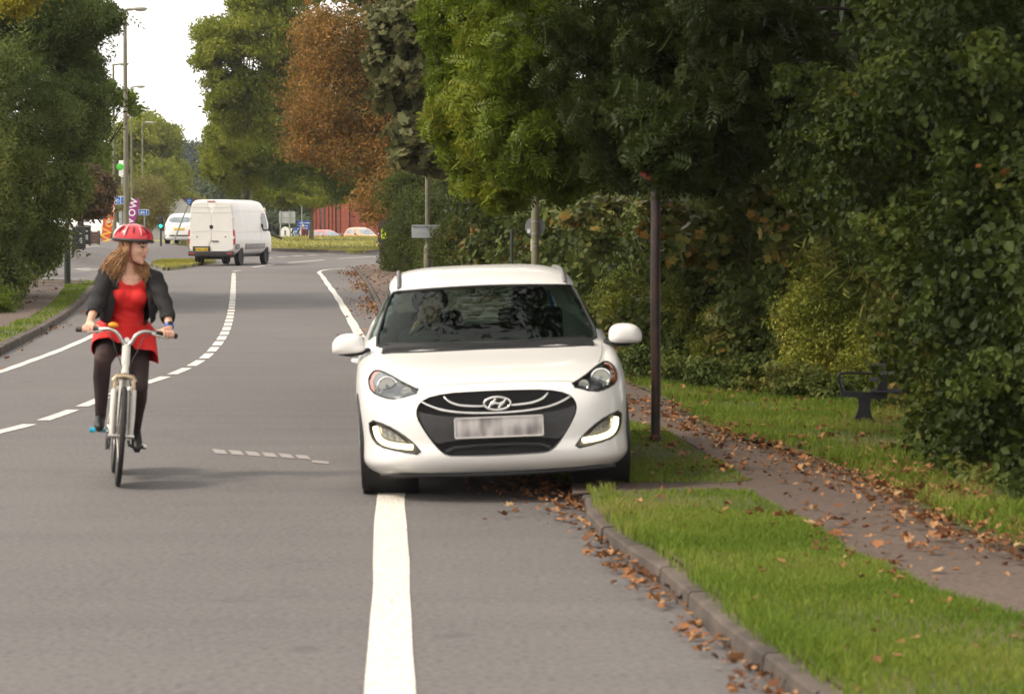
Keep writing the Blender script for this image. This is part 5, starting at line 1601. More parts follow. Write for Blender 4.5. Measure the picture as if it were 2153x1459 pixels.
simple_car('white_car', 'white car parked behind the orange feather flag', (wx_ + 1.4, 172, .76), R(62), M_WHITE, 4.1, .87, 1.46, M_WINDARK)

# ------------------------------------------------------------------ lamp columns
M_POLE = mat('painted_column', (.145, .135, .085), .65, 0, .2, 3, col2=(.21, .20, .13))
M_GALV = mat('galvanised_steel', (.34, .345, .33), .5, .4, .15, 6)
M_SIGNBACK = mat('sign_back_grey', (.40, .42, .44), .55, 0, .06, 5)
M_SIGNBLUE = mat('blue_sign_face', (.012, .13, .46), .45, 0, .05, 5)
M_SIGNWHITE = mat('white_sign_face', (.80, .80, .80), .5, 0, .04, 5)
M_LAMPHEAD = mat('lamp_head_grey', (.36, .35, .30), .5, .2, .1, 10)
def lamp(px, top_py, Y, label, arm=1, r=.075, head=.75):
    x = P(px, 400, Y).x; z0 = zg(x, Y)
    zt = P(px, top_py, Y).z - z0
    t = thing('street_lamp', label, 'street lamp', (x, Y, z0), 0, 'lamp columns along the road')
    p = MB(); p.tube([(0, 0, -.1), (0, 0, 1.5)], r * 1.45, 12); p.tube([(0, 0, 1.5), (0, 0, 1.58)], [r * 1.45, r], 12); p.tube([(0, 0, 1.58), (0, 0, zt)], [r, r * .62], 12)
    p.tube([(0, 0, zt - .02), (.10 * arm, 0, zt + .02), (.30 * arm, -.02, zt + .03)], r * .5, 8)
    p.build('column', M_POLE, t, 40)
    h = MB(); h.ell((.30 * arm + head * .42 * arm, -.03, zt + .05), (head * .52, .15, .085), None, 3)
    h.v = [(a, b, c if c > zt + .03 else zt + .03 + (c - zt - .03) * .75) for a, b, c in h.v]
    ho = h.build('lamp_head', M_LAMPHEAD, t, 60)
    g = MB(); g.ell((.30 * arm + head * .5 * arm, -.03, zt + .0), (head * .34, .11, .06)); g.build('lamp_glass', mat('lamp_bowl', (.55, .53, .45), .2, 0, .05, 5), ho, 60)
    return t
lamp(265, 22, 107, 'tallest lamp column, its top level with the overhanging left tree', 1, .105, .62)
lamp(240, 137, 155, 'lamp column rising behind the blue cycle sign, half veiled by leaves', 1, .09, .62)
lamp(277, 184, 183, 'thin lamp column just right of the tallest one, behind the purple flag', 1, .075, .7)
lamp(300, 259, 250, 'lamp column standing over the second blue cycle sign, in front of green trees', 1, .09, .9)
lamp(312, 321, 340, 'short distant lamp column against the autumn trees', 1, .10, 1.2)
lamp(251, 308, 320, 'distant lamp column just above the green garage sign', 1, .09, 1.1)
lamp(246, 293, 300, 'farthest lamp column almost lost in the trees above the green garage sign', 1, .06, .8)

def post(t, h, r, m, name='post', seg=12, off=(0, 0)):
    p = MB(); p.tube([(off[0], off[1], -.1), (off[0], off[1], h)], r, seg); return p.build(name, m, t, 40)
# lamp column with the back of a name board, right of the junction
def right_column():
    Y = 75; x = P(899, 500, Y).x; s = F / Y
    t = thing('street_lamp', 'olive lamp column with the grey back of a wide board strapped to it', 'street lamp', (x, Y, .1), 0, 'lamp columns along the road')
    p = MB(); p.tube([(0, 0, -.1), (0, 0, 1.0)], .105, 12); p.tube([(0, 0, 1.0), (0, 0, 1.1)], [.105, .062], 12); p.tube([(0, 0, 1.1), (0, 0, 9)], [.068, .045], 12); p.tube([(0, 0, 8.9), (-.6, 0, 9.1)], .03, 8); p.build('column', M_POLE, t, 40)
    h = MB(); h.ell((-.8, 0, 9.1), (.35, .14, .08)); h.build('lamp_head', M_LAMPHEAD, t, 60)
    zc = P(899, 487, Y).z - .1
    b = MB(); b.box((-.04, -.09, zc), (60 / s, .02, 27 / s), None, .008); bo = b.build('board', M_SIGNBACK, t, 30)
    f = MB()
    for dz in (-12 / s, 12 / s): f.box((-.04, -.11, zc + dz), (60 / s, .02, .022))
    f.build('channel', M_SIGNBACK, bo, None)
    st = MB()
    for dz in (-.14, .14, -.33, -.40): st.lathe([(.072, zc + dz - .012), (.072, zc + dz + .012)], (0, 0, 0), 'z', 14)
    st.build('strap', M_GALV, t, 30)
right_column()
def round_sign_column():
    Y = 48; x = P(1125, 500, Y).x; s = F / Y
    t = thing('sign_column', 'stout olive column behind the car roof with the back of a round sign', 'column', (x, Y, .1))
    p = MB(); p.tube([(0, 0, -.1), (0, 0, 4.2)], .068, 14); p.build('column', M_POLE, t, 40)
    zc = P(1125, 477, Y).z - .1
    d = MB(); d.lathe([(.0001, .085), (21 / s, .085), (21 / s, .10), (.0001, .10)], (0, 0, zc), 'y', 32); do = d.build('sign_disc', mat('sign_back_dark', (.22, .23, .25), .5, 0, .08, 5), t, 40)
    k = MB(); k.box((-13 / s, .075, zc - 9 / s), (.055, .01, .07)); k.build('sticker', M_SIGNWHITE, do, None)
    st = MB()
    for dz in (.09, -.12, -.26, -.34): st.lathe([(.072, zc + dz - .008), (.074, zc + dz), (.072, zc + dz + .008)], (0, 0, 0), 'z', 14)
    st.build('strap', M_GALV, t, 30)
    lb = MB(); lb.box((-.062, -.035, zc - .32), (.035, .02, .21)); lb.build('number_strip', mat('cream_label', (.70, .62, .44), .6), t, None)
round_sign_column()
# rusty sign post on the verge
def rusty_post():
    b = G(1378, 930, .1)
    t = thing('sign_post', 'dark rusty steel post on the verge, its red-rimmed sign lost in the branches', 'sign post', b)
    m = mat('rusting_black_paint', (.012, .011, .013), .5, 0, .3, 7, .4, 50, col2=(.06, .026, .017))
    p = MB(); p.tube([(0, 0, -.1), (0, 0, .05)], .05, 14); p.tube([(0, 0, 0), (.003, 0, .5), (-.004, 0, 1.2), (0, 0, 2.32)], .038, 14); p.build('post', m, t, 50)
    zc = P(1378, 342, b.y).z - b.z
    d = MB(); d.lathe([(.0001, -.05), (.15, -.05), (.15, -.042), (.0001, -.042)], (0, 0, zc), 'y', 36); do = d.build('sign_disc', M_SIGNWHITE, t, 40)
    r_ = MB(); r_.lathe([(.118, -.054), (.150, -.054), (.150, -.049), (.118, -.049), (.118, -.054)], (0, 0, zc), 'y', 40); r_.build('red_rim', mat('red_sign_rim', (.50, .012, .02), .4), do, 40)
rusty_post()
def thin_post():
    b = G(1076, 660, .1)
    t = thing('marker_post', 'thin dark post standing in front of the hedge behind the car roof', 'post', b)
    post(t, 1.55, .03, mat('dark_post_paint', (.03, .035, .03), .6), 'post')
    c = MB(); c.ell((0, 0, 1.55), (.03, .03, .015)); c.build('cap', M_GREYBLACK, t, 60)
thin_post()
# dark bollard-like post by the left path, with weathered top
def left_post():
    b = G(142, 597, .1)
    t = thing('short_post', 'short dark green post at the corner of the left footpath by the bins', 'post', b)
    s = F / b.y; h = 127 / s
    m = mat('dark_green_paint', (.028, .034, .026), .55, 0, .2, 5)
    post(t, h * .72, .088, m, 'base', 14); p = MB(); p.tube([(0, 0, h * .72), (0, 0, h)], [.07, .065], 14); p.build('shaft', mat('olive_shaft', (.09, .09, .055), .6), t, 40)
    d = MB(); d.lathe([(.0001, h + .03), (.07, h + .01), (.075, h - .03), (.055, h - .05)], (0, 0, 0), 'z', 14); d.build('cap', M_GREYBLACK, t, 40)
    q = MB(); q.box((-.13, .25, h * .38), (.05, .05, h * .76), None, .005)
    return t
left_post()
def fence_post():
    b = GZ(137, 529)
    t = thing('wooden_post', 'brown timber post beside the front wheelie bin', 'post', (b.x, 118, zg(b.x, 118)))
    q = MB(); q.box((0, 0, .45), (.12, .1, 1.0), None, .01); q.build('post', mat('brown_timber', (.16, .09, .045), .8, 0, .3, 12), t, 30)
fence_post()
# wheelie bins
def bin_(px0, px1, top, bot, Y, label):
    x = P((px0 + px1) / 2, 500, Y).x; z0 = P(px0, bot, Y).z; s = F / Y
    w_, h = (px1 - px0) / s, (bot - top) / s
    t = thing('wheelie_bin', label, 'wheelie bin', (x, Y, z0), R(8), 'wheelie bins by the side road')
    m = mat('bin_plastic', (.022, .023, .026), .5, 0, .15, 12)
    b = MB(); bw, tw = w_ * .40, w_ * .47
    vs = [(-bw, -bw, .06), (bw, -bw, .06), (bw, bw, .06), (-bw, bw, .06), (-tw, -tw * 1.1, h * .9), (tw, -tw * 1.1, h * .9), (tw, tw * 1.1, h * .9), (-tw, tw * 1.1, h * .9)]
    b.add(vs, [(0, 1, 2, 3), (4, 7, 6, 5), (0, 4, 5, 1), (1, 5, 6, 2), (2, 6, 7, 3), (3, 7, 4, 0)]); b.build('body', m, t, 30)
    l = MB(); l.box((0, 0, h * .93), (tw * 2.12, tw * 2.3, h * .05), None, .02); l.ell((0, 0, h * .95), (tw * .98, tw * 1.1, h * .05)); l.tube([(-tw * .9, tw * 1.25, h * .95), (tw * .9, tw * 1.25, h * .95)], .02, 8); l.build('lid', m, t, 40)
    for s_ in (1, -1):
        w2 = MB(); w2.lathe([(.0001, -.03), (.10, -.03), (.10, .03), (.0001, .03)], (bw * .95 * s_, bw * .9, .10), 'x', 16); w2.build('wheel', M_RUBBER, t, 40)
    mm_ = mat('pale_bin_marking', (.5, .5, .48), .6)
    fy = lambda z: -(bw + (tw * 1.1 - bw) * (z - .06) / (h * .9 - .06)) - .008
    for f in (.33, .41, .49, .70):
        mk = MB(); mk.box((tw * .45, fy(h * f), h * f), (.11, .008, h * .055)); mk.build('marking', mm_, t, None)
bin_(151, 178, 476, 527, 118, 'front dark wheelie bin with white markings on its face')
bin_(160, 192, 473, 517, 127, 'rear dark wheelie bin half behind the front one')
def planter():
    x = P(199, 500, 134).x; z0 = P(199, 513, 134).z
    t = thing('timber_planter', 'low brown timber box to the right of the wheelie bins', 'planter', (x, 134, z0))
    m = mat('planter_timber', (.10, .06, .04), .8, 0, .3, 10)
    b = MB()
    for k in range(4): b.box((0, 0, .08 + k * .145), (.42, .42, .135), None, .008)
    b.build('box', m, t, 30)
    c = MB()
    for a in (1, -1):
        for e in (1, -1): c.box((.2 * a, .2 * e, .31), (.06, .06, .66), None, .006)
    c.build('corner_post', m, t, 30)
planter()
# cycle-route signs
def cycle_sign(px0, px1, py0, py1, Y, label, postpx, base_h):
    x = P((px0 + px1) / 2, 0, Y).x; s = F / Y
    w_, h = (px1 - px0) / s, (py1 - py0) / s
    xp = P(postpx, 0, Y).x; z0 = zg(xp, Y)
    t = thing('cycle_sign', label, 'cycle sign', (xp, Y, z0), 0, 'blue cycle route signs')
    zc = P(0, (py0 + py1) / 2, Y).z - z0
    post(t, zc + h * .6, .04, M_GALV)
    dx = x - xp
    a = MB(); a.box((dx, -.06, zc), (w_, .02, h), None, .006); pl = a.build('plate', M_SIGNWHITE, t, 30)
    b = MB(); b.box((dx - w_ * .12, -.073, zc), (w_ * .70, .006, h * .88)); b.box((dx + w_ * .375, -.073, zc), (w_ * .19, .006, h * .88)); b.build('blue_field', M_SIGNBLUE, pl, None)
    c = MB(); u = h * .20
    cx_ = dx - w_ * .12
    for q in (-1.25, 1.25): c.torus((cx_ + q * u, -.079, zc - u * .45), u * .86, u * .16, 'y', 20, 6)
    for p_ in ([(-1.25, -.45), (-.5, .75), (.75, .75), (0, -.45), (-1.25, -.45)], [(0, -.45), (-.5, .75)], [(1.25, -.45), (.7, 1.15), (.3, 1.25)], [(-.5, .75), (-.6, 1.1), (-.9, 1.1), (-.3, 1.1)]):
        c.tube([(cx_ + a_ * u, -.079, zc + b_ * u) for a_, b_ in p_], u * .13, 5)
    c.build('bicycle_symbol', M_SIGNWHITE, pl, None)
cycle_sign(231, 258, 413, 430, 150, 'larger blue cycle route sign on a grey post by the orange flag', 226.5, 0)
cycle_sign(289, 311, 441, 453, 165, 'smaller blue cycle route sign right of the purple flag', 301, 0)
def leaning_sign():
    Y = 120; b = P(365, 509, Y); tp = P(398, 424, Y)
    t = thing('leaning_signpost', 'grey pole leaning to the right beside the van with a small round blue sign', 'sign post', b)
    d = tp - b
    p = MB(); p.tube([-d * .05, d], .035, 10); p.build('post', M_GALV, t, 40)
    r_ = MB(); r_.lathe([(.0001, -.05), (.125, -.05), (.125, -.035), (.0001, -.035)], d, 'y', 28); do = r_.build('sign_disc', M_SIGNBLUE, t, 40)
    c = MB(); c.tube([d + Vector(q) for q in ((-.07, -.058, .03), (0, -.058, .05), (.07, -.058, .03))], .012, 6); c.tube([d + Vector(q) for q in ((-.05, -.058, -.05), (.05, -.058, -.05))], .012, 6); c.build('symbol', M_SIGNWHITE, do, None)
leaning_sign()
# feather flags
def feather(pts, Y, m, label, word, wc, wpos, wsize, ang, edge):
    q = [P(x, y, Y) for x, y in pts]
    b = q[0]; z0 = zg(b.x, Y)
    t = thing('feather_flag', label, 'flag', (b.x, Y, z0), 0, 'feather flags on the forecourt')
    o = Vector((b.x, Y, z0))
    poly = [((p - o).x, (p - o).z) for p in q]
    f = MB(); f.prism(poly, -.012, .012, 'y'); fo = f.build('banner', m, t, 30)
    mast = [Vector((0, .03, 0))] + [Vector((poly[k][0], .03, poly[k][1])) for k in edge]
    p = MB(); p.tube(mast, .022, 8); p.build('mast', M_GREYBLACK, t, 60)
    wp = P(*wpos, Y) - o
    M_ = Matrix.Translation((wp.x, -.022, wp.z)) @ Matrix.Rotation(R(ang), 4, 'Y') @ FACE_CAM
    text_part(word, wsize, M_, wc, fo)
    return t
M_ORFLAG = mat('orange_red_flag', (.66, .10, .035), .7, 0, .12, 2)
M_PUFLAG = mat('purple_flag', (.30, .035, .20), .7, 0, .12, 2)
f1 = feather([(214, 506), (217, 468), (220, 442), (224, 432), (231, 430), (232, 416), (235, 408), (241, 407.5), (241, 422), (239, 455), (236, 480), (232, 500)], 144, M_ORFLAG, 'tall orange-red feather flag with a white and yellow word', 'Wow', mat('flag_yellow', (.85, .50, .06), .7), (226.5, 475), .82, -84, (0, 1, 2, 3, 4, 5, 6))
M_ = Matrix.Translation((P(233, 443, 144) - f1.location).to_tuple()) @ Matrix.Translation((0, -.022, 0)) @ Matrix.Rotation(R(-86), 4, 'Y') @ FACE_CAM
text_part('Wow', .62, M_, M_SIGNWHITE, f1.children[0])
feather([(268, 476), (268, 448), (270, 434), (275, 424), (283, 419), (289, 418), (293.5, 420), (291, 440), (286, 458), (280, 478)], 146, M_PUFLAG, 'purple feather flag with a big white word behind the lamp column', 'Wow', M_SIGNWHITE, (274.5, 452), .78, -80, (0, 1, 2, 3, 4, 5))
# garage signs
def totem():
    Y = 175; x = P(220.5, 0, Y).x; s = F / Y; z0 = zg(x, Y)
    t = thing('pylon_sign', 'tall white pylon sign ending in ord, showing through the reddish bush', 'pylon sign', (x, Y, z0))
    zt, zb_ = P(0, 364, Y).z - z0, P(0, 435, Y).z - z0
    b = MB(); b.box((0, 0, (zt + zb_) / 2), (15 / s, .25, zt - zb_), None, .02); bo = b.build('panel', M_SIGNWHITE, t, 30)
    for dx in (-5 / s, 5 / s): post(t, zb_, .05, M_GALV, 'leg', 8, (dx, 0))
    text_part('ord', .36, Matrix.Translation((0, -.135, zt - 6 / s)) @ FACE_CAM, M_PTEXT, bo)
    r_ = MB(); r_.box((0, -.13, zt - .04), (15 / s, .03, .05)); r_.build('top_strip', M_PTEXT, bo, None)
totem()
def garage_sign():
    Y = 215; x = P(254.5, 0, Y).x; s = F / Y; z0 = zg(x, Y)
    t = thing('garage_sign', 'white roadside sign with a bright green round emblem among the lamp columns', 'sign', (x, Y, z0))
    zt, zb_ = P(0, 338, Y).z - z0, P(0, 373, Y).z - z0
    b = MB(); b.box((2 / s, 0, (zt + zb_) / 2), (17 / s, .3, zt - zb_), None, .03); bo = b.build('panel', M_SIGNWHITE, t, 30)
    post(t, zb_, .08, M_GALV, 'leg')
    g = MB(); g.ell((-4 / s, -.17, zb_ + (zt - zb_) * .62), (.28, .03, .26), None, 3); g.build('emblem', mat('bright_green', (.05, .52, .03), .4), bo, 60)
garage_sign()
def grey_board(px0, px1, py0, py1, Y, label, legs, bot, name='sign_board', tilt=0):
    x = P((px0 + px1) / 2, 0, Y).x; s = F / Y; z0 = P(0, bot, Y).z
    t = thing(name, label, 'sign', (x, Y, z0), tilt)
    zt, zb_ = P(0, py0, Y).z - z0, P(0, py1, Y).z - z0
    b = MB(); b.box((0, .05, (zt + zb_) / 2), ((px1 - px0) / s, .03, zt - zb_), None, .01); bo = b.build('board', M_SIGNBACK, t, 30)
    r_ = MB()
    for f in (.02, .48, .98): r_.box((0, .03, zb_ + (zt - zb_) * f), ((px1 - px0) / s, .03, .05))
    r_.build('rail', M_GALV, bo, None)
    for l_ in legs: post(t, zt + .05, .055, M_GALV, 'leg', 10, (P(l_, 0, Y).x - x, 0))
    return t
grey_board(247, 263, 445, 475, 168, 'pale grey back of a road sign between two lamp columns', (253,), 510)
grey_board(585, 619, 445, 470, 215, 'large grey sign back on two posts at the left of the grass island', (588, 607), 503)
def bollard():
    Y = 213; x = P(598, 0, Y).x; s = F / Y; z0 = P(0, 503, Y).z
    t = thing('traffic_bollard', 'white round-topped bollard with a dark bar below the big grey sign', 'bollard', (x, Y, z0))
    h = 26 / s; w_ = 9 / s
    pts = [(-w_, 0), (w_, 0), (w_, h * .62)] + [(w_ * math.cos(a), h * .62 + h * .38 * math.sin(a)) for a in np.linspace(.2, math.pi - .2, 9)] + [(-w_, h * .62)]
    b = MB(); b.prism(pts, -.14, .14, 'y'); b.build('shell', M_SIGNWHITE, t, 40)
    k = MB(); k.box((0, -.15, h * .5), (.10, .02, h * .42), None, .006); k.build('bar', M_GREYBLACK, t, None)
    f = MB(); f.box((0, 0, .04), (w_ * 2.1, .34, .08), None, .01); f.build('foot', M_GREYBLACK, t, 30)
bollard()
def chevron(px, label):
    Y = 217; x = P(px, 0, Y).x; s = F / Y; z0 = P(0, 503, Y).z
    t = thing('chevron_board', label, 'sign', (x, Y, z0), 0, 'dark curved chevron boards')
    zc = P(0, 489, Y).z - z0
    b = MB(); b.box((0, 0, zc), (9 / s, .03, 17 / s), None, .01); bo = b.build('board', M_SIGNWHITE, t, 30)
    c = MB(); u = 4 / s
    c.prism([(-u * .2, -8 / s), (u * .9, -8 / s), (0, 0), (u * .9, 8 / s), (-u * .2, 8 / s), (-u, 0)], -.03, -.018, 'y'); c.v = [(a, e, f + zc) for a, e, f in c.v]; c.build('chevron', M_BLACK, bo, None)
    post(t, zc, .04, M_GALV, 'leg')
chevron(614, 'curved chevron board just right of the white bollard'); chevron(627, 'curved chevron board beside the person in maroon')
def blue_arrow():
    Y = 216; x = P(620.5, 0, Y).x; s = F / Y; z0 = P(0, 503, Y).z
    t = thing('arrow_sign', 'small blue arrow sign between the two chevron boards', 'sign', (x, Y, z0))
    zc = P(0, 487, Y).z - z0
    b = MB(); b.box((0, 0, zc), (7.5 / s, .03, 14 / s), None, .01); bo = b.build('board', M_SIGNBLUE, t, 30)
    c = MB(); u = 1 / s; c.prism([(-2.6 * u, 0), (0, 2.6 * u), (0, 1 * u), (2.6 * u, 1 * u), (2.6 * u, -1 * u), (0, -1 * u), (0, -2.6 * u)], -.03, -.018, 'y'); c.v = [(a, e, f + zc) for a, e, f in c.v]; c.build('arrow', M_SIGNWHITE, bo, None)
    post(t, zc, .04, M_GALV, 'leg')
blue_arrow()
def blue_board():
    Y = 232; x = P(637, 0, Y).x; s = F / Y; z0 = -.35
    t = thing('information_board', 'wide dark blue board with lines of white lettering behind the person in maroon', 'sign', (x, Y, z0))
    zt, zb_ = P(0, 464, Y).z - z0, P(0, 484, Y).z - z0
    w_ = 27 / s
    b = MB(); b.box((0, 0, (zt + zb_) / 2), (w_, .05, zt - zb_), None, .01); bo = b.build('board', mat('deep_blue_board', (.012, .06, .26), .5), t, 30)
    c = MB()
    rr = random.Random(2)
    for k, f in enumerate((.74, .42, .18)):
        xx = -w_ * .30
        while xx < w_ * (.42 if k == 0 else .3):
            l_ = rr.uniform(.05, .13); c.box((xx + l_ / 2, -.03, zb_ + (zt - zb_) * f), (l_, .012, .06)); xx += l_ + .045
    c.build('lettering', M_SIGNWHITE, bo, None)
    for dx in (-w_ * .4, w_ * .4): post(t, zb_ + .1, .05, M_GALV, 'leg', 8, (dx, .06))
blue_board()
def slim_pole():
    Y = 222; x = P(633, 0, Y).x; z0 = P(0, 503, Y).z
    t = thing('slim_pole', 'slim grey pole rising beside the island tree with a small blue and white plate', 'pole', (x, Y, z0))
    post(t, P(0, 405, Y).z - z0, .035, M_GALV)
    b = MB(); b.box((0, -.05, P(0, 411, Y).z - z0), (.18, .03, .32), None, .006); po = b.build('plate', M_SIGNWHITE, t, 30)
    c = MB(); c.box((0, -.07, P(0, 413, Y).z - z0), (.14, .01, .15)); c.build('blue_field', M_SIGNBLUE, po, None)
slim_pole()
def cream_column():
    Y = 150; x = P(554, 0, Y).x
    t = thing('cream_column', 'pale column with a rounded cap standing behind the cab of the white van', 'post', (x, Y, 0))
    post(t, P(0, 446, Y).z, .085, mat('cream_olive_paint', (.28, .25, .15), .6, 0, .1, 4), 'column')
    c = MB(); z = P(0, 440, Y).z; c.lathe([(.06, z - .2), (.085, z - .1), (.07, z + .02), (.0001, z + .09)], (0, 0, 0), 'z', 14); c.build('cap', mat('cream_cap', (.55, .5, .34), .5), t, 50)
cream_column()
def dark_plank():
    a, b = P(557, 487, 178), P(593, 502, 178)
    t = thing('fallen_plank', 'dark plank sloping down onto the grass in front of the white van', 'plank', (b.x, 178, b.z))
    d = a - b
    m = MB(); m.tube([Vector((0, 0, 0)), d * .5, d], [.16, .19, .22], 8, True, .5); m.build('board', mat('dark_timber', (.035, .028, .022), .8, 0, .3, 6), t, 50)
dark_plank()
def traffic_light():
    Y = 132; x = P(335.5, 0, Y).x; s = F / Y; z0 = .62
    t = thing('traffic_light', 'black traffic light showing green beside the small white hatchback', 'traffic light', (x, Y, z0))
    zt, zb_ = P(0, 455, Y).z - z0, P(0, 480, Y).z - z0
    post(t, zb_ + .1, .05, M_GREYBLACK)
    b = MB(); b.box((0, 0, (zt + zb_) / 2), (11 / s, .2, zt - zb_), None, .03); bo = b.build('housing', M_BLACK, t, 30)
    for k, (f, m) in enumerate(((.82, M_GREYBLACK), (.5, M_GREYBLACK), (.18, emit('green_signal', (.02, .9, .45), 2.5)))):
        l = MB(); l.lathe([(.0001, -.13), (.07, -.12), (.075, -.1)], (0, 0, zb_ + (zt - zb_) * f), 'y', 16); lo = l.build('lens', m, bo, 40)
traffic_light()
# railing in front of the brick building
def railing():
    Y = 234; x0, x1 = P(650, 0, Y).x, P(746, 0, Y).x
    t = thing('railing', 'grey metal railing in front of the brick building behind the parked cars', 'railing', (x0, Y, -.35))
    h = P(0, 491.5, Y).z + .35
    r_ = MB()
    for z in (h, .15): r_.box(((x1 - x0) / 2, 0, z), (x1 - x0, .05, .05))
    n = int((x1 - x0) / .22)
    for k in range(n): r_.box((k * .22, 0, h / 2), (.03, .03, h))
    r_.build('bars', M_GALV, t, None)
    for k in range(4):
        p = MB(); p.box(((x1 - x0) * k / 3, 0, h / 2 + .02), (.07, .07, h + .08)); p.build('post', M_GALV, t, None)
railing()
# someone in maroon by the signs
def maroon_person():
    Y = 222; x = P(636, 0, Y).x; z0 = -.12
    t = thing('person', 'distant person in a maroon coat and pale cap standing by the island tree', 'person', (x, Y, z0))
    b = MB()
    b.ell((0, 0, 1.52), (.075, .09, .11)); b.ell((0, -.05, 1.46), (.055, .05, .06)); b.ell((0, -.095, 1.50), (.014, .02, .025)); b.cap((0, .01, 1.42), .05, (0, .02, 1.3), .06)
    b.cap((-.17, .02, 1.26), .06, (.17, .02, 1.26), .06); b.cap((0, .02, 1.2), .14, (0, .02, .85), .13)
    for s in (1, -1):
        b.cap((.19 * s, .02, 1.25), .05, (.25 * s, .0, .98), .04); b.cap((.25 * s, 0, .98), .04, (.20 * s, -.16, .80), .03); b.ell((.19 * s, -.19, .76), (.03, .03, .045))
        for k in range(4): b.cap((.175 * s + k * .012 * s, -.20, .74), .010, (.175 * s + k * .012 * s, -.21, .68), .008)
        b.cap((.155 * s, -.19, .77), .011, (.145 * s, -.21, .72), .009)
        b.cap((.09 * s, .02, .85), .085, (.10 * s, 0, .46), .06); b.cap((.10 * s, 0, .46), .058, (.10 * s, .02, .08), .04); b.cap((.10 * s, .02, .05), .045, (.11 * s, -.14, .04), .04)
    finish(blob(b, .014, 3), 'body', SKIN, t)
    c = MB(); c.cap((-.17, .02, 1.26), .078, (.17, .02, 1.26), .078); c.cap((0, .02, 1.2), .165, (0, .02, .74), .17)
    for s in (1, -1): c.cap((.19 * s, .02, 1.25), .066, (.25 * s, .0, .98), .056); c.cap((.25 * s, 0, .98), .055, (.208 * s, -.13, .83), .045)
    finish(blob(c, .016, 3), 'coat', mat('maroon_coat', (.13, .02, .035), .8, 0, .15, 12), t)
    l = MB()
    for s in (1, -1): l.cap((.09 * s, .02, .85), .10, (.10 * s, 0, .46), .073); l.cap((.10 * s, 0, .46), .072, (.10 * s, .02, .12), .055)
    finish(blob(l, .016, 3), 'trousers', mat('dark_trousers', (.02, .02, .028), .8), t)
    h = MB(); h.ell((0, .01, 1.575), (.09, .105, .075)); h.ell((0, -.10, 1.56), (.06, .07, .012)); finish(blob(h, .01, 2), 'cap', mat('pale_cap', (.60, .58, .54), .8), t)
maroon_person()

# ------------------------------------------------------------------ buildings
def brick(name, c1, c2, mortar, sc):
    m = bpy.data.materials.new(name); m.use_nodes = True
    n, l = m.node_tree.nodes, m.node_tree.links
    tc = n.new('ShaderNodeTexCoord'); mp = n.new('ShaderNodeMapping'); mp.inputs['Rotation'].default_value = (R(90), 0, 0)
    b = n.new('ShaderNodeTexBrick'); b.inputs['Scale'].default_value = sc
    b.inputs['Color1'].default_value = (*c1, 1); b.inputs['Color2'].default_value = (*c2, 1); b.inputs['Mortar'].default_value = (*mortar, 1)
    b.inputs['Mortar Size'].default_value = .018
    l.new(tc.outputs['Object'], mp.inputs[0]); l.new(mp.outputs[0], b.inputs['Vector']); l.new(b.outputs['Color'], n['Principled BSDF'].inputs['Base Color'])
    n['Principled BSDF'].inputs['Roughness'].default_value = .9
    return m
M_BRICK = brick('red_brick', (.36, .075, .035), (.27, .05, .028), (.34, .17, .11), 1.7)
M_TILE = mat('brown_roof_tiles', (.11, .065, .045), .85, 0, .3, 3)
def brick_building():
    Y = 262; s = F / Y
    X = lambda px: P(px, 0, Y).x
    t = thing('brick_building', 'long red brick building with tall vertical piers behind the parked cars', 'building', (X(735), Y, -.35))
    o = X(735)
    H_ = 6.6
    w_ = MB(); w_.box(((X(735) + X(960)) / 2 - o, 5, H_ / 2), (X(960) - X(735), 10, H_)); w_.build('wall', M_BRICK, t, None)
    w2 = MB(); w2.box(((X(655) + X(735)) / 2 - o, 6.6, H_ / 2), (X(735) - X(655), 11, H_ - .02)); w2.build('wall', M_BRICK, t, None)
    for a, b_, d in ((716, 733, .1), (707, 714, .5), (698, 703, .6), (690, 696, .8), (682, 688, .9), (673, 678.5, 1.0), (664, 669, 1.1), (656, 660, 1.2)):
        p = MB(); p.box(((X(a) + X(b_)) / 2 - o, d + .25, H_ / 2), (X(b_) - X(a), .9 if d > .2 else 1.2, H_ - .05)); p.build('pier', M_BRICK, t, None)
    for a, b_ in ((703, 707), (678.5, 682), (669, 673)):
        g = MB(); g.box(((X(a) + X(b_)) / 2 - o, 1.05, H_ / 2 - .2), (X(b_) - X(a) - .02, .08, H_ - .8)); g.build('window', M_WINDARK, t, None)
    r_ = MB(); r_.box(((X(655) + X(960)) / 2 - o, 5.5, H_ + .12), (X(960) - X(655) + .4, 12.4, .24)); r_.build('roof', mat('flat_roof_edge', (.2, .2, .2), .7), t, None)
brick_building()
def house():
    Y = 262; s = F / Y
    x = P(372, 0, Y).x
    t = thing('house', 'house with a white gable and brown tiled roof behind the white hatchback', 'house', (x, Y, -.2), R(20))
    wall = mat('white_render', (.72, .70, .67), .8, 0, .05, 2)
    w_ = MB(); w_.box((0, 4, 1.2), (5.0, 7, 2.6)); w_.build('wall', wall, t, None)
    g = MB(); g.prism([(-2.5, 2.5), (2.5, 2.5), (0, 4.6)], .5, .7, 'y'); g.build('gable', wall, t, None)
    r_ = MB(); r_.prism([(-2.8, 2.35), (0, 4.75), (2.8, 2.35), (2.8, 2.2), (0, 4.58), (-2.8, 2.2)], .42, 8, 'y'); ro = r_.build('roof', M_TILE, t, None)
    c = MB(); c.box((.5, 5, 4.9), (.6, .6, 1.2)); c.build('chimney', M_BRICK, ro, None)
    for dx in (-1.1, 1.1):
        f = MB(); f.box((dx, .47, 1.5), (1.1, .08, 1.0)); fo = f.build('window', mat('window_frame', (.7, .7, .7), .5), t, None)
        q = MB(); q.box((dx, .42, 1.5), (.95, .03, .85)); q.build('pane', M_WINDARK, fo, None)
house()
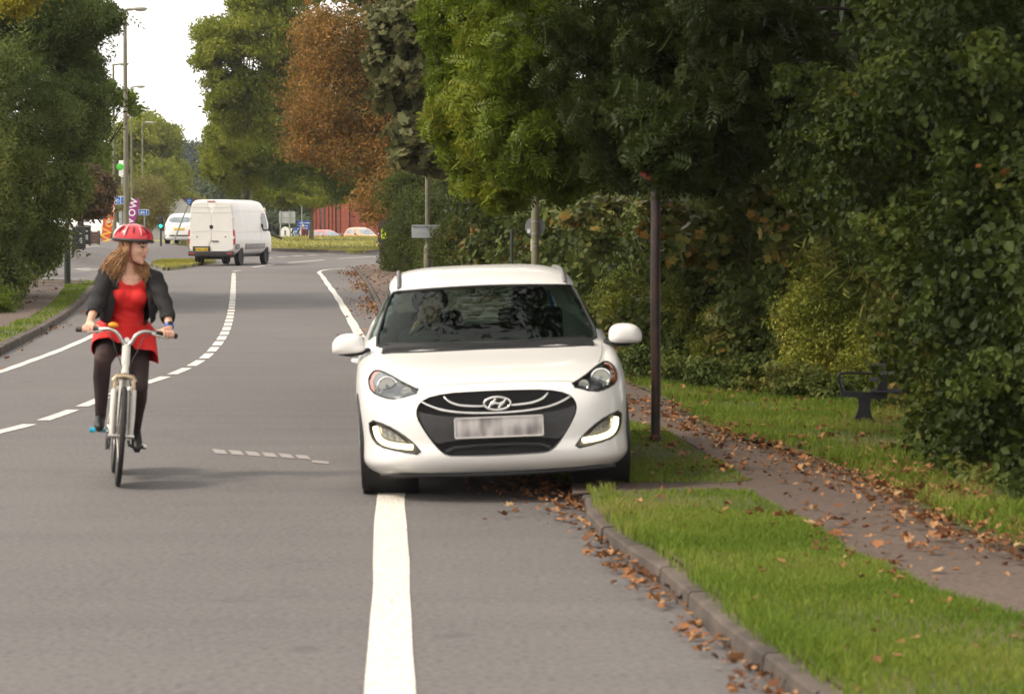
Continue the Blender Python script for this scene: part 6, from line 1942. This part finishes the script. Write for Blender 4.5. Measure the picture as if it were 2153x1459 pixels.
def house2():
    Y = 262
    x = P(352, 0, Y).x
    t = thing('brown_roofed_house', 'long low brown-roofed house half hidden by trees left of the white gable', 'house', (x, Y + 3, -.2), R(-5))
    w_ = MB(); w_.box((0, 4, 1.2), (4.5, 6, 2.4)); w_.build('wall', M_BRICK, t, None)
    r_ = MB(); r_.add([(-2.6, .8, 2.3), (2.6, .8, 2.3), (2.0, 4, 4.3), (-2.0, 4, 4.3), (-2.6, 7.2, 2.3), (2.6, 7.2, 2.3)], [(0, 1, 2, 3), (3, 2, 5, 4), (0, 3, 4), (1, 5, 2), (0, 4, 5, 1)]); r_.build('roof', M_TILE, t, None)
house2()

# ------------------------------------------------------------------ bench by the path
def bench():
    b = G(1817, 893, .1)
    t = thing('park_bench', 'low black metal bench with looped armrest and pedestal leg, half swallowed by the hedge', 'bench', b, R(-6))
    t.scale = (.96, .96, .66)
    m = mat('black_iron', (.012, .012, .015), .42, .2, .2, 20, .1, 80)
    s = 235.0
    L = 1.55
    sl = MB()
    for k in range(5): sl.box((L / 2 + .05, -.13 + k * .085, .435), (L, .06, .025), None, .006)
    sl.build('seat', m, t, 30)
    bk = MB()
    for k in range(3): bk.box((L / 2 + .05, .27 + .03 * k, .56 + k * .085), (L, .022, .06), Matrix.Rotation(R(-14), 3, 'X'), .005)
    bk.build('backrest', m, t, 30)
    for x in (0, L + .1):
        lg = MB()
        lg.prism([(-.055, .36), (.055, .36), (.05, .22), (.065, .12), (.12, .0), (.085, -.03), (.04, .03), (.0, -.03), (-.05, .03), (-.10, -.03), (-.135, -.01), (-.075, .12), (-.05, .22)], -.05, .05, 'y')
        lg.v = [(x + a, e, f) for a, e, f in lg.v]
        lo = lg.build('leg', m, t, 40)
        ar = MB()
        loop = [(.17, .385), (.16, .62), (.10, .655), (-.16, .665), (-.205, .64), (-.205, .58), (-.175, .45), (-.165, .40)]
        ar.tube(spline([Vector((x - .015 + a, -.02, z)) for a, z in loop], 4), .015, 8)
        ar.prism([(x - .20, .44), (x + .15, .41), (x + .17, .33), (x - .21, .37)], -.06, .03, 'y')
        ar.prism([(x + .10, .44), (x + .16, .66), (x + .20, .66), (x + .20, .34), (x + .12, .36)], -.05, .02, 'y')
        ar.build('armrest', m, t, 40)
bench()
# ================================================================== TREES AND HEDGES
BARK = mat('bark', (.045, .035, .026), .95, 0, .4, 8, .6, 30)
BARK_L = mat('pale_bark', (.16, .12, .08), .95, 0, .3, 8, .6, 30)
TWIG = mat('twigs', (.07, .045, .03), .9, 0, .3, 8)
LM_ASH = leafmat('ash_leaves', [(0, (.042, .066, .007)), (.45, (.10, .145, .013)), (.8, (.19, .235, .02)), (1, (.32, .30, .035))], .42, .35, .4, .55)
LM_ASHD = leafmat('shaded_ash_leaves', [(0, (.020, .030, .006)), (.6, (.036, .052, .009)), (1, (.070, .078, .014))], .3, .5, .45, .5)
LM_LEFT = leafmat('dark_olive_leaves', [(0, (.045, .066, .018)), (.45, (.095, .130, .032)), (.8, (.17, .205, .048)), (1, (.30, .29, .06))], .35, .30, .45, .6)
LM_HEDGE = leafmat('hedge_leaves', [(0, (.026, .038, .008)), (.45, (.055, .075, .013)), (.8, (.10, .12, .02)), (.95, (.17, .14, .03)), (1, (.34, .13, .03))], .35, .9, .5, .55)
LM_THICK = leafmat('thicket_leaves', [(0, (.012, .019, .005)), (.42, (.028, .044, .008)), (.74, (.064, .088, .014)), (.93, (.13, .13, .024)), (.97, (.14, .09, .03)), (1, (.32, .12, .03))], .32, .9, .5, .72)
LM_HEDGE2 = leafmat('mixed_hedge_leaves', [(0, (.024, .036, .009)), (.40, (.056, .082, .018)), (.68, (.115, .140, .030)), (.86, (.18, .16, .04)), (.94, (.25, .13, .04)), (1, (.40, .15, .04))], .3, .8, .5, .68)
LM_IVY = leafmat('flowering_ivy', [(0, (.045, .066, .010)), (.40, (.12, .15, .022)), (.68, (.25, .26, .036)), (.88, (.42, .39, .06)), (1, (.56, .50, .12))], .3, 1.3, .45, .5)
LM_BAMBOO = leafmat('long_pale_leaves', [(0, (.06, .085, .02)), (.5, (.15, .17, .035)), (1, (.38, .34, .10))], .35, 1.5, .5, .5)
LM_CHEST = leafmat('browning_chestnut_leaves', [(0, (.055, .064, .014)), (.22, (.115, .098, .024)), (.45, (.205, .120, .032)), (.75, (.35, .175, .045)), (.93, (.50, .26, .07)), (1, (.60, .38, .11))], .35, .35, .55, .4)
LM_SYC = leafmat('sycamore_leaves', [(0, (.060, .065, .026)), (.5, (.14, .145, .058)), (.78, (.22, .18, .07)), (.92, (.30, .16, .05)), (1, (.52, .28, .03))], .3, .4, .5, .55)
LM_LIGHT = leafmat('light_green_leaves', [(0, (.085, .105, .012)), (.45, (.19, .225, .025)), (.8, (.30, .32, .04)), (1, (.44, .40, .065))], .55, .16, .45, .5)
LM_MIDG = leafmat('mid_green_leaves', [(0, (.06, .095, .012)), (.5, (.14, .20, .02)), (.9, (.22, .275, .03)), (1, (.36, .32, .05))], .5, .14, .45, .5)
LM_OLIVE = leafmat('olive_bush_leaves', [(0, (.10, .095, .025)), (.5, (.19, .17, .045)), (1, (.32, .26, .08))], .35, .2, .5, .55)
LM_RED = leafmat('reddish_bush_leaves', [(0, (.045, .035, .016)), (.5, (.085, .06, .025)), (1, (.17, .085, .04))], .3, .3, .5, .5)
LM_FAR = leafmat('distant_leaves', [(0, (.045, .065, .035)), (.5, (.08, .11, .05)), (1, (.14, .16, .06))], .35, .1, .4, .6)
LM_FARD = leafmat('distant_dark_leaves', [(0, (.035, .055, .045)), (.6, (.055, .08, .06)), (1, (.09, .115, .075))], .3, .1, .4, .6)
CL, CL2 = T_cluster(7, 1, .5), T_cluster(6, 2, .35)
OV, MP, AS, AS2 = T_oval(1, .62), T_maple(.12), T_ash(5), T_ash(3, .2)

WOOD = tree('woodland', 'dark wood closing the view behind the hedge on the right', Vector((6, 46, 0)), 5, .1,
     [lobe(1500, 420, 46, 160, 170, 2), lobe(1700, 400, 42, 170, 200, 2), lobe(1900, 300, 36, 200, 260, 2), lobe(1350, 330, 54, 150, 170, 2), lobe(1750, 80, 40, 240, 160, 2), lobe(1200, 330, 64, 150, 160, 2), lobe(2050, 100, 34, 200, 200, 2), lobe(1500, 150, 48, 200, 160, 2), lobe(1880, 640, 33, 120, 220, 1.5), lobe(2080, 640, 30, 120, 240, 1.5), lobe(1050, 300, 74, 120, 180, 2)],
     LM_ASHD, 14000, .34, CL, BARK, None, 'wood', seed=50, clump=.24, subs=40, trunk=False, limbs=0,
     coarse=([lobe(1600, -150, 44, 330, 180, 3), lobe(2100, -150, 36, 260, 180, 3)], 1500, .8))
WOOD['kind'] = 'stuff'
# ---- left of the road
tree('roadside_tree', 'dense dark tree overhanging the left footpath, a few yellow sprays at its top', P(-60, 620, 64).to_2d().to_3d(), 8, .28,
     [lobe(40, 60, 62, 190, 120, 3), lobe(150, 30, 60, 90, 70, 2), lobe(192, 50, 62, 48, 45, 1.5), lobe(235, 40, 62, 22, 30, .8), lobe(160, 150, 64, 56, 60, 2), lobe(40, 240, 60, 170, 110, 3), lobe(148, 260, 66, 52, 90, 2), lobe(40, 400, 59, 120, 110, 2.5), lobe(135, 385, 68, 48, 70, 2), lobe(190, 205, 66, 30, 22, 1.2), lobe(-60, 300, 56, 120, 300, 3)],
     LM_LEFT, 19000, .34, AS2, BARK, 'trees along the left of the road', seed=3, clump=.16, subs=44, shell=.35, up=.25,
     coarse=([lobe(-40, -140, 64, 190, 150, 5), lobe(-150, 0, 64, 160, 260, 5), lobe(-330, 250, 66, 200, 260, 5), lobe(-600, 300, 68, 220, 280, 5), lobe(110, -110, 66, 100, 70, 3)], 2500, .6))
y_ = tree('yellow_leaved_tree', 'small bright yellow-green tree top at the upper edge of the dark left tree', P(10, 620, 68).to_2d().to_3d(), 8, .1, [lobe(35, 12, 57, 26, 16, .7), lobe(62, -25, 57, 30, 22, .8)],
     leafmat('yellow_leaves', [(0, (.16, .16, .02)), (1, (.45, .36, .03))], .4, 1, .4), 420, .34, AS2, BARK, 'trees along the left of the road', seed=5)
tree('footpath_hedge', 'dark hedge under the big tree along the left footpath', G(40, 640).to_2d().to_3d(), 1, .012,
     [lobe(-50, 590, 54, 80, 84, 1.2), lobe(5, 572, 58, 60, 68, 1.2), lobe(45, 525, 64, 50, 70, 1.2), lobe(75, 495, 74, 36, 70, 1.2), lobe(10, 500, 62, 110, 80, 2), lobe(82, 540, 78, 20, 36, .8), lobe(-180, 600, 52, 110, 130, 2), lobe(-350, 620, 50, 120, 150, 2), lobe(-560, 620, 50, 140, 170, 2.5)],
     LM_LEFT, 21000, .22, CL, TWIG, 'hedges along the footpaths', 'hedge', 7, clump=.22, trunk=False, subs=30)
tree('footpath_hedge', 'low fresh green bush at the bottom left corner of the hedge', G(0, 668).to_2d().to_3d(), 1, .009,
     [lobe(-25, 645, 52, 36, 24, .5), lobe(-2, 628, 53, 18, 18, .4)], LM_MIDG, 2600, .14, CL, TWIG, 'hedges along the footpaths', 'hedge', 8, trunk=False)
tree('footpath_hedge', 'small yellow-green bush behind the short dark green post', G(120, 585).to_2d().to_3d(), 1, .009,
     [lobe(112, 530, 92, 12, 30, .6), lobe(110, 505, 96, 12, 24, .7)], LM_MIDG, 2400, .2, CL, TWIG, 'hedges along the footpaths', 'hedge', 9, trunk=False)
tree('reddish_tree', 'small reddish-brown tree between the dark left tree and the orange flag', Vector((P(150, 500, 114).x, 114, .3)), 2.0, .06,
     [lobe(195, 420, 112, 36, 45, 1.6), lobe(180, 380, 113, 30, 30, 1.5), lobe(212, 400, 112, 20, 30, 1.2), lobe(165, 440, 112, 24, 22, 1.2)], LM_RED, 5200, .32, CL, BARK, 'trees along the left of the road', seed=11, clump=.2)
tree('roadside_tree', 'green tree with yellow tips behind the reddish tree, reaching towards the lamp columns', Vector((P(170, 500, 125).x, 125, .5)), 4.5, .16,
     [lobe(182, 300, 122, 38, 70, 2.2), lobe(192, 230, 120, 30, 45, 2), lobe(204, 345, 122, 18, 40, 1.4), lobe(170, 170, 118, 40, 60, 2.2), lobe(262, 207, 119, 20, 14, .8), lobe(285, 232, 119, 12, 8, .5), lobe(225, 185, 119, 16, 12, .8)], LM_MIDG, 6500, .42, CL, BARK, 'trees along the left of the road', seed=12, clump=.2)
# ---- far end of the road
tree('distant_tree', 'tall yellow-green tree behind the lamp columns in the distance', Vector((P(320, 480, 268).x, 268, 0)), 6, .3,
     [lobe(290, 300, 262, 55, 55, 4), lobe(335, 320, 266, 45, 60, 4), lobe(262, 330, 262, 45, 60, 4), lobe(360, 370, 270, 30, 55, 4), lobe(310, 260, 266, 26, 24, 3), lobe(345, 285, 268, 26, 22, 3), lobe(300, 400, 260, 80, 70, 4)], LM_LIGHT, 9000, .8, CL, BARK, 'distant trees at the end of the road', seed=14, clump=.22)
tree('round_tree', 'rounded olive-brown tree behind the purple flag', Vector((P(305, 490, 200).x, 200, .6)), 2.2, .14,
     [lobe(300, 420, 200, 42, 48, 2.5), lobe(318, 440, 199, 26, 36, 2), lobe(280, 430, 200, 26, 40, 2)], LM_OLIVE, 6000, .36, CL2, BARK, 'distant trees at the end of the road', seed=15, clump=.26, subs=40)
tree('distant_tree', 'dark blue-green tree farthest down the road under the white sky', Vector((P(405, 480, 420).x, 420, -.3)), 6, .4,
     [lobe(405, 350, 420, 32, 42, 6), lobe(385, 322, 430, 20, 18, 5), lobe(425, 370, 410, 26, 50, 6), lobe(390, 395, 410, 30, 40, 6)], LM_FARD, 5000, 1.3, CL, BARK, 'distant trees at the end of the road', seed=16, clump=.22)
tree('distant_tree', 'mid green tree over the house roofs far down the road', Vector((P(370, 480, 330).x, 330, -.2)), 4, .3,
     [lobe(372, 400, 320, 34, 42, 5), lobe(345, 420, 320, 26, 30, 4), lobe(430, 420, 330, 34, 34, 5)], LM_FAR, 4200, .95, CL, BARK, 'distant trees at the end of the road', seed=17, clump=.22)
tree('garden_bush', 'bright yellow-green bush above the white gable', Vector((P(395, 470, 285).x, 285, -.2)), 1, .05,
     [lobe(388, 420, 285, 22, 12, 1.5), lobe(400, 440, 285, 34, 26, 2)], LM_LIGHT, 1800, .6, CL, TWIG, None, 'bush', 18, trunk=False)
tree('distant_tree', 'broad dark tree behind the road signs on the far side of the grass island', Vector((P(610, 480, 300).x, 300, -.3)), 3, .3,
     [lobe(580, 430, 300, 70, 60, 4), lobe(640, 440, 305, 50, 50, 4), lobe(520, 420, 300, 60, 60, 4), lobe(470, 430, 300, 50, 50, 4), lobe(700, 390, 305, 60, 40, 4), lobe(570, 478, 290, 60, 24, 3), lobe(640, 480, 290, 40, 20, 3)], LM_FAR, 8000, .85, CL, BARK, 'distant trees at the end of the road', seed=19, clump=.24)
# ---- right of the road, far to near
tree('tall_ash_tree', 'tall light green tree standing against the sky right of the white van', Vector((P(520, 520, 176).x, 176, 0)), 9, .26,
     [lobe(560, 50, 150, 110, 90, 4), lobe(470, 95, 150, 52, 55, 3), lobe(432, 128, 150, 34, 24, 2), lobe(440, 70, 150, 36, 30, 2.5), lobe(475, 180, 150, 46, 40, 3), lobe(540, 220, 152, 90, 85, 4), lobe(620, 180, 154, 80, 150, 4), lobe(470, 232, 152, 40, 30, 2.5), lobe(540, -20, 150, 60, 60, 3), lobe(475, 300, 160, 46, 60, 3), lobe(450, 345, 165, 30, 50, 3), lobe(505, 360, 165, 46, 60, 3)],
     LM_LIGHT, 19000, .44, CL, BARK, 'trees on the right of the road', seed=21, clump=.15, subs=44, shell=.3, coarse=([lobe(600, -120, 152, 130, 110, 5)], 700, 1.2))
tree('tall_ash_tree', 'darker full green tree filling the gap behind the browning chestnut', Vector((P(820, 520, 178).x, 178, 0)), 7, .28,
     [lobe(610, 260, 168, 80, 100, 4), lobe(560, 330, 172, 70, 70, 4), lobe(680, 300, 170, 80, 90, 4), lobe(740, 380, 172, 60, 50, 4), lobe(760, 260, 165, 80, 120, 4)],
     LM_MIDG, 9000, .55, CL, BARK, 'trees on the right of the road', seed=22, clump=.2)
ib = P(655, 506, 197)
tree('island_tree', 'small spreading green tree with a bare trunk on the grass island', Vector((ib.x, 197, zi(ib.x, 197) - .05)), 3.2, .17,
     [lobe(640, 372, 197, 92, 46, 2.6), lobe(575, 385, 197, 56, 44, 2.4), lobe(705, 385, 197, 46, 42, 2.2), lobe(655, 335, 197, 70, 34, 2.4), lobe(540, 350, 197, 46, 40, 2.2), lobe(655, 412, 195, 60, 20, 2), lobe(600, 415, 196, 30, 20, 1.6)],
     LM_LIGHT, 7500, .40, CL, BARK_L, 'trees on the right of the road', seed=23, clump=.2)
tree('chestnut_tree', 'browning orange horse chestnut with drooping bare twigs at its edge', Vector((P(880, 580, 106).x, 106, 0)), 6, .22,
     [lobe(720, 90, 100, 95, 90, 3), lobe(700, 200, 100, 95, 80, 3), lobe(655, 240, 100, 50, 40, 2), lobe(690, 290, 100, 90, 45, 2.6), lobe(760, 330, 99, 90, 45, 2.4), lobe(800, 180, 101, 90, 150, 3), lobe(830, 370, 97, 60, 60, 2.2), lobe(850, 90, 98, 90, 130, 2.4), lobe(860, 260, 98, 84, 110, 2.2), lobe(900, 360, 97, 60, 60, 2), lobe(920, 150, 98, 70, 120, 2), lobe(680, 60, 100, 45, 40, 2), lobe(650, 320, 99, 40, 16, 1.5), lobe(790, 430, 96, 45, 40, 2)],
     LM_CHEST, 18000, .32, CL2, BARK_L, 'trees on the right of the road', seed=24, clump=.2, subs=54, shell=.3, up=-.1, coarse=([lobe(780, -110, 104, 170, 110, 4)], 700, .7))
tree('sycamore_tree', 'grey-green sycamore with a few yellow leaves between the chestnut and the ash', Vector((P(990, 600, 66).x, 66, 0)), 5, .10,
     [lobe(905, 40, 60, 100, 70, 2), lobe(868, 130, 60, 64, 80, 1.6), lobe(818, 60, 61, 56, 60, 1.4), lobe(822, 190, 61, 46, 50, 1.2), lobe(880, 330, 60, 60, 36, 1.2), lobe(795, 130, 61, 30, 40, 1), lobe(930, 100, 60, 90, 100, 1.8), lobe(880, 240, 61, 70, 70, 1.6), lobe(850, 290, 60, 42, 36, 1.2), lobe(930, 330, 60, 56, 50, 1.4), lobe(950, 180, 63, 70, 120, 1.6), lobe(830, 50, 62, 40, 40, 1.2)],
     LM_SYC, 15000, .165, MP, BARK, 'trees on the right of the road', seed=25, clump=.13, subs=46, shell=.2, up=.5, rnd=.8, coarse=([lobe(900, -110, 62, 140, 100, 2.5)], 900, .5))
tree('roadside_hedge', 'trimmed dark hedge corner where the right pavement meets the junction', G(850, 585).to_2d().to_3d(), 1, .012,
     [lobe(838, 520, 95, 36, 60, 1.4), lobe(870, 500, 90, 50, 90, 1.6), lobe(930, 510, 82, 60, 90, 1.6), lobe(880, 420, 92, 70, 60, 1.8), lobe(990, 520, 74, 70, 100, 1.6), lobe(820, 560, 98, 22, 24, .9), lobe(960, 420, 84, 60, 60, 1.6)],
     LM_HEDGE, 24000, .17, CL, TWIG, 'hedges along the footpaths', 'hedge', 26, clump=.22, trunk=False, subs=40)
tree('roadside_hedge', 'tall tangled hedge behind the roof of the white hatchback', G(1150, 660).to_2d().to_3d(), 1, .012,
     [lobe(1060, 520, 64, 80, 120, 1.4), lobe(1140, 540, 56, 90, 130, 1.4), lobe(1230, 560, 48, 90, 150, 1.3), lobe(1100, 440, 62, 110, 70, 1.6), lobe(1220, 440, 52, 110, 80, 1.6), lobe(1320, 500, 44, 100, 140, 1.3)],
     LM_HEDGE2, 15000, .12, MP, TWIG, 'hedges along the footpaths', 'hedge', 27, clump=.2, trunk=False, subs=44, rnd=.7)
tree('roadside_hedge', 'dense hedge of small leaves between the rusty post and the bench', G(1520, 830).to_2d().to_3d(), 1, .012,
     [lobe(1300, 680, 38, 80, 100, .9), lobe(1400, 700, 34.5, 100, 110, .9), lobe(1500, 720, 32, 110, 110, .9), lobe(1600, 720, 30, 110, 130, .9), lobe(1480, 560, 33, 130, 120, 1), lobe(1620, 540, 31, 140, 160, 1.1), lobe(1400, 520, 38, 100, 120, 1), lobe(1700, 720, 28.5, 90, 130, .9), lobe(1700, 600, 29, 100, 150, 1)],
     LM_HEDGE2, 34000, .08, OV, TWIG, 'hedges along the footpaths', 'hedge', 28, clump=.15, trunk=False, subs=90, shell=.35, rnd=.8)
tree('bramble', 'arching yellow-green brambles reaching out of the thicket above the bench', G(2000, 1000).to_2d().to_3d(), 1, .008,
     [lobe(1860, 480, 20.2, 90, 60, .5), lobe(1780, 300, 22, 90, 40, .5), lobe(1960, 640, 19, 70, 50, .4), lobe(2090, 780, 17.2, 90, 70, .4), lobe(2030, 330, 18.4, 120, 60, .5), lobe(1700, 180, 24, 90, 50, .6), lobe(2100, 130, 17.6, 110, 70, .5), lobe(1900, 150, 20, 90, 50, .5)],
     leafmat('bramble_leaves', [(0, (.03, .05, .010)), (.5, (.065, .095, .017)), (.85, (.12, .14, .026)), (1, (.20, .17, .04))], .35, 1.2, .5, .5), 5200, .055, T_oval(1, .6), TWIG, 'hedges along the footpaths', 'bush', 38, clump=.16, trunk=False, subs=18, shell=.2, limbs=0, rnd=.7)
tree('young_maple', 'young maple with some orange leaves in the hedge behind the rusty post', Vector((P(1560, 700, 34).x, 34, 0)), 1.6, .02,
     [lobe(1540, 420, 30, 70, 60, .6), lobe(1480, 500, 30.5, 70, 60, .6), lobe(1620, 420, 29, 60, 60, .5), lobe(1680, 500, 28, 60, 60, .5), lobe(1400, 460, 33, 70, 60, .6), lobe(1250, 470, 40, 80, 60, .7)],
     leafmat('maple_turning_leaves', [(0, (.04, .055, .014)), (.5, (.10, .12, .03)), (.72, (.19, .17, .04)), (.86, (.34, .17, .04)), (1, (.45, .13, .03))], .35, 1.2, .4, .5), 3600, .105, MP, TWIG, 'trees on the right of the road', 'tree', 39, clump=.2, subs=14, shell=.3, up=.7, rnd=.6)
tree('undergrowth', 'low dark undergrowth of mixed weeds along the foot of the whole right hedge', G(1520, 850).to_2d().to_3d(), 1, .009,
     [lobe(1320, 765, 30.8, 50, 34, .5), lobe(1380, 774, 29.8, 60, 44, .5), lobe(1440, 782, 29.0, 60, 44, .5), lobe(1505, 792, 28.2, 60, 46, .5), lobe(1575, 804, 27.5, 64, 46, .5), lobe(1645, 814, 26.9, 64, 48, .5), lobe(1712, 822, 26.4, 60, 48, .45), lobe(1765, 832, 26.0, 40, 44, .35), lobe(1880, 850, 24.8, 60, 50, .4), lobe(1975, 930, 20.6, 66, 56, .4), lobe(2045, 990, 18.9, 66, 54, .4), lobe(2120, 1045, 17.4, 66, 54, .4), lobe(2070, 1030, 18.0, 70, 56, .45), lobe(2150, 1075, 16.7, 70, 60, .45), lobe(2000, 975, 19.4, 60, 56, .4)],
     LM_HEDGE2, 26000, .055, T_oval(1, .5), TWIG, 'hedges along the footpaths', 'bush', 37, clump=.2, trunk=False, subs=34, limbs=0)
tree('ivy_bush', 'ivy bush covered in pale yellow flower heads left of the rusty post', G(1330, 770).to_2d().to_3d(), 1, .009,
     [lobe(1320, 625, 35, 60, 46, .5), lobe(1365, 690, 34.5, 40, 50, .4)], LM_IVY, 3400, .085, CL, TWIG, 'flowering ivy bushes in the hedge', 'bush', 29, clump=.22, trunk=False)
tree('ivy_bush', 'taller ivy bush with yellow flower heads right of the rusty post', G(1440, 800).to_2d().to_3d(), 1, .009,
     [lobe(1440, 600, 32.5, 55, 60, .5), lobe(1420, 680, 32, 50, 70, .5), lobe(1450, 560, 33, 40, 40, .4), lobe(1500, 700, 31, 60, 60, .5)], LM_IVY, 5200, .08, CL, TWIG, 'flowering ivy bushes in the hedge', 'bush', 30, clump=.2, trunk=False)
tree('ivy_bush', 'large ivy mound with ochre flower heads behind the bench', G(1760, 868).to_2d().to_3d(), 1, .009,
     [lobe(1740, 700, 27.5, 90, 150, .7), lobe(1800, 760, 26.8, 60, 90, .5), lobe(1700, 790, 27.6, 60, 60, .5), lobe(1790, 600, 27.5, 80, 90, .6)], LM_IVY, 9000, .085, CL, TWIG, 'flowering ivy bushes in the hedge', 'bush', 31, clump=.2, trunk=False, subs=44)
tree('long_leaved_shrub', 'shrub of long pale yellow leaves catching the light above the bench', G(1790, 868).to_2d().to_3d(), 1, .005,
     [lobe(1770, 530, 26.6, 70, 50, .4), lobe(1830, 590, 26.4, 50, 40, .35), lobe(1800, 480, 26.8, 40, 30, .3), lobe(1850, 650, 26.2, 40, 30, .3)], LM_BAMBOO, 900, .15, T_oval(1, .16), TWIG, None, 'bush', 32, clump=.25, trunk=False, rnd=1, limbs=0)
tree('overhanging_tree', 'big ash with bright feathery leaves hanging low over the car', Vector((P(1560, 830, 34).x, 36, .05)), 6.5, .12,
     [lobe(965, 110, 33, 72, 120, .9), lobe(1010, 230, 32, 110, 110, 1), lobe(985, 330, 33, 56, 66, .8), lobe(1110, 90, 31, 140, 130, 1.2), lobe(1120, 280, 31, 110, 110, 1.1), lobe(1060, 390, 32, 70, 56, .7), lobe(1180, 360, 31, 80, 60, .9), lobe(930, 60, 33, 36, 60, .6), lobe(935, 215, 33, 36, 60, .6), lobe(1000, 40, 33, 110, 60, 1)],
     LM_ASH, 15000, .215, AS, BARK, 'trees on the right of the road', seed=33, clump=.15, subs=34, shell=.3, up=.3, limbs=3,
     coarse=([(( .5, 31, 6.6), (2.4, 2.2, 1.6)), ((2.5, 30, 8.0), (3, 2.6, 2)), ((4.5, 28, 9.2), (3, 3, 2)), ((-1.0, 33, 8.2), (2.0, 2.2, 1.6))], 2600, .55))
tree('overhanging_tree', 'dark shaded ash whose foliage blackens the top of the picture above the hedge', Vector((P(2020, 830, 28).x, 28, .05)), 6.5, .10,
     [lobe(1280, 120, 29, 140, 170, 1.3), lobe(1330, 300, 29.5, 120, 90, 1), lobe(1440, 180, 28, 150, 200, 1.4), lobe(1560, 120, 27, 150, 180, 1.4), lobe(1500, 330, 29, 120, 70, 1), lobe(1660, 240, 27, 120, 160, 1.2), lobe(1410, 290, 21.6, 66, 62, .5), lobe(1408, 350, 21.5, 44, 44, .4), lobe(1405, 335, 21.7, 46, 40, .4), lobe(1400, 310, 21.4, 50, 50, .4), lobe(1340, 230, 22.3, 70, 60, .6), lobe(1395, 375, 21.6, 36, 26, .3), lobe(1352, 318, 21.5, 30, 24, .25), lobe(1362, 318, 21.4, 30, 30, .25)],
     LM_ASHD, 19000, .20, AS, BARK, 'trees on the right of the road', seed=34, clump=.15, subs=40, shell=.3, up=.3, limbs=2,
     coarse=([((1.4, 17, 6.2), (2.0, 2.4, 1.0)), ((3.6, 17, 6.6), (2.2, 2.6, 1.2)), ((2.2, 20, 6.6), (1.8, 2.4, 1.2)), ((.4, 24, 7.4), (2, 2.6, 1.4)), ((3.2, 26, 6.4), (2.2, 2.2, 1.6)), ((1.4, 27, 6.8), (1.8, 2.4, 1.4)), ((4.6, 24, 7.6), (2.6, 3, 2)), ((6.2, 22, 6.5), (2.4, 3, 2.4)), ((2.0, 25, 8.4), (2.6, 3, 1.8))], 6000, .5))  # unseen near lobes are added overhead to keep sun off the thicket
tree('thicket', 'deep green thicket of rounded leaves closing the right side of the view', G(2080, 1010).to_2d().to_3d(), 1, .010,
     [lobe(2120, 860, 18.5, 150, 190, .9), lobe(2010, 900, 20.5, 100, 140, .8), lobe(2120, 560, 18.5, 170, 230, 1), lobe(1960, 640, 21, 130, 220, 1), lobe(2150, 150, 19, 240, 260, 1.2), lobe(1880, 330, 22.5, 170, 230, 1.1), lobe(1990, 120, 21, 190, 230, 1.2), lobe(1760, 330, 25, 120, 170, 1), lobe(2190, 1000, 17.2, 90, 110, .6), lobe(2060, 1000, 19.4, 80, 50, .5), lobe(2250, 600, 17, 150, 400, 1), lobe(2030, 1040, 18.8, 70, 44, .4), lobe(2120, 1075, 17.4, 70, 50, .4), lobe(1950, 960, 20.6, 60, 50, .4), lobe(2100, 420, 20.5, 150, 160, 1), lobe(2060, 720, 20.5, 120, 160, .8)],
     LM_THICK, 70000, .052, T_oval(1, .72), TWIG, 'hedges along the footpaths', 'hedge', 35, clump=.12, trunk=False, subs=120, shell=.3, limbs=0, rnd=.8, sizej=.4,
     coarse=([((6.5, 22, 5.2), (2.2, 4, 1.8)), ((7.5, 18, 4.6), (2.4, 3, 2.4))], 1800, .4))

# ------------------------------------------------------------------ thin air between here and the far trees
hz = MB(); hz.box((0, 1260, 18.5), (1860, 2760, 41))
ho = hz.build('haze', None, None, None)
hm = bpy.data.materials.new('air'); hm.use_nodes = True
for nd in list(hm.node_tree.nodes):
    if nd.type == 'BSDF_PRINCIPLED': hm.node_tree.nodes.remove(nd)
pv = hm.node_tree.nodes.new('ShaderNodeVolumePrincipled')
pv.inputs['Color'].default_value = (.97, .97, 1, 1); pv.inputs['Density'].default_value = 0.00016; pv.inputs['Anisotropy'].default_value = .2
hm.node_tree.links.new(pv.outputs[0], hm.node_tree.nodes['Material Output'].inputs['Volume'])
ho.data.materials.append(hm); stuff(ho)
